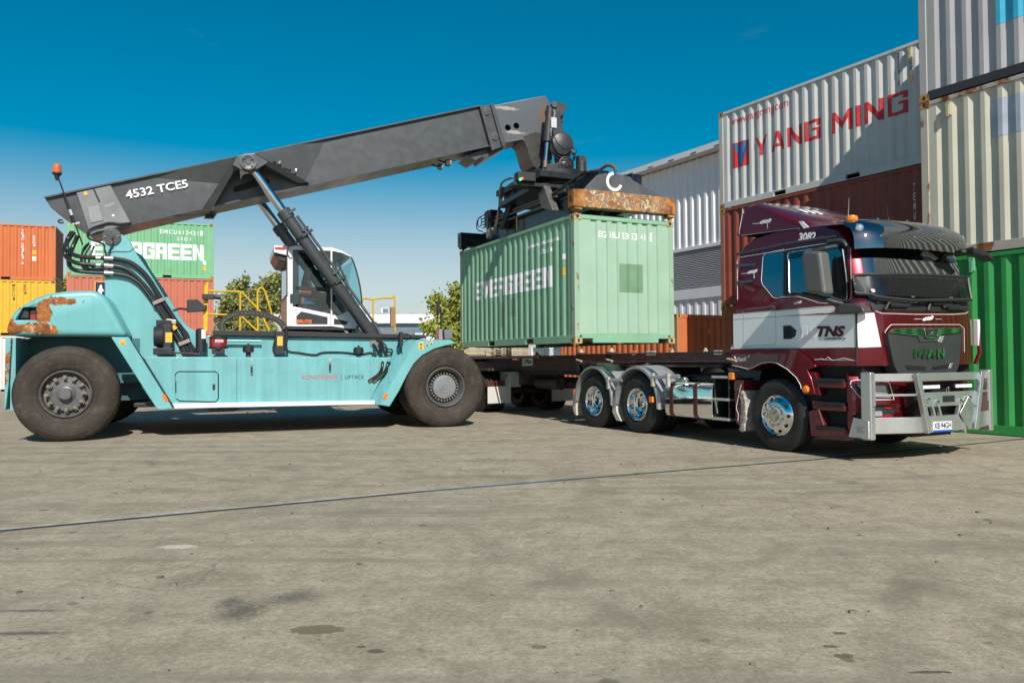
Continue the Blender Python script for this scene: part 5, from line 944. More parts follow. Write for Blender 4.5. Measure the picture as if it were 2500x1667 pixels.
# ---- operator in the cab
def skin_figure(name, joints, bones, mats_fn=None, mat=None, root=0, lvl=2, parent=None):
    me = bpy.data.meshes.new(name); me.from_pydata([j[0] for j in joints], bones, []); me.materials.append(mat)
    o = bpy.data.objects.new(name, me); COL.objects.link(o); bm = bmesh.new(); bm.from_mesh(me); ly = bm.verts.layers.skin.verify()
    for v, j in zip(bm.verts, joints): v[ly].radius = (j[1], j[1]) if not isinstance(j[1], tuple) else j[1]; v[ly].use_root = False
    bm.verts.ensure_lookup_table(); bm.verts[root][ly].use_root = True; bm.to_mesh(me); bm.free()
    md = o.modifiers.new('skin', 'SKIN'); md.use_smooth_shade = True; o.modifiers.new('sub', 'SUBSURF').render_levels = lvl; o.modifiers['sub'].levels = lvl
    bpy.context.view_layer.update(); m2 = bpy.data.meshes.new_from_object(o.evaluated_get(bpy.context.evaluated_depsgraph_get())); o.modifiers.clear(); o.data = m2
    if not m2.materials: m2.materials.append(mat)
    if parent: o.parent = parent
    return o
SKIN = paint('skin', (.42, .24, .16), .5, var=.06); SHIRT = paint('red_work_shirt', (.62, .07, .05), .8, var=.1, scale=6); TROU = paint('dark_trousers', (.03, .035, .06), .85, var=.1); HAIR = paint('dark_hair', (.02, .015, .012), .7)
op = at('person', 'operator in a red shirt with reflective stripe, seated in the reach stacker cab', 'person', FS)
hx, hz, hy = sx+.06, zb+.58, 2.5
J = [((hx, hy, hz), .14), ((hx-.05, hy, hz+.25), .145), ((hx-.04, hy, hz+.45), .14), ((hx-.02, hy, hz+.55), .07), ((hx+.02, hy, hz+.70), .095), ((hx+.03, hy, hz+.80), .08),
     ((hx-.03, hy-.2, hz+.45), .065), ((hx+.08, hy-.27, hz+.18), .05), ((hx+.33, hy-.27, hz+.12), .035), ((hx+.40, hy-.27, hz+.12), .036),
     ((hx-.03, hy+.2, hz+.45), .065), ((hx+.08, hy+.27, hz+.18), .05), ((hx+.36, hy+.2, hz+.22), .035), ((hx+.43, hy+.18, hz+.23), .036),
     ((hx+.42, hy-.1, hz+.0), .085), ((hx+.52, hy-.1, hz-.4), .055), ((hx+.66, hy-.1, hz-.45), .04), ((hx+.42, hy+.1, hz+.0), .085), ((hx+.52, hy+.1, hz-.4), .055), ((hx+.66, hy+.1, hz-.45), .04)]
B = [(0, 1), (1, 2), (2, 3), (3, 4), (4, 5), (2, 6), (6, 7), (7, 8), (8, 9), (2, 10), (10, 11), (11, 12), (12, 13), (0, 14), (14, 15), (15, 16), (0, 17), (17, 18), (18, 19)]
bd = skin_figure('body', J, B, mat=SKIN, parent=op); bd.name = 'body'
for mt in (SHIRT, TROU): bd.data.materials.append(mt)
for p in bd.data.polygons:
    c = p.center
    if c.z < hz+.06 and c.x > hx-.3 and not (abs(c.y-hy) > .19 and c.z > hz+.02): p.material_index = 2
    elif c.z < hz+.53 and not (c.x > hx+.16): p.material_index = 1
mb = MB(); mb.lathe([(.104, -.02), (.11, .04), (.095, .09), (.05, .13), (0, .135)], (hx+.005, hy, hz+.745), (-.15, 0, 1), 20); mb.build('cap', HAIR, op)
mb = MB(); mb.tube([(hx-.02, hy-.26, hz+.42), (hx+.03, hy-.285, hz+.34), (hx+.09, hy-.33, hz+.2)], .022, 6); mb.build('reflective_stripe', paint('reflective_tape', (.6, .6, .58), .4), op)
for (bx0, by0, bz0) in ((hx+.43, hy-.27, hz+.12), (hx+.46, hy+.18, hz+.23)):
    mb = MB()
    for k in range(4): y = by0-.03+k*.02; mb.tube([(bx0-.02, y, bz0+.012), (bx0+.035+.005*(k % 3), y, bz0+.008), (bx0+.055, y, bz0-.02), (bx0+.045, y, bz0-.045)], .0095, 6)
    mb.tube([(bx0-.03, by0-.035, bz0), (bx0+.01, by0-.055, bz0-.015), (bx0+.03, by0-.045, bz0-.035)], .011, 6); mb.build('fingers', SKIN, op)
# ---------------------------------------------------------------- truck (prime mover)
TK = at('prime_mover', 'maroon prime mover with silver door band and aluminium bull bar, coupled to the trailer', 'truck', FT)
q5 = crop(1750, 480, 2.45); q6 = crop(2050, 480, 2.449); q7 = crop(1350, 840, 3.618); q12 = crop(2060, 520, 5.6); q13 = crop(1780, 480, 5.6); q14 = crop(1780, 740, 4.238); q15 = crop(2060, 780, 5.059); q17 = crop(1100, 820, 5.88)
TW = 2.42; TC = TW/2+.0; H0 = .03; LEAN = .105
def ysd(z): return H0+max(0, z-2.05)*LEAN
def T1(a, q, y=0): return FT.on(*q(*a), y)
def side(a, q, off=-.004):
    y = H0
    for _ in range(5): p = FT.on(*q(*a), y+off); y = ysd(p.z)
    return Vector((p.x, y+off, p.z))
# cab shell: side outline swept across the width
OUT = [(-.84, 1.24), (-.85, 1.95), (-.84, 2.5), (-.83, 2.88), (-.74, 3.03), (-.56, 3.11), (-.1, 3.15), (.55, 3.13), (.95, 3.08), (1.13, 3.00), (1.235, 2.8), (1.32, 2.5), (1.40, 2.16), (1.435, 1.96), (1.45, 1.7), (1.45, 1.3), (1.43, 1.2), (.70, 1.2), (.62, 1.24)]
BOW = .17
def fx0(z):
    pts = [(1.2, 1.43), (1.3, 1.45), (1.7, 1.45), (1.96, 1.435), (2.16, 1.40), (2.5, 1.32), (2.8, 1.235), (3.0, 1.13), (3.08, .95), (3.13, .55)]
    if z <= pts[0][0]: return pts[0][1]
    for (a, b), (c, d) in zip(pts, pts[1:]):
        if a <= z <= c: return b+(d-b)*(z-a)/(c-a)
    return .95
def bow(t): t = abs(t); return -.06*t**2-.16*t**7
def half(z): return TC-ysd(z)
def xf(y, z): t = (y-TC)/half(z); t = max(-1, min(1, t)); return fx0(z)+.075+bow(t)
def front(a, q, off=.006):
    x = 1.4
    for _ in range(8): p = FT.onx(*q(*a), x+off); x = xf(p.y, p.z)
    return Vector((x+off, p.y, p.z))
TS = [-1, -.985, -.95, -.88, -.75, -.5, -.25, 0, .25, .5, .75, .88, .95, .985, 1]
def cab_pt(i, t):
    x, z = OUT[i]; zz = z
    if x > .9: x = x+.075+bow(t)
    if z > 2.6: zz = z-.02*abs(t)**3-(.03*max(0, (abs(t)-.9)/.1)**2 if z > 2.95 else 0)
    if x < -.4: x += .05*max(0, (abs(t)-.9)/.1)**2
    return Vector((x, TC+t*half(z), zz))
mb = MB(); n = len(OUT); rows = [[cab_pt(i, t) for i in range(n)] for t in TS]
mb.grid([r+[r[0]] for r in rows])
for r, k in ((rows[0], 1), (rows[-1], -1)):
    lo_ = [0, 1, n-6, n-5, n-4, n-3, n-2, n-1]; hi_ = [1]+list(range(2, n-5))
    # lower flat and leaning upper part
    low = [r[0], r[1]]+[r[i] for i in range(13, n)]; upp = [r[1]]+[r[i] for i in range(2, 14)]
    mb.add(low, [list(range(len(low)))]); mb.add(upp, [list(range(len(upp)))])
cab_ = mb.build('cab_shell', MAROON, TK, ang=40)
def splate(pts, q, name, m, par, off=-.004, th=.012, close=True):
    P = [side(a, q, off) for a in pts]; mb = MB(); mb.slab(P, (0, th, 0)); return mb.build(name, m, par, smooth=False)
def sline(pts, q, name, m, par, r=.006, off=-.002, sm=0):
    mb = MB(); mb.tube([side(a, q, off) for a in pts], r, 6, smooth=sm); return mb.build(name, m, par)
def ftube(pts, q, name, m, par, r=.006, off=.002, sm=0):
    P = []
    for a, b in zip(pts, pts[1:]): P += [(a[0]+(b[0]-a[0])*i/8, a[1]+(b[1]-a[1])*i/8) for i in range(8)]
    mb = MB(); mb.tube([front(a, q, off) for a in P+[pts[-1]]], r, 6); return mb.build(name, m, par)
def fpatch(qd, q, name, m, par, nu=14, nv=4, off=.008):
    """bilinear patch on the bowed front; qd: TL TR BR BL"""
    rows = []
    for j in range(nv+1):
        v = j/nv; row = []
        for i in range(nu+1):
            u = i/nu; a = [(qd[0][k]*(1-u)+qd[1][k]*u)*(1-v)+(qd[3][k]*(1-u)+qd[2][k]*u)*v for k in (0, 1)]; row.append(front(a, q, off))
        rows.append(row)
    mb = MB(); mb.grid(rows); return mb.build(name, m, par, ang=60)
WL = paint('pinstripe_white', (.75, .74, .76), .4)
# silver band, door gaps, windows
splate([(98, 707), (700, 657), (708, 672), (700, 692), (98, 734)], q5, 'silver_stripe', SILVER, cab_); 
band = splate([(98, 740), (396, 718), (826, 705), (834, 898), (396, 904), (100, 908)], q5, 'silver_band', SILVER, cab_)
sline([(98, 738), (396, 716), (826, 703)], q5, 'pinstripe', WL, cab_, .0036); sline([(98, 909), (396, 906), (834, 900)], q5, 'pinstripe', WL, cab_, .0042)
sline([(98, 705), (600, 661), (692, 656), (709, 672), (701, 691), (640, 698)], q5, 'pinstripe', WL, cab_, .004)
cb_ = [(2055, 0)]*0
fpatch([(100, 706), (205, 697), (247, 896), (105, 900)], q6, 'silver_corner', SILVER, cab_, 6, 4); ftube([(100, 704), (205, 695), (248, 897), (105, 902)], q6, 'pinstripe', WL, cab_, .0042)
sline([(832, 640), (838, 1000)], q5, 'door_gap', BLK, cab_, .012, 0); sline([(394, 300), (394, 580), (396, 990)], q5, 'door_gap', BLK, cab_, .005, 0); sline([(720, 186), (716, 240)], q5, 'roof_seam', BLK, cab_, .003, 0)
sline([(105, 788), (740, 650), (1200, 575), (1470, 545)], q13, 'drip_rail', paint('drip_rail_grey', (.04, .05, .055), .3, coat=.3), cab_, .018, -.004)
GF = paint('window_seal', (.012, .012, .013), .35)
w1 = splate([(480, 790), (745, 745), (740, 1365), (630, 1368), (460, 1200), (462, 860)], q13, 'sleeper_window', DGLASS, cab_)
w2 = splate([(745, 745), (1030, 690), (1530, 600), (1600, 640), (1640, 1330), (1610, 1440), (1380, 1380), (1000, 1325), (745, 1350)], q13, 'door_frame', GF, cab_, -.005)
w3 = splate([(822, 790), (850, 760), (1480, 660), (1545, 700), (1600, 1350), (1575, 1410), (1400, 1375), (1000, 1318), (832, 1310)], q13, 'door_window', DGLASS, cab_, -.012)
sline([(800, 860), (805, 800), (830, 765), (1000, 735), (1200, 705)], q13, 'window_trim', CHROME, cab_, .008, -.015, 4); sline([(815, 860), (822, 1300), (840, 1325)], q13, 'window_trim', ALUW, cab_, .011, -.015)
sline([(1550, 720), (1600, 1100), (1612, 1340), (1580, 1420), (1400, 1378)], q13, 'window_trim', paint('smoked_trim', (.1, .11, .12), .2, coat=.5), cab_, .010, -.015, 4)
splate([(1420, 790), (1460, 820), (1500, 1100), (1545, 1415), (1520, 1410), (1480, 1100), (1440, 830)], q13, 'window_divider', GF, cab_, -.014)
sline([(1350, 612), (1480, 598), (1570, 615), (1605, 680)], q13, 'rain_gutter', paint('gutter_grey', (.06, .062, .06), .4), cab_, .022, -.012, 4)
splate([(830, 770), (1030, 740), (1030, 800), (840, 850)], q13, 'wind_deflector', glass('deflector_acrylic', (.5, .55, .58), .12), cab_, -.03, .004)
sline([(115, 1410), (110, 880), (150, 830), (740, 735), (1000, 690), (1350, 637)], q13, 'pinstripe', WL, cab_, .0036); sline([(745, 725), (500, 775), (462, 830), (440, 1150), (460, 1210), (600, 1375), (640, 1390), (745, 1370), (940, 1365), (1040, 1390), (1220, 1450), (1420, 1462)], q13, 'pinstripe', WL, cab_, .0036)
sline([(1660, 700), (1670, 1300), (1650, 1400), (1590, 1445)], q13, 'pinstripe', paint('cream_pinstripe', (.5, .4, .35), .4), cab_, .004, -.004, 4)
lk_ = sline([(165, 905), (158, 880), (160, 690), (175, 672), (340, 655), (352, 670), (355, 860), (345, 885), (170, 893)], q5, 'locker_seam', paint('seam_grey', (.2, .2, .21), .4), cab_, .004)
splate([(396, 772), (440, 770), (474, 800), (468, 835), (440, 852), (398, 852)], q5, 'door_handle', BLK, cab_, -.012); splate([(405, 782), (432, 782), (450, 805), (445, 830), (430, 840), (405, 840)], q5, 'handle_recess', paint('recess_black', (.004, .004, .004), .6), cab_, -.015)
for a, b in (((118, 404), (240, 400)), ((115, 505), (220, 498))): splate([a, b, (b[0]-10, b[1]+12), (a[0], a[1]+14)], q5, 'side_vent', paint('vent_green_grey', (.05, .09, .09), .2, coat=.4), cab_, -.016)
MET = paint('maroon_lettering', (.09, .006, .012), .4)
def dtext(s, x0, x1, y0, y1, q, m, bold=0., shear=0., par=None, off=-.008, slope=0):
    A = side((x0, y1), q, off); B_ = side((x1, y1+slope), q, off); C_ = side((x0, y0), q, off); return lay(text_polys(s, bold, shear), (0, 1, 0, 1), lambda u, z: A+(B_-A)*u+(C_-A)*z, 'company_lettering' if len(s) > 2 else 'lettering', m, par or band)
dtext('TNS', 598, 768, 774, 838, q5, MET, .055, .25); dtext('LOGISTICS', 648, 768, 843, 856, q5, DKL, .03)
for k in range(4):
    x = 490+k*26; splate([(x+2, 779), (x+24, 779), (x+32 if k == 3 else x+26, 812), (x+20, 846), (x, 846), (x+7, 812)], q5, 'emblem_bar', WLINE, band, -.007, .003)
o3 = dtext('3082', 488, 592, 218, 268, q5, WL, .04, .2, cab_, -.008, -7)
def scroll(c, q, s, fn, name, par, tail=1):
    """pinstriped scroll ornament"""
    A = fn((c[0], c[1]), q); U = fn((c[0]+10, c[1]), q)-A; V = fn((c[0], c[1]-10), q)-A; mb = MB()
    for (dx, dz, r, h) in ((-30, -4, 8, 1), (-14, 2, 10, -1), (4, 4, 11, 1), (20, 6, 9, -1), (30, 16, 6, 1)):
        mb.tube([A+U*(dx+r*(1-i/18)*cos(h*i*.5)*1.0)*s/10+V*(dz+r*(1-i/18)*sin(h*i*.5))*s/10 for i in range(15)], .0055, 5)
        mb.tube([A+U*(dx+r*1.15*cos(i*.42))*s/10+V*(dz+r*1.0*sin(i*.42))*s/10 for i in range(16)], .0045, 5)
    if tail: mb.tube([A+U*(-36)*s/10+V*(-8)*s/10, A+U*(-90)*s/10+V*(-12)*s/10], .0035, 5); mb.tube([A+U*(12)*s/10+V*(-6)*s/10, A+U*(13)*s/10+V*(-48)*s/10], .003, 5)
    return mb.build(name, WL, par, smooth=False)
scroll((320, 1035), q13, 1.7, side, 'scroll_ornament', cab_); scroll((940, 1455), q13, 1.3, side, 'scroll_ornament', cab_, 0)
sline([(885, 585), (915, 582), (960, 575), (985, 586), (1025, 560), (1060, 588), (1120, 585), (1180, 570), (1230, 580), (1280, 590)], q14, 'scroll_line', WL, cab_, .004, -.004, 4); sline([(885, 583), (1320, 594)], q14, 'pinstripe', WL, cab_, .003)
# front: windscreen, wiper panel, grille
ws = fpatch([(180, 430), (1500, 500), (1690, 1260), (330, 1240)], q12, 'windscreen', DGLASS, cab_, 18, 8, .006)
fpatch([(330, 1165), (1700, 1190), (1700, 1350), (400, 1330)], q12, 'wiper_panel', paint('panel_black', (.022, .023, .024), .45), cab_, 14, 3, .012)
sv = fpatch([(130, 850), (1690, 880), (1740, 1185), (165, 1100)], q12, 'stone_guard', glass('mesh_acrylic', (.30, .31, .32), .05, .15), cab_, 18, 4, .09)
mb = MB(); L0 = [front((130+(1690-130)*i/12, 850+30*i/12-22*sin(pi*i/12)), q12, .09) for i in range(13)]; L1 = [front((165+(1740-165)*i/12, 1100+85*i/12+50*sin(pi*min(1, i/6)/2)*(1 if i < 6 else max(0, 1-(i-6)/6))), q12, .09) for i in range(13)]
mb.tube(L0, .022, 6); mb.tube(L1, .022, 6); mb.tube([L0[-1], L1[-1]], .022, 6); mb.slab([front(a, q12, .085) for a in ((120, 855), (265, 850), (310, 1150), (160, 1095))], (0, 0, .0) if False else (-.01, 0, 0)); mb.build('guard_frame', BLK, sv)
mb = MB()
for i in range(1, 34): a = i/34; mb.tube([front((265+(1690-265)*a, 860+22*a), q12, .092), front((300+(1740-300)*a, 1150+20*a), q12, .092)], .0022, 4)
for j in range(1, 9): mb.tube([front((265+40*j/9+(1690-265)*i/10, 860+290*j/9), q12, .092) for i in range(11)], .0022, 4)
mb.build('guard_mesh', BLK, sv)
mb = MB(); 
for a in ((340, 1060), (400, 1065)): p = front(a, q12, .1); mb = MB(); mb.box(p.x, p.x+.004, p.y-.03, p.y+.025, p.z-.016, p.z+.016); mb.build('guard_label', WHITE, sv)
for a in ((130, 862), (145, 970), (158, 1078), (930, 1145), (955, 1145), (1450, 1158), (1475, 1158)): p = front(a, q12, .105); mb = MB(); mb.cyl(p, p+Vector((.008, 0, 0)), .009, n=8); mb.build('screw', ALUW, sv)
for (a, b, c) in (((560, 1320), (610, 1230), (900, 1250)), ((1150, 1330), (1190, 1200), (1230, 1180)), ((1350, 1290), (1400, 1270), (1580, 1280))):
    mb = MB(); mb.tube([front(a, q12, .03), front(b, q12, .05), front(c, q12, .04)], .024, 8); mb.tube([front((a[0]-120, a[1]-100), q12, .03), front((a[0]+190, a[1]-85), q12, .03)], .014, 6); mb.tube([front((b[0]+20, b[1]+30), q12, .04), front((b[0]+270, b[1]+35), q12, .04)], .026, 8); mb.build('wiper', BLK, cab_)
ftube([(430, 1340), (520, 1372), (1000, 1385), (1500, 1385), (1670, 1372), (1700, 1350)], q12, 'pinstripe', WL, cab_, .0042)
ftube([(590, 480), (545, 400), (510, 150), (540, 110), (580, 66), (610, 62), (1430, 62), (1485, 110), (1490, 400)], q15, 'pinstripe', WL, cab_, .0042, .004)
scroll((1155, 1450), q12, 1.9, lambda a, q: front(a, q, .006), 'scroll_ornament', cab_, 0); ftube([(960, 1450), (1060, 1448)], q12, 'pinstripe', WL, cab_, .003); ftube([(1255, 1448), (1335, 1452)], q12, 'pinstripe', WL, cab_, .003)
# grille block standing proud of the front
def gpt(a, off=.06): return front(a, q15, off)
rowsG = [((545, 165), (1455, 158)), ((560, 280), (1450, 270)), ((590, 420), (1440, 410)), ((618, 545), (1425, 545)), ((650, 620), (1405, 615)), ((690, 690), (1370, 675))]
g0 = [[gpt((l[0]+(r[0]-l[0])*i/14, l[1]+(r[1]-l[1])*i/14)) for i in range(15)] for l, r in rowsG]
mb = MB(); mb.grid(g0); back = [[p-Vector((.16, 0, 0)) for p in r] for r in g0]
k = len(g0)
for i in range(14): mb.add([g0[0][i], g0[0][i+1], back[0][i+1], back[0][i]], [(3, 2, 1, 0)]); mb.add([g0[-1][i], g0[-1][i+1], back[-1][i+1], back[-1][i]], [(0, 1, 2, 3)])
for j in range(k-1): mb.add([g0[j][0], g0[j+1][0], back[j+1][0], back[j][0]], [(0, 1, 2, 3)]); mb.add([g0[j][-1], g0[j+1][-1], back[j+1][-1], back[j][-1]], [(3, 2, 1, 0)])
gr = mb.build('grille', paint('grille_charcoal', (.035, .037, .038), .5, var=.08), cab_, ang=50)
def gslab(pts, name, m, th=.02, off=.062): mb = MB(); mb.slab([gpt(a, off) for a in pts], (th, 0, 0)); return mb.build(name, m, gr, bevel=.004)
gslab([(545, 160), (600, 112), (980, 105), (960, 225), (920, 205), (700, 180)], 'chrome_strip', CHROME); gslab([(1140, 108), (1420, 105), (1455, 155), (1330, 172), (1190, 185), (1140, 215)], 'chrome_strip', CHROME)
gslab([(975, 105), (1140, 108), (1130, 195), (1095, 238), (1010, 236), (985, 205)], 'badge_frame', CHROME, .03); gslab([(990, 125), (1122, 122), (1115, 190), (1090, 212), (1020, 210), (1000, 190)], 'badge', BLK, .035)
gslab([(1010, 200), (1030, 178), (1045, 185), (1060, 150), (1095, 140), (1080, 165), (1085, 195), (1060, 180), (1040, 195)], 'badge_emblem', CHROME, .04)
gslab([(905, 200), (960, 225), (1000, 245), (1110, 245), (1180, 190), (1150, 270), (930, 275)], 'badge_surround', paint('surround_grey', (.05, .052, .053), .35), .012); gslab([(1155, 270), (1190, 205), (1240, 200), (1205, 285)], 'grille_facet', ALUW, .006)
gslab([(750, 562), (1010, 580), (1012, 622), (785, 625)], 'air_slot', paint('slot_black', (.003, .003, .003), .8), .004); gslab([(1090, 580), (1310, 545), (1290, 600), (1090, 620)], 'air_slot', paint('slot_black2', (.003, .003, .003), .8), .004); gslab([(1290, 600), (1312, 540), (1345, 535), (1320, 605)], 'grille_facet', ALUW, .006)
A, B_, C_ = gpt((865, 470), .068), gpt((1252, 466), .068), gpt((865, 362), .068)
lay(block_polys('MAN', .3, .2, .22, {'M': 1.15}), (0, 1, 0, 1), lambda u, z: A+(B_-A)*u+(C_-A)*z+Vector((.02*(1-(2*u-1)**2), 0, 0)), 'maker_lettering', CHROME, gr)
# visor
vz = paint('smoked_visor', (.004, .0045, .005), .03, coat=1., spec=.7)
mb = MB(); rows = []
for j in range(11):
    s = j/10; row = []
    for i in range(25):
        t = -1+2*i/24; z = 2.70+.46*sin(s*pi/2)**.9-.05*abs(t)**3*s-.02*t*t; x = 1.52-.62*s**2.4+bow(t)*1.05; row.append((x, TC+t*(1.16-.05*s), z))
    rows.append(row)
mb.grid(rows); vis = mb.build('sun_visor', ACRYL, cab_, ang=80)
mb = MB()
for s, ts in ((.2, (-.75, -.25, .2, .6)), (.72, (-.55, -.05, .35, .7))):
    for t in ts: z = 2.70+.46*sin(s*pi/2)**.9-.05*abs(t)**3*s-.02*t*t; x = 1.52-.62*s**2.4+bow(t)*1.05; mb.lathe([(.016, -.01), (.013, .012), (0, .016)], (x, TC+t*(1.16-.05*s), z), (1, 0, .5), 10)
mb.build('visor_studs', CHROME, vis)
for t in (-.93, .95):
    s = .42; z = 2.70+.46*sin(s*pi/2)**.9-.05*abs(t)**3*s-.02; x = 1.52-.62*s**2.4+bow(t)*1.05; mb = MB(); mb.lathe([(.0, .0), (.06, 0), (.05, .02), (.0, .025)], (x-.0, TC+t*1.13, z), (1, -.5 if t < 0 else .5, .45), 20); o = mb.build('marker_lamp', CHROME, vis); mb = MB(); mb.lathe([(.035, .022), (.025, .03), (0, .032)], (x, TC+t*1.13, z), (1, -.5 if t < 0 else .5, .45), 16); mb.build('lens', LAMP, o)
# roof: air deflector, beacon, aerials
AD = [(-.86, 3.16), (-.81, 3.40), (-.75, 3.56), (-.66, 3.60), (-.50, 3.60), (-.2, 3.46), (.15, 3.30), (.33, 3.18), (.39, 3.10)]; ADC, ADH = 1.12, .985
mb = MB(); rows = []
for t in (-1, -.985, -.94, -.85, -.6, -.3, 0, .3, .6, .85, .94, .985, 1):
    e = max(0, (abs(t)-.85)/.15); c = 1-t*t; rows.append([(x+(.06*c*max(0, (x+.3)/.7) if x > -.3 else 0)-.05*e*e*(x > 0), ADC+t*(ADH-.04*(z-3.1)), z+.03*c*(z > 3.2)-(.05*e*e if z > 3.2 else 0)) for x, z in AD])
mb.grid(rows); mb.add(rows[0], [list(range(len(AD)))]); mb.add(rows[-1], [list(range(len(AD)-1, -1, -1))])
adf = mb.build('air_deflector', MAROON, TK, ang=50)
yad = lambda a, q, off=-.006: FT.on(*q(*a), ADC-ADH+off+.012)
mb = MB(); mb.tube([yad(a, q13) for a in ((200, 230), (185, 165), (178, 260), (135, 490), (150, 530), (190, 530), (600, 475), (940, 432), (970, 438))], .004, 6); mb.build('pinstripe', WL, adf)
scroll((500, 350), q13, 2.0, yad, 'scroll_ornament', adf)
mb = MB(); mb.slab([yad(a, q13, -.015) for a in ((950, 340), (1000, 338), (1085, 420), (1020, 440))], (0, .02, 0)); mb.build('silver_patch', SILVER, adf)
mb = MB()
for k in range(3):
    y = .62+k*.15; mb.slab([(-.14, y, 3.475), (.0, y, 3.41), (.0, y+.08, 3.41), (-.14, y+.08, 3.475)], (0, 0, .01))
mb.build('emblem_bar', WLINE, adf)
mb = MB(); 
for x in (-.5, -.1, .2): mb.box(x, x+.08, .3, .4, 3.05, 3.22); mb.box(x, x+.08, 1.85, 1.95, 3.05, 3.22)
mb.build('deflector_bracket', BLK, adf)
pB_ = T1((1675, 375), q13, .28); mb = MB(); mb.lathe([(0, -.05), (.085, -.05), (.09, -.02), (.06, .03), (.06, .05), (0, .05)], (pB_.x, .28, pB_.z), (0, 0, 1), 24); bb = mb.build('beacon_base', BLK, TK); mb = MB(); mb.lathe([(.075, .04), (.08, .07), (.07, .10), (.045, .112), (0, .114)], (pB_.x, .28, pB_.z), (0, 0, 1), 28); mb.build('amber_beacon', AMBER, bb)
for a, b, y in (((1625, 320), (1640, 20), .4), ((2180, 350), (2155, 110), 1.2)):
    p = T1(a, q13, y); r_ = T1(b, q13, y); mb = MB(); mb.cyl(p, r_, .006, .003, 6); mb.cyl(p, p.lerp(r_, .25), .02, .006, 8); mb.build('aerial', ALUW if y < 1 else BLK, TK)
# mirrors
mh = [FT.on(*q13(*a), -.22) for a in ((1035, 775), (1075, 745), (1290, 750), (1340, 1140), (1365, 1345), (1100, 1325), (1075, 1200))]
mb = MB(); mb.prism([(p.x, p.z) for p in mh], -.30, -.10); mir_ = mb.build('side_mirror', paint('mirror_grey', (.10, .10, .095), .45, var=.08), TK, bevel=.05, seg=4)
mb = MB(); mb.tube([FT.on(*q13(*a), y) for a, y in (((1140, 750), -.2), ((1300, 710), -.12), ((1460, 680), .05))], .035, 8); mb.build('mirror_arm', BLK, mir_); mb = MB(); mb.tube([FT.on(*q13(*a), y) for a, y in (((1010, 1335), -.2), ((1200, 1370), -.2), ((1420, 1440), -.1), ((1560, 1475), .03))], .035, 8); mb.build('mirror_arm', BLK, mir_)
pm = [front(a, q12, .05) for a in ((-5, 1240), (180, 1245), (275, 1290), (290, 1360), (180, 1370), (-60, 1370))]
mb = MB(); ms_ = [FT.on(*q12(*a), -.03) for a in ((-60, 1260), (0, 1235), (180, 1240), (270, 1285), (295, 1355), (160, 1375), (-50, 1385))]; mb.prism([(p.x, p.z) for p in ms_], -.06, .1); mb.build('mirror_mount', paint('mount_grey', (.06, .062, .063), .45), TK, bevel=.02)
fa = [FT.onx(*q12(*a), 1.5) for a in ((1520, 540), (1680, 520), (1720, 500))]; mb = MB(); mb.tube([(1.25, fa[0].y, fa[0].z), (1.5, fa[1].y, fa[1].z), (1.55, fa[2].y, fa[2].z)], .04, 8); fm_ = mb.build('mirror_arm', BLK, TK)
hd = [FT.onx(*q12(*a), 1.55) for a in ((1700, 478), (1780, 490), (1900, 545), (1960, 600), (2010, 665), (1980, 660), (1910, 610), (1830, 590), (1720, 560))]; mb = MB(); mb.prismx([(p.y, p.z) for p in hd], 1.45, 1.62); mb.build('front_mirror', BLK, fm_, bevel=.015)
fh = [FT.onx(*q12(*a), 1.5) for a in ((1230, 720), (1290, 610), (1400, 620), (1500, 560), (1530, 570), (1400, 700), (1290, 790))]
# fender, steps, bumper
fp = [(p.x, p.z) for p in (T1(a, q14, -.02) for a in ((22, 475), (560, 468), (690, 475), (790, 555), (888, 640), (892, 662), (806, 692), (850, 780), (890, 945), (765, 945), (745, 880), (690, 775), (600, 690), (500, 633), (420, 618), (330, 632), (240, 680), (190, 700), (130, 672), (30, 642), (14, 520)))]
mb = MB(); mb.prism(fp, -.02, .52); fe = mb.build('front_fender', MAROON, TK, bevel=.02, seg=3)
mb = MB(); mb.tube([T1(a, q14, -.025) for a in ((25, 640), (140, 668), (190, 680), (240, 665), (330, 622), (420, 608), (500, 624), (600, 682), (695, 770), (740, 850), (745, 885))], .0045, 6); mb.build('pinstripe', WL, fe); mb = MB(); mb.tube([T1((505, 640), q14, -.022), T1((520, 540), q14, -.022)], .006, 6); mb.build('fender_seam', BLK, fe)
def stx(s, x0, x1, yb, yt, q, y, m, par, bold=.0, shear=.0, sl=0): A = T1((x0, yb), q, y); B_ = T1((x1, yb+sl), q, y); C_ = T1((x0, yt), q, y); return lay(text_polys(s, bold, shear), (0, 1, 0, 1), lambda u, z: A+(B_-A)*u+(C_-A)*z, 'name_lettering', m, par)
stx('Patch', 82, 178, 605, 560, q14, -.025, WL, fe, .01, .35, -8)
for a, b in (((55, 552), (72, 572)), ((195, 558), (214, 542))): mb = MB(); mb.tube([T1(a, q14, -.023), T1(b, q14, -.023)], .008, 5); mb.build('flourish', WL, fe)
c = T1((790, 892), q14, -.03); mb = MB(); mb.lathe([(.055, .03), (.055, 0), (.04, -.03), (0, -.035)], (c.x, -.02, c.z), (0, 1, 0), 20); mb.build('turn_signal', AMBER, fe)
mg = [(p.x, p.z) for p in (T1(a, q14, .0) for a in ((50, 815), (70, 795), (150, 800), (135, 900), (118, 1272), (72, 1240)))]; mb = MB(); mb.prism(mg, -.01, .55); gd = mb.build('rear_guard', MAROOND, TK, bevel=.015)
mb = MB(); r = random.Random(8); fl = [(p.x, p.z) for p in (T1(a, q14, .0) for a in ((135, 905), (150, 940), (168, 1060), (150, 1240), (140, 1322), (105, 1310), (115, 1272)))]; mb.prism(fl, -.005, .5)
for i in range(70): u = r.random(); a = T1((135+30*sin(u*2.6)+r.uniform(-22, 14), 920+400*u), q14, -.006); mb.box(a.x-.01, a.x+.012, -.02, 0, a.z-.012, a.z+.012)
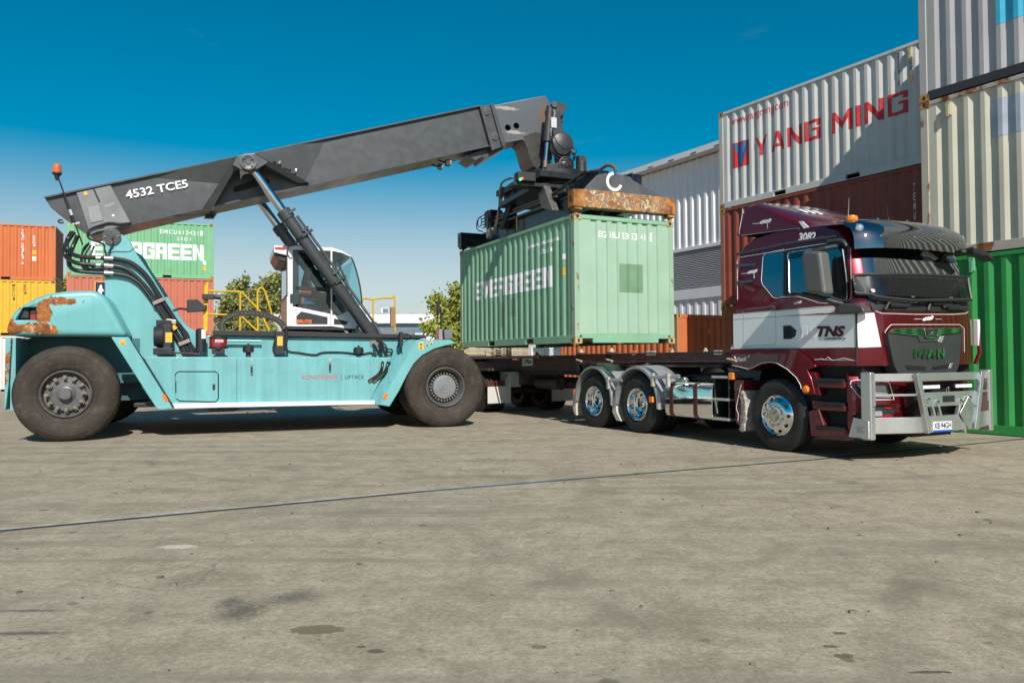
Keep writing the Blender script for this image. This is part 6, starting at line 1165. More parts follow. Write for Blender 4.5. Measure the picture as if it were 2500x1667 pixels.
mb.build('spray_flap', paint('bristle_pale', (.42, .38, .33), .9, var=.5, scale=12), gd)
mb = MB(); mb.tube([T1(a, q14, -.014) for a in ((125, 840), (100, 950), (75, 1080), (95, 1150), (90, 1220))], .004, 5, smooth=4); mb.build('pinstripe', WL, gd)
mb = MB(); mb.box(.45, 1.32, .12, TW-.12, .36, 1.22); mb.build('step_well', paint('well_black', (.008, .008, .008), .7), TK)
def stepp(p0, p1, h, nm='step'):
    a, b = T1(p0, q14, .0), T1(p1, q14, .0); mb = MB(); mb.box(a.x, b.x, -.0, .18, b.z-h, b.z-.02); s1 = mb.build(nm, MAROOND, TK, bevel=.01); mb = MB(); mb.box(a.x, b.x-.02, -.01, .19, b.z-.02, b.z+.02); mb.build('tread', BLK, s1)
stepp((880, 800), (1190, 800), .1); stepp((905, 1050), (1195, 1050), .09); stepp((905, 1295), (1198, 1310), .14)
lp_ = [(p.x, p.z) for p in (T1(a, q14, -.0) for a in ((822, 1120), (930, 1092), (985, 1268), (905, 1275), (900, 1300), (1205, 1310), (1212, 1380), (850, 1376)))]; mb = MB(); mb.prism(lp_, -.01, .16); mb.build('step_surround', MAROOND, TK, bevel=.015); rp2 = [(p.x, p.z) for p in (T1(a, q14, .0) for a in ((800, 700), (890, 712), (945, 955), (885, 945), (845, 790)))]; mb = MB(); mb.prism(rp2, .0, .2); mb.build('fender_brace', MAROON, TK, bevel=.01); p2_ = [(p.x, p.z) for p in (T1(a, q14, .0) for a in ((850, 1010), (960, 1020), (955, 1090), (870, 1095)))]; mb = MB(); mb.prism(p2_, .0, .16); mb.build('step_bracket', MAROOND, TK, bevel=.01)
bp_ = [(p.x, p.z) for p in (T1(a, q14, .03) for a in ((1190, 730), (1210, 690), (1290, 672), (1350, 690), (1420, 760), (1420, 1385), (1205, 1380)))]
mb = MB()
rows = []
for t in [i/8-1 for i in range(17)]:
    x = 1.52-.02+bow(t)*1.25; rows.append([(1.15, TC+t*1.17, .33), (x-.05, TC+t*1.17, .33), (x, TC+t*1.17, .40), (x, TC+t*1.17, .95), (x-.05, TC+t*1.17, 1.06), (1.15, TC+t*1.17, 1.10)])
mb.grid(rows); mb.add(rows[0], [list(range(6))]); mb.add(rows[-1], [list(range(5, -1, -1))]); bum = mb.build('bumper', MAROON, TK, ang=40)
def bfx(y): return 1.50+bow((y-TC)/1.17)*1.25
def bpt(a, off=.006):
    x = 1.45
    for _ in range(6): p = FT.onx(*q15(*a), x+off); x = bfx(max(TC-1.17, min(TC+1.17, p.y)))
    return Vector((x+off, p.y, p.z))
def bgrid(qd, name, m, par, nu=8, nv=3, off=.006):
    rows = [[bpt([(qd[0][k]*(1-u)+qd[1][k]*u)*(1-v)+(qd[3][k]*(1-u)+qd[2][k]*u)*v for k in (0, 1)], off) for u in [i/nu for i in range(nu+1)]] for v in [j/nv for j in range(nv+1)]]
    mb = MB(); mb.grid(rows); return mb.build(name, m, par, ang=60)
hl_ = bgrid([(118, 785), (540, 790), (590, 970), (175, 965)], 'headlight', paint('headlight_dark', (.02, .02, .022), .15, coat=.8), bum); bgrid([(130, 800), (200, 800), (215, 930), (170, 900)], 'lamp_unit', LAMP, hl_, off=.012); bgrid([(360, 815), (510, 815), (550, 930), (370, 935)], 'lamp_unit', LAMP, hl_, off=.012); bgrid([(355, 940), (580, 945), (580, 965), (355, 955)], 'light_bar', LAMP, hl_, off=.014)
mb = MB(); mb.tube([bpt(a, .016) for a in ((80, 800), (90, 760), (130, 745), (540, 768), (570, 800), (620, 990), (560, 990), (200, 985), (150, 960), (85, 820))], .006, 6); mb.build('pinstripe', WL, bum)
bgrid([(150, 1060), (640, 1050), (610, 1200), (130, 1220)], 'fog_lamp_recess', BLK, bum); fg = bgrid([(350, 1130), (470, 1130), (480, 1190), (350, 1195)], 'fog_lamp', LAMP, bum, off=.012); 
bgrid([(480, 1090), (660, 1050), (650, 1085), (560, 1105)], 'bumper_fin', paint('bright_red_fin', (.32, .01, .012), .25, coat=.8), bum, off=.02); bgrid([(370, 1215), (560, 1165), (605, 1190), (590, 1235)], 'bumper_fin', paint('bright_red_fin2', (.30, .01, .012), .25, coat=.8), bum, off=.02)
mb = MB(); mb.box(1.42, 1.60, .72, 1.72, .42, .98); mb.box(1.2, 1.5, .8, 1.6, .28, .45); mb.build('radiator_intake', paint('intake_black', (.006, .006, .006), .6), bum)
mb = MB(); mb.tube([(1.35, 2.40, 1.2), (1.40, 2.42, 1.36), (1.38, 2.43, 1.7)], .03, 6); mb.build('corner_deflector', MAROON, TK); mb = MB(); mb.box(1.34, 1.41, 2.385, 2.44, 1.45, 1.82); mb.build('far_corner_panel', SILVER, TK, bevel=.012)
# bull bar
BB = paint('polished_alloy', (.58, .59, .58), .28, .75, var=.03, scale=1.)
bar = None
def bbx(y): t = (y-TC)/1.2; return 1.74-.02*t*t-(.22*max(0, (abs(t)-.5)/.5)**1.1)
def bbp(a, off=0):
    x = 1.7
    for _ in range(8): p = FT.onx(*q15(*a), x+off); x = bbx(max(-.1, min(2.6, p.y)))
    return Vector((x+off, p.y, p.z))
pl0, pl1 = T1((200, 650), q15, -.03), T1((235, 1485), q15, -.03)
mb = MB(); mb.box(1.40, 1.55, -.03, .06, pl1.z, pl0.z); bar = mb.build('bull_bar_post', BB, TK, bevel=.02, seg=3)
zt_, zb_ = pl0.z, pl1.z
mb = MB(); mb.box(1.40, 1.55, 2.38, 2.47, zb_, zt_); mb.build('bull_bar_post', BB, TK, bevel=.02, seg=3)
def bbar(ys, z0, z1, th, name='bull_bar_rail', m=BB):
    mb = MB(); rows = [[(bbx(y)-th, y, z0), (bbx(y), y, z0), (bbx(y), y, z1), (bbx(y)-th, y, z1), (bbx(y)-th, y, z0)] for y in ys]; mb.grid(rows); mb.add(rows[0][:4], [(0, 1, 2, 3)]); mb.add(rows[-1][:4], [(3, 2, 1, 0)]); return mb.build(name, m, TK, bevel=.008)
YS_ = [0.05+2.34*i/24 for i in range(25)]
bbar(YS_, zt_-.12, zt_-.02, .06); low = bbar(YS_, .36, .56, .07, 'bull_bar_bumper')
bbar([.06+.62*i/8 for i in range(9)], .82, .85, .03, 'bull_bar_tube'); bbar([1.78+.62*i/8 for i in range(9)], .82, .85, .03, 'bull_bar_tube')
mp2 = bbar([.66+1.12*i/12 for i in range(13)], .68, .86, .012, 'bull_bar_plate')
for yt, yb in ((.56, .74), (1.88, 1.68)):
    mb = MB(); a = Vector((bbx(yt)+.03, yt, zt_-.02)); b = Vector((bbx(yb)+.03, yb, .36)); mb.beam(a, b, .075, .07, up=(1, 0, 0)); mb.build('bull_bar_upright', BB, TK, bevel=.01)
for y, dy in ((.88, .05), (1.0, .05), (1.44, -.05), (1.56, -.05)): mb = MB(); mb.beam((bbx(y)-.02, y, .69), (bbx(y)-.02, y+dy, .55), .035, .05, up=(1, 0, 0)); mb.build('bull_bar_picket', BB, TK, bevel=.005)
for y0 in (.70, 1.36):
    mb = MB(); mb.box(bbx(1.2)-.07, bbx(1.2)-.02, y0, y0+.36, .90, .955); lb3 = mb.build('light_bar', BLK, TK, bevel=.006); mb = MB()
    for k in range(12): mb.box(bbx(1.2)-.021, bbx(1.2)-.012, y0+.015+k*.028, y0+.038+k*.028, .908, .947)
    mb.build('lens', glow('led_lens', (.85, .85, .83), .35), lb3)
mb = MB()
for y in (.78, .96, 1.44, 1.62): x = bbx(y); mb.lathe([(.03, 0), (.028, .012), (.018, .03), (0, .034)], (x, y, .775 if y in (.78, 1.62) else .735), (1, 0, 0), 12)
mb.build('plate_bolts', CHROME, mp2); mb = MB(); mb.box(bbx(1.2)-.0, bbx(1.2)+.004, 1.08, 1.32, .73, .81); mb.build('plate_slot', BLK, mp2)
mb = MB(); mb.tube([(bbx(1.2), 1.15, .86), (bbx(1.2)+.01, 1.15, .91), (bbx(1.2)+.01, 1.19, .92), (bbx(1.2), 1.2, .86)], .008, 6); mb.build('tow_eye', CHROME, mp2)
a = bbp((1550, 1150), .03); dm = MB(); dm.slab([(a.x, a.y, a.z+.215), (a.x, a.y+.19, a.z), (a.x, a.y, a.z-.215), (a.x, a.y-.19, a.z)], (-.012, 0, 0)); dmo = dm.build('placard_holder', ALU, TK, bevel=.004); mb = MB()
for dz in (.1, -.12): mb.lathe([(.008, 0), (0, .006)], (a.x, a.y, a.z+dz), (1, 0, 0), 8)
mb.build('rivets', CHROME, dmo); mb = MB(); mb.box(a.x-.09, a.x-.012, a.y-.03, a.y+.03, a.z-.02, a.z+.02); mb.box(a.x-.09, a.x-.012, a.y-.09, a.y-.05, a.z-.26, a.z-.02); mb.build('placard_bracket', BB, dmo)
pA, pB2, pC_ = bbp((1102, 1392), .01), bbp((1335, 1380), .01), bbp((1104, 1262), .01)
npl = MB(); npl.slab([pA, pB2, pB2+(pC_-pA), pC_], (-.008, 0, 0)); npo = npl.build('number_plate', WHITE, TK); 
sfp = lambda u, z: pA+(pB2-pA)*u+(pC_-pA)*z+Vector((.003, 0, 0))
lay(([(0, 0), (1, 0), (1, .2), (0, .2)], [[0, 1, 2, 3]]), (0, 1, 0, 1), sfp, 'plate_band', paint('plate_blue', (.01, .08, .45), .4), npo); lay(text_polys('XB\u00b794GH', .012), (.05, .95, .32, .9), sfp, 'plate_lettering', NAVY, npo)
for yy in (-.035, 2.475):
    mb = MB(); mb.prism([(1.22, zb_+.02), (1.52, zb_+.02), (1.52, zb_+.24), (1.30, zb_+.27)], yy-.006, yy+.006); wg = mb.build('bull_bar_wing', ALUW, TK, bevel=.006)
    if yy < 0: lay(text_polys('EC', .01), (1.36, 1.46, zb_+.09, zb_+.17), lambda u, z: Vector((u, -.045, z)), 'stamped_lettering', paint('stamped_grey', (.25, .25, .25), .5), wg)
for y in (.062, 2.372):
    mb = MB(); mb.box(1.552, 1.562, y-.06, y-.02, zt_-.42, zt_-.12); ml = mb.build('marker_strip', ALUW, TK); mb = MB()
    for k in range(12): mb.box(1.561, 1.567, y-.055, y-.025, zt_-.415+k*.024, zt_-.397+k*.024)
    mb.build('lens', LAMP, ml)
# truck wheels
def truck_wheel(cx, yo, w, dirn, steer, par, R=.515, rimm=None, inner=False):
    wh = bpy.data.objects.new('wheel', None); COL.objects.link(wh); wh.parent = par; c = (cx, yo, R-.01); rimm = rimm or CHROME
    P = [(.285, .05), (.30, .015), (.36, .004), (.41, .0), (.455, .012), (.488, .035), (.505, .05)]
    P += [(.512, .055), (.512, .085), (.503, .088), (.503, .10), (.512, .103), (.513, .14), (.504, .143), (.504, .157)]; P = P+[(r, w-h) for r, h in P[::-1]]
    mb = MB(); mb.lathe([(r/.513*R, h) for r, h in P], c, (0, dirn, 0), 80, 0, .008)
    if not steer:
        for i in range(64):
            for s, (h0, h1) in enumerate(((.02, .075), (w-.075, w-.02))):
                w0 = 2*pi*(i+.5*s)/64; u = Vector((cos(w0), 0, sin(w0))); v = Vector((-sin(w0), 0, cos(w0))); p = Vector(c)+u*(R-.02)
                if p.z < .06: continue
                mb.hexa([p+v*a+u*b+Vector((0, dirn*h, 0)) for b in (0, .026 if s else .026) for a, h in ((-.014, h0+.02), (.014, h0+.02), (.014, h1), (-.014, h1))])
    mb.build('tyre', TYRET, wh, ang=45)
    if inner: return wh
    mb = MB(); k = R/.513
    if steer:
        mb.lathe([(.30, .06), (.292, .012), (.282, .0), (.272, .015), (.262, .02), (.225, -.012), (.205, -.028), (.17, -.035), (.165, -.035), (.13, -.03), (.125, -.05), (.10, -.055), (0, -.058)], c, (0, dirn, 0), 64); rm = mb.build('rim', rimm, wh, ang=30)
        mb = MB()
        for i in range(10): a = 2*pi*i/10+.2; p = Vector(c)+Vector((cos(a), 0, sin(a)))*.148; mb.lathe([(.02, 0), (.02, -.03), (.014, -.05), (0, -.055)], (p.x, yo+dirn*-.03, p.z), (0, dirn, 0), 10)
        mb.build('wheel_nuts', CHROME, rm)
        mb = MB()
        for i in range(10): a = 2*pi*i/10; p = Vector(c)+Vector((cos(a), 0, sin(a)))*.228; n_ = Vector((-.62*cos(a), 0, -.62*sin(a)))*0+Vector((cos(a)*.62, -dirn, sin(a)*.62)).normalized(); mb.lathe([(.027, .006), (0, .007)], (p.x, yo-dirn*.010, p.z), n_, 16)
        mb.build('hand_holes', paint('hand_hole_black', (.004, .004, .004), .8), rm)
        mb = MB(); mb.lathe([(.10, -.0575), (.08, -.0585), (0, -.0595)], c, (0, dirn, 0), 32); mb.build('hub_cap', paint('dusty_hub', (.45, .40, .30), .45, .5, var=.25, scale=14), rm)
    else:
        mb.lathe([(.30, .06), (.292, .012), (.282, .0), (.272, .02), (.262, .03), (.255, .10), (.248, .115), (.242, .16), (.225, .175), (.17, .19), (.12, .195), (.115, .15), (.09, .10), (.07, .075), (0, .07)], c, (0, dirn, 0), 64); rm = mb.build('rim', rimm, wh, ang=30)
        mb = MB()
        for i in range(10): a = 2*pi*i/10+.3; p = Vector(c)+Vector((cos(a), 0, sin(a)))*.195; mb.lathe([(.028, 0), (0, -.001)], (p.x, yo+dirn*.176, p.z), Vector((-.25*cos(a), dirn, -.25*sin(a))), 16)
        mb.build('hand_holes', paint('hand_hole_black', (.004, .004, .004), .8), rm)
    return wh
truck_wheel(0, 0, .30, 1, True, TK); truck_wheel(0, TW, .30, -1, True, TK)
AX = (-3.25, -4.62)
for ax in AX:
    for yo, d in ((0, 1), (TW, -1)): truck_wheel(ax, yo, .28, d, False, TK); truck_wheel(ax, yo+d*.33, .28, d, False, TK, inner=True)
# rear mudguards
for ax in AX:
    for y0, y1 in ((-.03, .62), (TW-.62, TW+.03)):
        mb = MB(); ang_ = [radians(-2)+radians(184)*i/28 for i in range(29)]; pr_ = [(ax+.635*cos(w), .52+.655*sin(w)) for w in ang_]; pr_ = [(pr_[0][0]+.01, .45)]+pr_+[(pr_[-1][0]-.01, .47)]
        ys = [y0+.0, y0+.03, y0+.04, y0+.16, y0+.165, y0+.30, y0+.305, y0+.45, y0+.455, y1-.04, y1-.03, y1]; rz_ = [.0, .0, .012, .012, .018, .018, .012, .012, .018, .012, .0, 0]
        rows = [[(x+(x-ax)/.64*d, y, z+max(0, (z-.5)/.65)*d) for x, z in pr_] for y, d in zip(ys, rz_)]; mb.grid(rows); mb.grid([[(ax+(x-ax)*.94, y, .5+(z-.5)*.94) for x, z in pr_] for y in (y1, y0)]); mb.grid([[(x, y0, z) for x, z in pr_], [(ax+(x-ax)*.94, y0, .5+(z-.5)*.94) for x, z in pr_]][::-1]); mgd = mb.build('mudguard', ALUW, TK, ang=45)
        if y0 < 0:
            a = T1((905, 290), q7, 0) if ax == AX[0] else T1((500, 320), q7, 0)
            mb = MB(); L_ = .62 if ax == AX[0] else .4; mb.cyl((a.x, -.06, a.z), (a.x+L_, .0, a.z+.02), .035, n=12); mb.build('guard_stay', ALUW, mgd); mb = MB()
            for dx in (-.02, .38) if ax == AX[0] else (.02,): mb.box(a.x+dx, a.x+dx+.06, -.09, -.03, a.z-.16, a.z+.07)
            mb.build('stay_clamp', paint('clamp_cream', (.45, .42, .36), .5, .3), mgd, bevel=.008)
            fl_ = [(p.x, p.z) for p in (T1(b, q7, 0) for b in (((175, 455), (205, 455), (200, 560), (205, 628), (188, 615), (175, 560)) if ax == AX[1] else ((520, 470), (550, 475), (560, 600), (600, 680), (560, 672), (525, 600))))]
            mb = MB(); mb.prism(fl_, .0, .58); mb.build('mud_flap', paint('mud_flap_cream', (.46, .42, .35), .7, var=.15), mgd)
            if ax == AX[0]:
                p = T1((865, 490), q7, -.04); mb = MB(); mb.box(p.x-.05, p.x+.05, -.05, .0, p.z-.05, p.z+.05); mb.build('side_marker', AMBER, mgd, bevel=.012)
            else:
                mb = MB(); pp = [(p.x, p.z) for p in (T1(b, q7, .2) for b in ((410, 205),))]; rows = []
                for w in [radians(60)+radians(38)*i/8 for i in range(9)]: rows.append([(ax+.657*cos(w), .10, .52+.676*sin(w)), (ax+.657*cos(w), .5, .52+.676*sin(w))])
                mb.grid(rows); mb.build('green_smear', paint('green_smear', (.02, .12, .08), .35), mgd)
# chassis, tank, steps, fifth wheel
CHB = paint('chassis_black', (.016, .017, .018), .4, var=.3, scale=3, coat=.2, dirt=.2, dirtcol=(.08, .07, .06))
mb = MB()
for y in (.78, 1.56): mb.box(-5.2, 1.2, y, y+.09, .72, 1.0)
for x in (-5.1, -4.0, -2.7, -1.6, -.6): mb.box(x, x+.12, .86, 1.58, .75, .95)
mb.build('chassis_rails', CHB, TK, bevel=.008)
for ax in AX+(0,): mb = MB(); mb.cyl((ax, .3, .51), (ax, TW-.3, .51), .09, n=16); mb.lathe([(.0, -.2), (.2, -.1), (.22, .0), (.2, .1), (0, .2)], (ax, TC, .51), (1, 0, 0), 16); mb.build('axle', CHB, TK)
mb = MB(); mb.lathe([(0, .06), (.5, .06), (.55, 0), (.5, -.06), (0, -.06)], (-3.85, TC, 1.2), (0, 0, 1), 32); mb.box(-4.2, -3.5, .7, 1.7, 1.0, 1.14); mb.build('fifth_wheel', CHB, TK)
mb = MB(); mb.box(-2.9, -1.0, .62, 1.8, 1.0, 1.03); mb.hexa([(-2.4, .5, .96), (-.8, .5, .96), (-.8, 1.9, .96), (-2.4, 1.9, .96), (-2.1, .6, 1.06), (-.85, .6, 1.14), (-.85, 1.8, 1.14), (-2.1, 1.8, 1.06)]); mb.build('deck_cover', CHB, TK, bevel=.02)
mb = MB(); mb.cyl((-1.2, .7, .98), (-1.2, 1.7, .98), .18, n=20); mb.build('air_tank', CHB, TK)
tz0, tz1 = .335, .925
prt = [(.0+.07*(1-cos(w)) if False else 0, 0) for w in ()]; rr = .10
def rsq(y0, y1, z0, z1, r, n=6):
    out = []
    for cx, cz, a0 in ((y1-r, z1-r, 0), (y0+r, z1-r, 90), (y0+r, z0+r, 180), (y1-r, z0+r, 270)): out += [(cx+r*cos(radians(a0+90*i/n)), cz+r*sin(radians(a0+90*i/n))) for i in range(n+1)]
    return out
mb = MB(); mb.prismx(rsq(-.0, .62, tz0, tz1, .11), -2.46, -1.31); tk = mb.build('fuel_tank', CHROME, TK, bevel=.012, seg=2, ang=50)
for x in (-2.335, -1.74): mb = MB(); mb.prismx(rsq(-.008, .628, tz0-.008, tz1+.008, .112), x, x+.085); mb.build('tank_strap', paint('strap_maroon', (.06, .012, .012), .35, coat=.3), tk)
p = T1((1150, 318), q7, .2); mb = MB(); mb.lathe([(.09, -.03), (.09, .02), (.07, .05), (0, .055)], (p.x, .2, tz1+.02), (0, 0, 1), 20); mb.build('filler_cap', ALU, tk)
mb = MB(); mb.box(-1.29, -.95, .3, .6, .38, 1.0); mb.box(-1.29, -1.26, .02, .3, .36, 1.0); mb.box(-.98, -.95, .02, .3, .36, 1.0); stb = mb.build('step_box', CHB, TK, bevel=.006)
for z in (.36, .66, 1.0):
    mb = MB(); mb.box(-1.30, -.94, -.02, .28, z, z+.04)
    for k in range(7): mb.box(-1.28+k*.05, -1.25+k*.05, -.03, -.015, z+.01, z+.03)
    mb.build('tread', ALUW, stb, bevel=.004)
mb = MB(); a, b = T1((1425, 490), q7, -.01), T1((1445, 600), q7, -.01); mb.prism([(a.x-.02, a.z), (b.x, a.z), (b.x, b.z-.02)], .0, .02); mb.build('step_gusset', ALUW, stb)
p = T1((1580, 285), q7, 0); mb = MB(); mb.box(p.x-.05, p.x+.05, -.03, .03, p.z-.05, p.z+.06); mb.build('side_marker', AMBER, TK, bevel=.015)
# suzi coils from cab to trailer
for y, z0, m in ((1.0, .0, paint('coil_green', (.02, .06, .05), .4)), (1.15, .02, paint('coil_red', (.25, .03, .015), .4)), (1.3, -.02, RUB)):
    A, B_ = Vector((-2.75, y, 1.42)), Vector((-.86, y, 1.32)); pts = []
    for i in range(301):
        u = i/300; base = A.lerp(B_, u)+Vector((0, 0, -.20*sin(pi*u)+z0)); k = 1 if .1 < u < .95 else 0; w = u*2*pi*20; pts.append(base+Vector((0, .05*cos(w)*k, .05*sin(w)*k)))
    mb = MB(); mb.tube(pts, .009, 5); mb.build('coiled_air_line', m, TK)

# ---------------------------------------------------------------- skeletal trailer
TRL = at('container_trailer', 'dark maroon skeletal trailer waiting under the hanging green container', 'trailer', Frame(*FT.w(-5.2, 0, 0)[:2], FT.a)); FQ = Frame(*FT.w(-5.2, 0, 0)[:2], FT.a)
TRM = paint('trailer_maroon', (.075, .022, .02), .45, var=.3, scale=2.5, dirt=.45, dirtcol=(.13, .095, .075), coat=.15); TRD = paint('trailer_grimy', (.055, .04, .034), .6, var=.35, scale=3, dirt=.6, dirtcol=(.16, .13, .1))
ox = 5.2
mb = MB()
for y in (.72, 1.58):
    mb.box(-8.2, .3, y, y+.02, .99, 1.38); mb.box(-8.2, .3, y-.07, y+.09, 1.37, 1.40); mb.box(-8.2, .3, y-.07, y+.09, .97, .99); mb.box(.3, 4.4, y, y+.02, 1.20, 1.38); mb.box(.3, 4.4, y-.07, y+.09, 1.37, 1.40); mb.box(.3, 4.4, y-.07, y+.09, 1.18, 1.2)
    mb.hexa([(.25, y, .99), (.7, y, 1.18), (.7, y+.02, 1.18), (.25, y+.02, .99), (.25, y, 1.38), (.7, y, 1.38), (.7, y+.02, 1.38), (.25, y+.02, 1.38)])
mb.build('main_beams', TRD, TRL, bevel=.004)
def cross(x, full=True, nm='bolster'):
    mb = MB(); mb.box(x-.07, x+.07, .02, TW-.02, 1.26, 1.42); mb.box(x-.1, x+.1, 0.0, .14, 1.24, 1.44); mb.box(x-.1, x+.1, TW-.14, TW, 1.24, 1.44); b_ = mb.build(nm, TRM, TRL, bevel=.008); mb = MB()
    for y in (.07, TW-.07): mb.lathe([(.05, 0), (.05, .02), (.03, .05), (.03, .07), (0, .08)], (x, y, 1.44), (0, 0, 1), 12); mb.cyl((x-.05, y-.08, 1.30), (x+.16, y-.1, 1.27), .02, n=8)
    mb.build('twist_lock', paint('twist_lock_cream', (.4, .34, .24), .6, rust=.15), b_)
for x in (.05, -5.8, 4.3, 1.1): cross(x)
for x in (-1.5, -3.0, -4.4, -7.2): mb = MB(); mb.box(x-.05, x+.05, .745, 1.58, 1.2, 1.37); mb.build('cross_member', TRD, TRL, bevel=.006)
mb = MB(); mb.box(.0, 4.42, .0, .02, 1.25, 1.40); mb.box(.0, 4.42, -.03, .06, 1.395, 1.415); mb.box(.0, 1.9, -.03, .06, 1.235, 1.25); mb.box(.0, 4.42, TW-.02, TW, 1.25, 1.40); mb.box(4.40, 4.44, 0, TW, 1.25, 1.41); mb.build('side_rail', TRM, TRL, bevel=.004)
mb = MB(); mb.box(.6, 3.6, .5, 1.9, 1.16, 1.2); mb.lathe([(.06, -.1), (.06, .05)], (1.35, TC, 1.16), (0, 0, 1), 12, caps=True); mb.build('skid_plate', TRD, TRL)
mb = MB(); mb.box(-8.2, -1.6, .0, .03, 1.34, 1.40); mb.build('side_rail', TRM, TRL, bevel=.004)
for a, q, y in (((825, 60), q7, -.005), ((1420, 55), q7, -.005)):
    A = FQ.on(*q(a[0], 98 if a[0] < 1000 else 92), y); B_ = FQ.on(*q(a[0]+(82 if a[0] < 1000 else 72), 98 if a[0] < 1000 else 92), y); C_ = FQ.on(*q(*a), y)
    mb = MB(); mb.slab([A, B_, B_+(C_-A), C_], (0, .006, 0)); sg = mb.build('maker_sign', WHITE, TRL); lay(text_polys('UPlus', .03, .3), (.08, .92, .2, .8), lambda u, z: A+(B_-A)*u+(C_-A)*z+Vector((0, -.003, 0)), 'maker_lettering', paint('sign_green', (.01, .2, .09), .5), sg)
A = FQ.on(*q17(1030, 430), .70); B_ = FQ.on(*q17(1178, 425), .70); C_ = FQ.on(*q17(1030, 312), .70); mb = MB(); mb.slab([A, B_, B_+(C_-A), C_], (0, .01, 0)); sg = mb.build('maker_sign', WHITE, TRL); A0, B0, C0 = A, B_, C_; lay(text_polys('UPlus', .04, .3), (.1, .92, .2, .82), lambda u, z: A0+(B0-A0)*u+(C0-A0)*z+Vector((0, -.003, 0)), 'maker_lettering', paint('sign_green2', (.01, .2, .09), .5), sg)
for a in ((712, 68), (1032, 45), (712, 84)):
    p = FQ.on(*q7(*a), -.01); mb = MB(); mb.box(p.x-.06, p.x+.06, -.012, .0, p.z-.022, p.z+.022); mb.build('side_marker', AMBER if a[1] < 80 else WHITE, TRL, bevel=.004)
for a in ((920, 318), (958, 320)): p = FQ.on(*q17(*a), .3); mb = MB(); mb.box(p.x-.05, p.x+.05, .26, .34, p.z-.05, p.z+.05); mb.build('side_marker', AMBER, TRL, bevel=.012)
mb = MB(); p0 = FQ.on(*q17(705, 512), .45); p1 = FQ.on(*q17(855, 735), .45); mb.box(p0.x, p1.x, .45, .75, p1.z, p0.z); cbx = mb.build('control_box', paint('box_cream', (.42, .41, .36), .5, var=.1, dirt=.2), TRL, bevel=.01); mb = MB(); m_x = (p0.x+p1.x)/2; mb.box(m_x-.003, m_x+.003, .446, .45, p1.z, p0.z); mb.box(m_x+.08, m_x+.12, .44, .45, p0.z-.13, p0.z-.08); mb.build('box_lock', BLK, cbx)
# landing legs, folded, and axles
for y in (.35, 2.0): mb = MB(); mb.beam((-.55, y, 1.25), (-.2, y, .72), .10, .10, up=(0, 1, 0)); mb.beam((-.02, y, 1.3), (.02, y, .38), .13, .13, up=(0, 1, 0)); mb.box(-.1, .14, y-.12, y+.12, .34, .38); mb.build('landing_leg', BLK, TRL, bevel=.008)
mb = MB(); mb.box(-.6, .25, .3, 2.1, 1.2, 1.34); mb.build('leg_bracket', TRD, TRL)
DR = paint('dirty_white_rim', (.3, .3, .3), .5, .3, var=.3)
for ax in (-4.75, -6.0):
    for yo, d in ((.0, 1), (TW, -1)): truck_wheel(ax, yo, .28, d, False, TRL, rimm=DR); truck_wheel(ax, yo+d*.33, .28, d, False, TRL, inner=True)
    mb = MB(); mb.cyl((ax, .3, .51), (ax, TW-.3, .51), .08, n=12); mb.box(ax-.5, ax+.5, .75, .85, .62, .75); mb.box(ax-.5, ax+.5, 1.55, 1.65, .62, .75); mb.build('axle', TRD, TRL)
mb = MB(); mb.box(-6.6, -3.6, .7, 1.72, .7, .98); mb.cyl((-3.2, .95, .75), (-2.2, .95, .75), .14, n=16); mb.cyl((-2.9, 1.5, .75), (-1.9, 1.5, .75), .14, n=16); mb.build('suspension', TRD, TRL)
for y0 in (-.02, TW-.62):
    mb = MB(); mb.box(-4.08, -4.06, y0, y0+.64, .24, .68); mf = mb.build('mud_flap', paint('mud_flap_white', (.55, .54, .5), .7, var=.08, dirt=.2), TRL, bevel=.004); mb = MB(); mb.box(-4.09, -4.05, y0-.01, y0+.65, .66, .8); mb.build('flap_bracket', TRM, mf); mb = MB(); mb.box(-4.6, -4.09, y0+.05, y0+.6, 1.05, 1.10); mb.box(-5.5, -4.1, y0+.02, y0+.6, 1.06, 1.08); mb.build('guard', TRD, TRL)
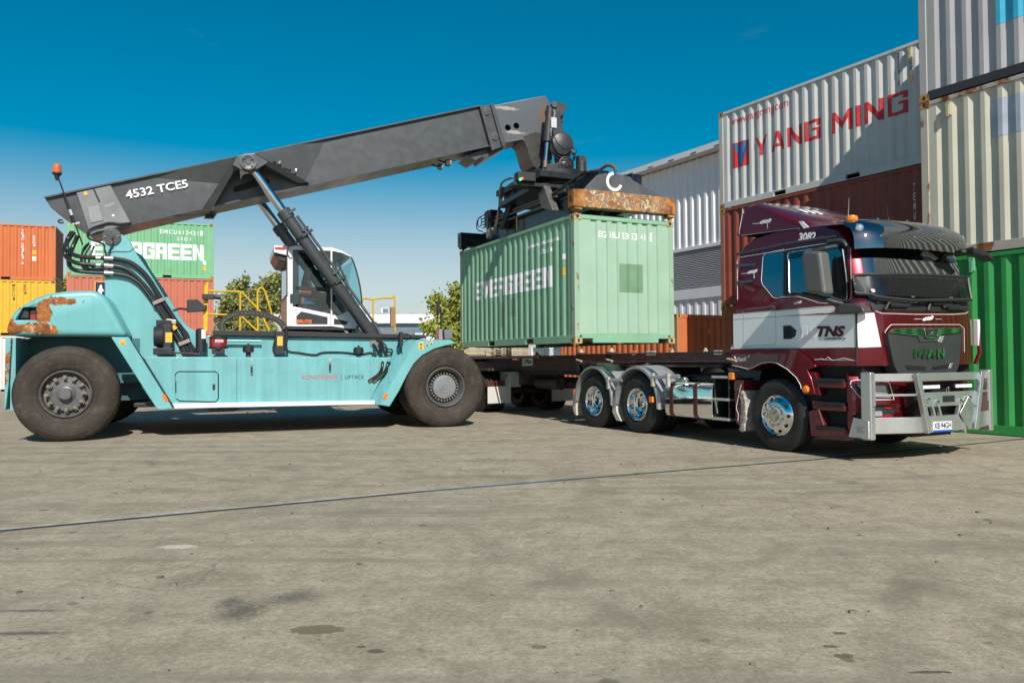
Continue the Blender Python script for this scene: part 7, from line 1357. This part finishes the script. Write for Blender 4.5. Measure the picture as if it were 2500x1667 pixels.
# ---------------------------------------------------------------- ground
def struct(o, name=None): o['kind'] = 'structure'; return o
def ground_mat():
    m, t, b = node_mat('worn_concrete'); lk = t.links.new
    big = noise(t, .22, 6, .6); mid = noise(t, 1.9, 9, .72, dist=.5); fine = noise(t, 13, 8, .75); grit = noise(t, 70, 4, .7)
    c = mix(t, ramp(t, big, .34, .66), (.31, .275, .212), (.37, .332, .262))
    c = mix(t, ramp(t, mid, .36, .68), c, (.42, .382, .31))
    c = mix(t, ramp(t, mid, .30, .50, (1, 1, 1, 1), (0, 0, 0, 1)), c, (.235, .208, .16))
    dk = ramp(t, noise(t, .55, 9, .72, (1.0, .55, 1)), .53, .74, (0, 0, 0, 1), (.62, .62, .62, 1)); c = mix(t, dk, c, (.165, .15, .115))
    m5 = noise(t, 5.5, 9, .75, dist=.3); c = mix(t, ramp(t, m5, .46, .66, (0, 0, 0, 1), (.6, .6, .6, 1)), c, (.22, .197, .152)); c = mix(t, ramp(t, m5, .32, .46, (.55, .55, .55, 1), (0, 0, 0, 1)), c, (.44, .40, .33))
    c = mix(t, ramp(t, fine, .47, .66, (0, 0, 0, 1), (.6, .6, .6, 1)), c, (.21, .19, .15))
    c = mix(t, ramp(t, fine, .2, .42, (.45, .45, .45, 1), (0, 0, 0, 1)), c, (.47, .43, .36))
    c = mix(t, ramp(t, grit, .52, .70, (0, 0, 0, 1), (.6, .6, .6, 1)), c, (.17, .155, .125)); g2 = noise(t, 32, 6, .75); c = mix(t, ramp(t, g2, .50, .62, (0, 0, 0, 1), (.5, .5, .5, 1)), c, (.185, .165, .13)); c = mix(t, ramp(t, g2, .36, .46, (.5, .5, .5, 1), (0, 0, 0, 1)), c, (.47, .43, .36))
    # streaky tyre wipes along the working direction
    tcn = N(t, 'ShaderNodeTexCoord')
    def rot(a, sx, sy):
        mpn = N(t, 'ShaderNodeMapping'); mpn.inputs['Rotation'].default_value = (0, 0, a); mpn.inputs['Scale'].default_value = (sx, sy, 1); lk(tcn.outputs['Object'], mpn.inputs['Vector']); return mpn.outputs[0]
    n1 = N(t, 'ShaderNodeTexNoise', Scale=1., Detail=6, Roughness=.6, Distortion=.6); lk(rot(-.42, .18, 2.6), n1.inputs['Vector'])
    c = mix(t, ramp(t, n1.outputs['Fac'], .53, .68, (0, 0, 0, 1), (.6, .6, .6, 1)), c, (.185, .175, .145))
    n2 = N(t, 'ShaderNodeTexNoise', Scale=1., Detail=6, Roughness=.6, Distortion=1.2); lk(rot(.9, .12, 1.7), n2.inputs['Vector'])
    c = mix(t, ramp(t, n2.outputs['Fac'], .56, .70, (0, 0, 0, 1), (.5, .5, .5, 1)), c, (.19, .185, .155))
    # round oil drips
    def drips(scale, r0, r1, amt, col, keep):
        nonlocal c
        vo = N(t, 'ShaderNodeTexVoronoi', Scale=scale, Randomness=1.0)
        wob = N(t, 'ShaderNodeTexNoise', Scale=scale*5, Detail=3); lk(tcn.outputs['Object'], wob.inputs['Vector'])
        vm = N(t, 'ShaderNodeMixRGB', Fac=.06); lk(tcn.outputs['Object'], vm.inputs['Color1']); lk(wob.outputs['Color'], vm.inputs['Color2']); lk(vm.outputs[0], vo.inputs['Vector'])
        d = ramp(t, vo.outputs['Distance'], r0, r1, (1, 1, 1, 1), (0, 0, 0, 1))
        sp = N(t, 'ShaderNodeSeparateColor'); lk(vo.outputs['Color'], sp.inputs[0])
        k = ramp(t, sp.outputs[0], keep, keep+.02, (0, 0, 0, 1), (amt,)*3+(1,))
        mu = N(t, 'ShaderNodeMath', operation='MULTIPLY'); lk(d, mu.inputs[0]); lk(k, mu.inputs[1]); c = mix(t, mu.outputs[0], c, col)
    drips(1.9, .05, .085, .75, (.11, .10, .08), .45); drips(3.3, .05, .09, .6, (.13, .12, .10), .55); drips(.8, .07, .13, .5, (.17, .155, .12), .6)
    drips(9., .06, .1, .7, (.10, .09, .08), .72); drips(16., .08, .14, .6, (.12, .105, .08), .7)
    # single stains where the photo has them
    def stain(u, v, rx, ry, amt, col, soft=.45, ns=6, wob=.9):  # soft edge, wobbling outline
        nonlocal c
        p = ground(u, v); mpn = N(t, 'ShaderNodeMapping'); mpn.inputs['Location'].default_value = (-p.x/rx, -p.y/ry, 0); mpn.inputs['Scale'].default_value = (1/rx, 1/ry, 0)
        lk(tcn.outputs['Object'], mpn.inputs['Vector']); ln = N(t, 'ShaderNodeVectorMath', operation='LENGTH'); lk(mpn.outputs[0], ln.inputs[0])
        nz = N(t, 'ShaderNodeTexNoise', Scale=ns*4, Detail=6, Roughness=.65); lk(tcn.outputs['Object'], nz.inputs['Vector'])
        ma = N(t, 'ShaderNodeMath', operation='MULTIPLY_ADD'); ma.inputs[1].default_value = wob*2; lk(nz.outputs['Fac'], ma.inputs[0]); lk(ln.outputs['Value'], ma.inputs[2])
        mr = N(t, "ShaderNodeMapRange"); mr.inputs["From Min"].default_value = wob+1; mr.inputs["From Max"].default_value = wob+1-soft; mr.inputs["To Max"].default_value = amt; lk(ma.outputs[0], mr.inputs["Value"]); c = mix(t, mr.outputs[0], c, col)
    stain(772, 1536, .15, .07, .8, (.13, .113, .07), .14, 6, .7)
    stain(590, 1492, .17, .22, .8, (.085, .08, .07), .8); stain(560, 1470, .09, .14, .7, (.09, .085, .07), .8); stain(720, 1458, .17, .15, .75, (.10, .10, .09), .8)
    stain(440, 1420, .09, .14, .4, (.14, .135, .11), .7); stain(60, 1545, .3, .03, .8, (.09, .085, .075), .6); stain(70, 1490, .22, .03, .8, (.10, .10, .09), .6)
    stain(435, 1334, .16, .07, .8, (.55, .51, .45), .3, 9, 1.1); stain(918, 1588, .045, .03, .9, (.10, .09, .06), .2); stain(883, 1578, .025, .015, .9, (.10, .09, .06), .2)
    stain(2058, 1600, .05, .025, .9, (.12, .10, .07), .2); stain(2030, 1577, .04, .022, .9, (.12, .10, .07), .2); stain(2050, 1545, .035, .022, .9, (.12, .10, .07), .2); stain(2270, 1640, .1, .016, .85, (.06, .055, .05), .3)
    stain(1315, 1578, .04, .03, .8, (.13, .115, .08), .25)
    # faint scrub arcs left by turning tyres
    for cx, cy, r_, w_, am in ((2.5, 15.5, 7.2, .16, .5), (2.5, 15.5, 7.9, .12, .45), (-5.5, 2.0, 6.4, .2, .45), (-5.5, 2.0, 8.3, .22, .45), (6.5, 1.5, 5.2, .18, .4), (6.5, 1.5, 7.0, .2, .4), (-1.0, 12.6, 4.4, .1, .45)):
        mpn = N(t, 'ShaderNodeMapping'); mpn.inputs['Location'].default_value = (-cx, -cy, 0); mpn.inputs['Scale'].default_value = (1, 1, 0); lk(tcn.outputs['Object'], mpn.inputs['Vector'])
        ln = N(t, 'ShaderNodeVectorMath', operation='LENGTH'); lk(mpn.outputs[0], ln.inputs[0]); sb = N(t, 'ShaderNodeMath', operation='SUBTRACT'); sb.inputs[1].default_value = r_; lk(ln.outputs['Value'], sb.inputs[0])
        aa = N(t, 'ShaderNodeMath', operation='ABSOLUTE'); lk(sb.outputs[0], aa.inputs[0]); mr = N(t, 'ShaderNodeMapRange'); mr.inputs['From Min'].default_value = w_; mr.inputs['From Max'].default_value = w_*.2; mr.inputs['To Max'].default_value = am; lk(aa.outputs[0], mr.inputs['Value'])
        mk_ = N(t, 'ShaderNodeMath', operation='MULTIPLY'); lk(mr.outputs[0], mk_.inputs[0]); lk(ramp(t, noise(t, .7, 7, .7), .47, .60), mk_.inputs[1]); c = mix(t, mk_.outputs[0], c, (.15, .14, .12))
    # hairline cracks
    vc = N(t, 'ShaderNodeTexVoronoi', Scale=.33, feature='DISTANCE_TO_EDGE'); wn = N(t, 'ShaderNodeTexNoise', Scale=1.4, Detail=7, Roughness=.6); lk(tcn.outputs['Object'], wn.inputs['Vector'])
    vm = N(t, 'ShaderNodeMixRGB', Fac=.35); vm.blend_type = 'ADD'; lk(tcn.outputs['Object'], vm.inputs['Color1']); lk(wn.outputs['Color'], vm.inputs['Color2']); lk(vm.outputs[0], vc.inputs['Vector'])
    cr_ = ramp(t, vc.outputs['Distance'], .0, .004, (.55, .55, .55, 1), (0, 0, 0, 1)); ck = mix(t, ramp(t, noise(t, .5, 3), .5, .6), (0, 0, 0), cr_); c = mix(t, ck, c, (.13, .12, .1))
    c = mix(t, 1., c, (1.04, .985, .90), 'MULTIPLY')
    lk(c, b.inputs['Base Color'])
    lk(ramp(t, mid, .3, .7, (.72,)*3+(1,), (.93,)*3+(1,)), b.inputs['Roughness']); b.inputs['Specular IOR Level'].default_value = .3
    bp = N(t, 'ShaderNodeBump', Strength=.5, Distance=.012); bm2 = mix(t, .5, fine, grit); lk(bm2, bp.inputs['Height']); lk(bp.outputs[0], b.inputs['Normal'])
    return m
mb = MB(); mb.add([(-600, -300, 0), (600, -300, 0), (600, 1200, 0), (-600, 1200, 0)], [(0, 1, 2, 3)]); struct(mb.build('ground', ground_mat(), smooth=False, recalc=False))
mb = MB(); r4 = random.Random(21)
for i in range(420):
    x, y = r4.uniform(-7, 8), 2.2+10*r4.random()**1.3; s = r4.choice([.004, .005, .006, .008, .012]); k = r4.uniform(.6, 1.5)
    mb.hexa([(x+a*s*k+r4.uniform(-.3, .3)*s, y+b*s+r4.uniform(-.3, .3)*s, z) for z in (.0, s*.9) for a, b in ((-1, -1), (1, -1), (1, 1), (-1, 1))])
lg_ = mb.build('loose_grit', paint('grit_stone', (.16, .14, .12), .9, var=.6, scale=30), smooth=False); lg_['kind'] = 'stuff'
# steel-edged slab joint running across the yard
jm, jt, jb = node_mat('joint_steel'); jl = jt.links.new
jc = N(jt, 'ShaderNodeTexCoord'); jx = N(jt, 'ShaderNodeSeparateXYZ'); jl(jc.outputs['Object'], jx.inputs[0])
c_ = mix(jt, ramp(jt, noise(jt, 3, 5), .35, .65), (.03, .032, .034), (.075, .08, .085))
gm = N(jt, 'ShaderNodeMapRange'); gm.inputs['From Min'].default_value = -.9; gm.inputs['From Max'].default_value = -.85; jl(jx.outputs[0], gm.inputs['Value'])
gm2 = N(jt, 'ShaderNodeMapRange'); gm2.inputs['From Min'].default_value = 2.6; gm2.inputs['From Max'].default_value = 1.6; jl(jx.outputs[0], gm2.inputs['Value'])
mm_ = N(jt, 'ShaderNodeMath', operation='MULTIPLY'); jl(gm.outputs[0], mm_.inputs[0]); jl(gm2.outputs[0], mm_.inputs[1])
c_ = mix(jt, mm_.outputs[0], c_, mix(jt, ramp(jt, jx.outputs[0], .40, .42), (.05, .16, .27), (.04, .12, .095))); jl(c_, jb.inputs['Base Color']); jb.inputs['Roughness'].default_value = .9; jb.inputs['Specular IOR Level'].default_value = .1
J0 = ground(-300, 1324); J1 = ground(1050, 1198); J2 = ground(2020, 1119); J3 = ground(2900, 1031)
def strip(P, w0, w1, z):
    rows = [[], []]
    for i, p in enumerate(P):
        d = (P[min(i+1, len(P)-1)]-P[max(i-1, 0)]).normalized(); n = Vector((-d.y, d.x, 0)); j = 0
        rows[0].append(p+n*(w0 if not callable(w0) else w0())+Vector((0, 0, z))); rows[1].append(p+n*(w1 if not callable(w1) else w1())+Vector((0, 0, z)))
    return rows
path = []
for a, b in ((J0, J1), (J1, J2), (J2, J3)): path += [a.lerp(b, i/40) for i in range(40)]
path.append(J3)
mb = MB(); mb.grid(strip(path, -.022, .022, .004)); struct(mb.build('slab_joint', jm, smooth=False))
mb = MB(); r2 = random.Random(3); mb.grid(strip(path[:41], .032, lambda: .045+r2.random()*.08, .003)); struct(mb.build('slab_joint_edge', paint('spalled_concrete', (.40, .365, .31), .9, var=.2, scale=8, dirt=.8, dirtcol=(.25, .22, .17)), smooth=False))
mb = MB(); mb.grid(strip(path, -.042, -.032, .003)); struct(mb.build('slab_joint_sealant', paint('joint_sealant', (.16, .17, .165), .7, var=.3), smooth=False))

# ---------------------------------------------------------------- white shed behind the stacks
FB = Frame(*FY.w(0, 6, 0)[:2], FY.a)
CLAD = paint('white_cladding', (.74, .73, .74), .4, var=.03, streak=.06); LOUV = paint('grey_louvre', (.52, .52, .53), .45, var=.05)
shed = at('warehouse', 'white clad warehouse with grey louvre band behind the container stack', 'warehouse', FB)
X0, X1, ZE = -13.2, 7.0, 9.05
def clad(z0, z1, y, name, per=.38, dep=.05):
    pts = []; a = X0
    while a < X1: pts += [(a, 0), (a+per*.3, 0), (a+per*.4, dep), (a+per*.9, dep)]; a += per
    mb = MB(); mb.grid([[(p, y+d, z) for p, d in pts] for z in (z0, z1)]); return mb.build(name, CLAD, shed, smooth=False, recalc=False)
clad(5.62, ZE-.05, 0, 'upper_cladding'); clad(0, 3.62, .0, 'lower_cladding', .42, .03)
mb = MB(); k = 22
for i in range(k):
    z = 3.98+(5.5-3.98)*i/k; h = (5.5-3.98)/k; mb.add([(X0, .06, z+h*.95), (X1, .06, z+h*.95), (X1, -.02, z+h*.25), (X0, -.02, z+h*.25), (X0, .05, z+.001), (X1, .05, z+.001)], [(0, 3, 2, 1), (3, 4, 5, 2)])
mb.build('louvre_band', LOUV, shed, smooth=False, recalc=False)
mb = MB(); mb.box(X0, X1, -.06, .1, 5.5, 5.64); mb.box(X0, X1, -.05, .1, 3.6, 3.98); mb.build('flashing', paint('white_flashing', (.66, .66, .67), .4, var=.03), shed, bevel=.01)
mb = MB(); mb.box(X0, X1, .12, 18, 0, ZE-.1); mb.build('wall_core', paint('shade_grey', (.3, .3, .31), .8), shed)
mb = MB(); mb.prismx([(-.38, ZE-.02), (-.38, ZE+.2), (-.34, ZE+.22), (9, ZE+1.6), (18.3, ZE+.25), (18.3, ZE-.02), (9, ZE+1.3), (0, ZE-.02)], X0-.25, X1); mb.build('roof', paint('roof_sheet', (.58, .58, .59), .4, var=.04), shed)
mb = MB(); mb.prismx([(-.44, ZE-.0), (-.39, ZE-.0), (-.39, ZE+.22), (-.44, ZE+.22)], X0-.2, X1)
for i in range(16): mb.box(X0+i*1.25, X0+i*1.25+.3, -.455, -.441, ZE+.045, ZE+.075, 1)
mb.build('gutter', [paint('gutter_white', (.68, .68, .69), .4, var=.03), BLK], shed)
# low building far off
FF = Frame(-22, 82, .12)
far = at('low_office_building', 'low white building with metal roof and blue glass band beyond the yard', 'building', FF)
mb = MB(); mb.box(2, 17.5, 0, 14, 0, 4.2); mb.build('lower_wall', WHITE, far)
mb = MB(); mb.box(2, 17.3, .1, 13.9, 4.2, 5.25); mb.build('glass_band', paint('blue_glass', (.10, .20, .28), .12, var=.08), far)
mb = MB()
for i in range(8):
    z = 5.25+i*.135; mb.box(1.7+i*.02, 17.1-i*.03, -.4+i*.22, -.15+i*.22, z, z+.095); mb.box(1.7+i*.02, 17.1-i*.03, -.2+i*.22, .1+i*.22, z+.095, z+.135)
mb.build('roof_cladding', paint('pinkish_white_metal', (.68, .65, .66), .45, var=.04), far)
mb = MB(); mb.box(1.8, 16.9, 1.3, 2.0, 6.3, 6.45); mb.box(1.9, 16.8, 1.4, 14, 6.1, 6.3); mb.build('roof_edge', paint('roof_edge_grey', (.3, .31, .33), .5), far)
for x in (8.0, 13.2):
    mb = MB(); mb.box(x, x+.85, 4, 5, 6.25, 7.15); a = mb.build('roof_cooler', WHITE, far, bevel=.05)
    g = MB(); 
    for i in range(4):
        for j in range(4): g.box(x+.20+i*.15, x+.20+i*.15+.13, 3.97, 4.02, 6.45+j*.165, 6.45+j*.165+.14)
    g.build('cooler_grille', paint('cooler_blue', (.04, .13, .26), .4), a)
lo = at('grey_roofed_shed', 'small shed with sloping grey roof and white vents, before the low white building', 'shed', Frame(-13.2, 60, .1))
mb = MB(); mb.box(-2, 5.6, 0, 5, 0, 2.05); mb.build('wall', WHITE, lo)
mb = MB(); mb.prismx([(-.3, 2.05), (3.4, 3.95), (5.2, 3.95), (5.2, 2.1)], -2.2, 5.6); rf = mb.build('roof', paint('grey_roof', (.20, .21, .21), .6), lo)
for x in (2.6, 4.6):
    mb = MB(); mb.lathe([(.0, .42), (.3, .4), (.5, .3), (.42, .26), (.42, 0), (.45, -.1)], (x, .75, 2.7), (0, 0, 1), 16); mb.build('roof_vent', WHITE, rf)
bs = at('blue_canopy', 'blue roofed canopy behind the cab, in front of the trees', 'canopy', Frame(-18.9, 62, 0))
mb = MB(); mb.prismx([(0, 6.0), (3, 6.9), (6, 6.0), (6, 5.85), (0, 5.85)], -3.6, 3); mb.build('roof', paint('blue_roof', (.04, .15, .33), .5), bs)
mb = MB()
for x in (-3.3, -.3, 2.7):
    for y in (.2, 5.8): mb.cyl((x, y, 0), (x, y, 5.9), .09)
mb.box(-3.5, 2.9, .1, .2, 4.9, 5.05); mb.build('frame', WHITE, bs)
lp = at('lamp_post', 'thin pale lamp post in front of the low white building', 'lamp post', Frame(*ground(989, 905)[:2], 0))
mb = MB(); mb.cyl((0, 0, 0), (0, 0, 5), .05, .035, 8); mb.build('pole', WHITE, lp); mb = MB(); mb.lathe([(0, .12), (.16, .1), (.2, 0), (.0, -.06)], (0, 0, 5), (0, 0, 1), 12); mb.build('lamp_head', DARK, lp)

# ---------------------------------------------------------------- trees
BARK = paint('bark', (.16, .12, .085), .9, var=.3, scale=3)
def leafmat(name, a, b_):
    m, t, b = node_mat(name); c = mix(t, ramp(t, noise(t, .55, 4, .6), .3, .7), a, b_); c = mix(t, ramp(t, noise(t, 6, 2), .4, .7), c, sc(b_, 1.25))
    t.links.new(c, b.inputs['Base Color']); b.inputs['Roughness'].default_value = .55; b.inputs['Subsurface Weight'].default_value = 0
    tl = N(t, 'ShaderNodeBsdfTranslucent'); t.links.new(c, tl.inputs['Color']); ms = N(t, 'ShaderNodeMixShader'); ms.inputs[0].default_value = .35
    out = [n for n in t.nodes if n.type == 'OUTPUT_MATERIAL'][0]; t.links.new(b.outputs[0], ms.inputs[1]); t.links.new(tl.outputs[0], ms.inputs[2]); t.links.new(ms.outputs[0], out.inputs['Surface']); return m
LEAF1 = leafmat('olive_leaves', (.20, .24, .045), (.40, .42, .09)); LEAF2 = leafmat('grey_green_leaves', (.19, .22, .07), (.36, .37, .13))
def tree(label, x, y, h, blobs, n, leaf, lm, seed, group='trees beyond the yard'):
    """blobs: clumps (dx, dy, z, rx, rz)"""
    r = random.Random(seed); o = thing('gum_tree', label, 'tree', (x, y, 0), 0, group)
    tr_ = MB(); bx, by, bz = 0, 0, 0; zt = min(b[2]-b[4]*.5 for b in blobs)
    tr_.tube([(0, 0, -.1), (.1, .05, zt*.4), (-.05, .0, zt*.8), (.05, 0, zt+.6)], h*.022, 8, smooth=4)
    for (dx, dy, z, rx, rz) in blobs:
        s0 = Vector((0, 0, zt*(.55+.4*r.random()))); e = Vector((dx, dy, z)); md = s0.lerp(e, .5)+Vector((r.uniform(-.3, .3), r.uniform(-.3, .3), .35))
        tr_.tube([s0, md, e], h*.009, 6, smooth=3)
        for k in range(3):
            q = e+Vector((r.uniform(-1, 1)*rx, r.uniform(-1, 1)*rx, r.uniform(-.2, .9)*rz)); tr_.tube([md.lerp(e, .6), q], h*.004, 5)
    tr_.build('trunk', BARK, o)
    vs = []; fs = []; tot = sum(b[3]**2*b[4] for b in blobs)
    for (dx, dy, z, rx, rz) in blobs:
        k = int(n*rx*rx*rz/tot); sub = [(r.gauss(0, .5), r.gauss(0, .5), r.gauss(0, .5)) for _ in range(max(6, int(9*rx)))]
        for i in range(k):
            c = r.choice(sub); g = .24
            p = Vector((dx+(c[0]+r.gauss(0, g))*rx, dy+(c[1]+r.gauss(0, g))*rx, z+(c[2]+r.gauss(0, g))*rz))
            d = Vector((r.uniform(-1, 1), r.uniform(-1, 1), r.uniform(-1.3, .4))).normalized(); a = d.orthogonal().normalized(); a = Matrix.Rotation(r.uniform(0, 6.3), 3, d) @ a
            l = leaf*r.uniform(.6, 1.3); w = l*.3; b = len(vs); vs += [p, p+d*l*.5+a*w, p+d*l, p+d*l*.5-a*w]; fs.append((b, b+1, b+2, b+3))
    mb = MB(); mb.add(vs, fs); mb.build('crown', lm, o, smooth=False, recalc=False)
def tp(u, dist): d = ray(u, 877); return ORG.x+d.x/d.y*dist, dist
x, y = tp(1128, 44); tree('leafy olive green tree left of the hanging container', x, y, 6.5, [(0, 0, 4.6, 1.0, .95), (-.55, .2, 3.7, .8, .8), (.7, 0, 3.9, 1.0, 1.0), (0, 0, 3.0, 1.1, .7), (.4, .3, 5.2, .6, .55), (-.3, -.3, 2.4, .8, .5)], 9000, .26, LEAF1, 1)
x, y = tp(566, 52); tree('thin tree beside the brick red container', x, y, 7, [(0, 0, 5.3, .8, .9), (.3, .2, 4.2, .9, .8), (-.4, 0, 3.4, 1.0, .9), (.4, 0, 2.4, 1.1, .8)], 5200, .28, LEAF2, 2)
x, y = tp(612, 54); tree('slim tree behind the yellow stair rail', x, y, 8, [(-.6, 0, 6.6, .55, .6), (-.4, .2, 5.6, .85, .8), (.2, 0, 4.7, .9, .9), (-.2, 0, 3.4, 1.0, .9), (.3, .2, 2.2, 1.2, .9)], 6200, .28, LEAF2, 3)
x, y = tp(660, 50); tree('round crowned tree just left of the operator cab', x, y, 8, [(0, 0, 6.6, .75, .6), (-.3, 0, 5.8, .85, .7), (.35, .2, 5.1, .8, .7), (-.5, 0, 4.2, .5, .5)], 4200, .27, LEAF2, 4)
x, y = tp(640, 47); tree('low bushy tree at the foot of the slim trees', x, y, 4, [(-.8, 0, 2.0, 1.2, .8), (.6, .1, 1.9, 1.2, .7), (0, 0, 2.9, .8, .6)], 3600, .25, LEAF1, 5)
x, y = tp(168, 46); tree('olive tree between the two left container stacks', x, y, 8, [(0, 0, 5.2, .75, .8), (.1, 0, 4.0, .9, 1.0), (-.1, 0, 2.8, .9, 1.0), (.1, .1, 6.0, .5, .5)], 5200, .25, LEAF1, 6)
x, y = tp(1040, 46); tree('small ragged shrub on the far boundary', x, y, 3, [(0, 0, 2.2, .45, .35), (.9, 0, 2.05, .5, .3), (-.5, 0, 1.6, .5, .4)], 1200, .2, LEAF1, 7)

# ---------------------------------------------------------------- pallets and white stock
WOODS = [paint('pallet_wood_pale', (.50, .38, .22), .8, var=.2, scale=6), paint('pallet_wood_grey', (.36, .31, .25), .85, var=.2, scale=6), paint('pallet_wood_green', (.16, .22, .17), .8, var=.2, scale=6), paint('pallet_wood_yellow', (.56, .38, .15), .8, var=.2, scale=6)]
def pallet_mesh(m):
    mb = MB()
    for y in (0, .5, 1.0): mb.box(0, 1.165, y, y+.1, .022, .118)
    for i in range(7): mb.box(i*.178, i*.178+.1, 0, 1.1, .118, .138)
    for x in (0, .53, 1.06): mb.box(x, x+.1, 0, 1.1, 0, .022)
    o = mb.build('wooden_pallet', m); return o
protos = [pallet_mesh(m) for m in WOODS]
first = set()
def pallets(u, dist, n, turn, words, seed):
    r = random.Random(seed); x, y = tp(u, dist)
    for i in range(n):
        k = r.choice([0, 0, 0, 1, 1, 2, 3]); o = protos[k] if k not in first else protos[k].copy()
        if k in first: COL.objects.link(o)
        first.add(k); o.location = (x+r.uniform(-.02, .02), y+r.uniform(-.03, .03), i*.139); o.rotation_euler = (0, 0, turn+r.uniform(-.02, .02))
        top = 'topmost' if i == n-1 else 'lower'
        tag(o, ('%s wooden pallet %s' % ('topmost' if i == n-1 else 'weathered', words)), 'pallet', 'stacked wooden pallets behind the trailer')
pallets(1139, 50, 15, .0, 'in the stack right of the reach stacker front tyre', 1); pallets(1186, 50.3, 15, .03, 'in the second stack right of the front tyre', 2)
pallets(1227, 50, 15, 1.25, 'in the end-on stack mid way under the container', 3); pallets(1250, 49.6, 15, .35, 'in the stack beside the white tubes', 4)
pallets(1095, 49, 18, .1, 'in the taller stack behind the stacker front fender', 5); pallets(1056, 50, 17, .2, 'in the leftmost stack behind the front fender', 6)
x, y = tp(1299, 44); o = thing('tube_bundle', 'upright white tubes bundled beside the pallet stacks', 'tube bundle', (x, y, 0)); mb = MB()
for i in range(5):
    for j in range(2): mb.cyl((i*.16, j*.16, 0), (i*.16, j*.16, 2.0-.02*i), .078, n=12)
mb.build('tubes', WHITE, o, bevel=0); mb = MB(); mb.box(-.09, .74, -.09, .26, .9, .95); mb.build('band', BLK, o)
x, y = tp(1326, 44); o = thing('white_cabinet', 'white box standing between the white tubes and the stacked sheets', 'cabinet', (x, y, 0)); mb = MB(); mb.box(0, .5, 0, .5, .08, 2.05); mb.build('cabinet_body', WHITE, o, bevel=.02); mb = MB(); mb.box(.04, .46, -.012, .0, .2, 1.95); mb.build('door', WHITE, o, bevel=.004); mb = MB(); mb.box(.05, .12, .05, .45, 0, .08); mb.box(.38, .45, .05, .45, 0, .08); mb.build('feet', BLK, o)
x, y = tp(1341, 42); o = thing('sheet_stack', 'pale grey metal sheets stacked flat beside the orange container', 'sheet stack', (x, y, 0)); mb = MB()
for i in range(17): mb.box(.01*(i % 3), 1.2-.012*(i % 2), 0, 1.2, i*.122, i*.122+.1)
mb.build('sheets', paint('sheet_grey', (.55, .55, .56), .4, var=.05), o); mb = MB(); mb.box(.05, .12, .1, 1.1, 0, 2.0); mb.box(1.05, 1.12, .1, 1.1, 0, 2.0); mb.build('spacer', DARK, o)
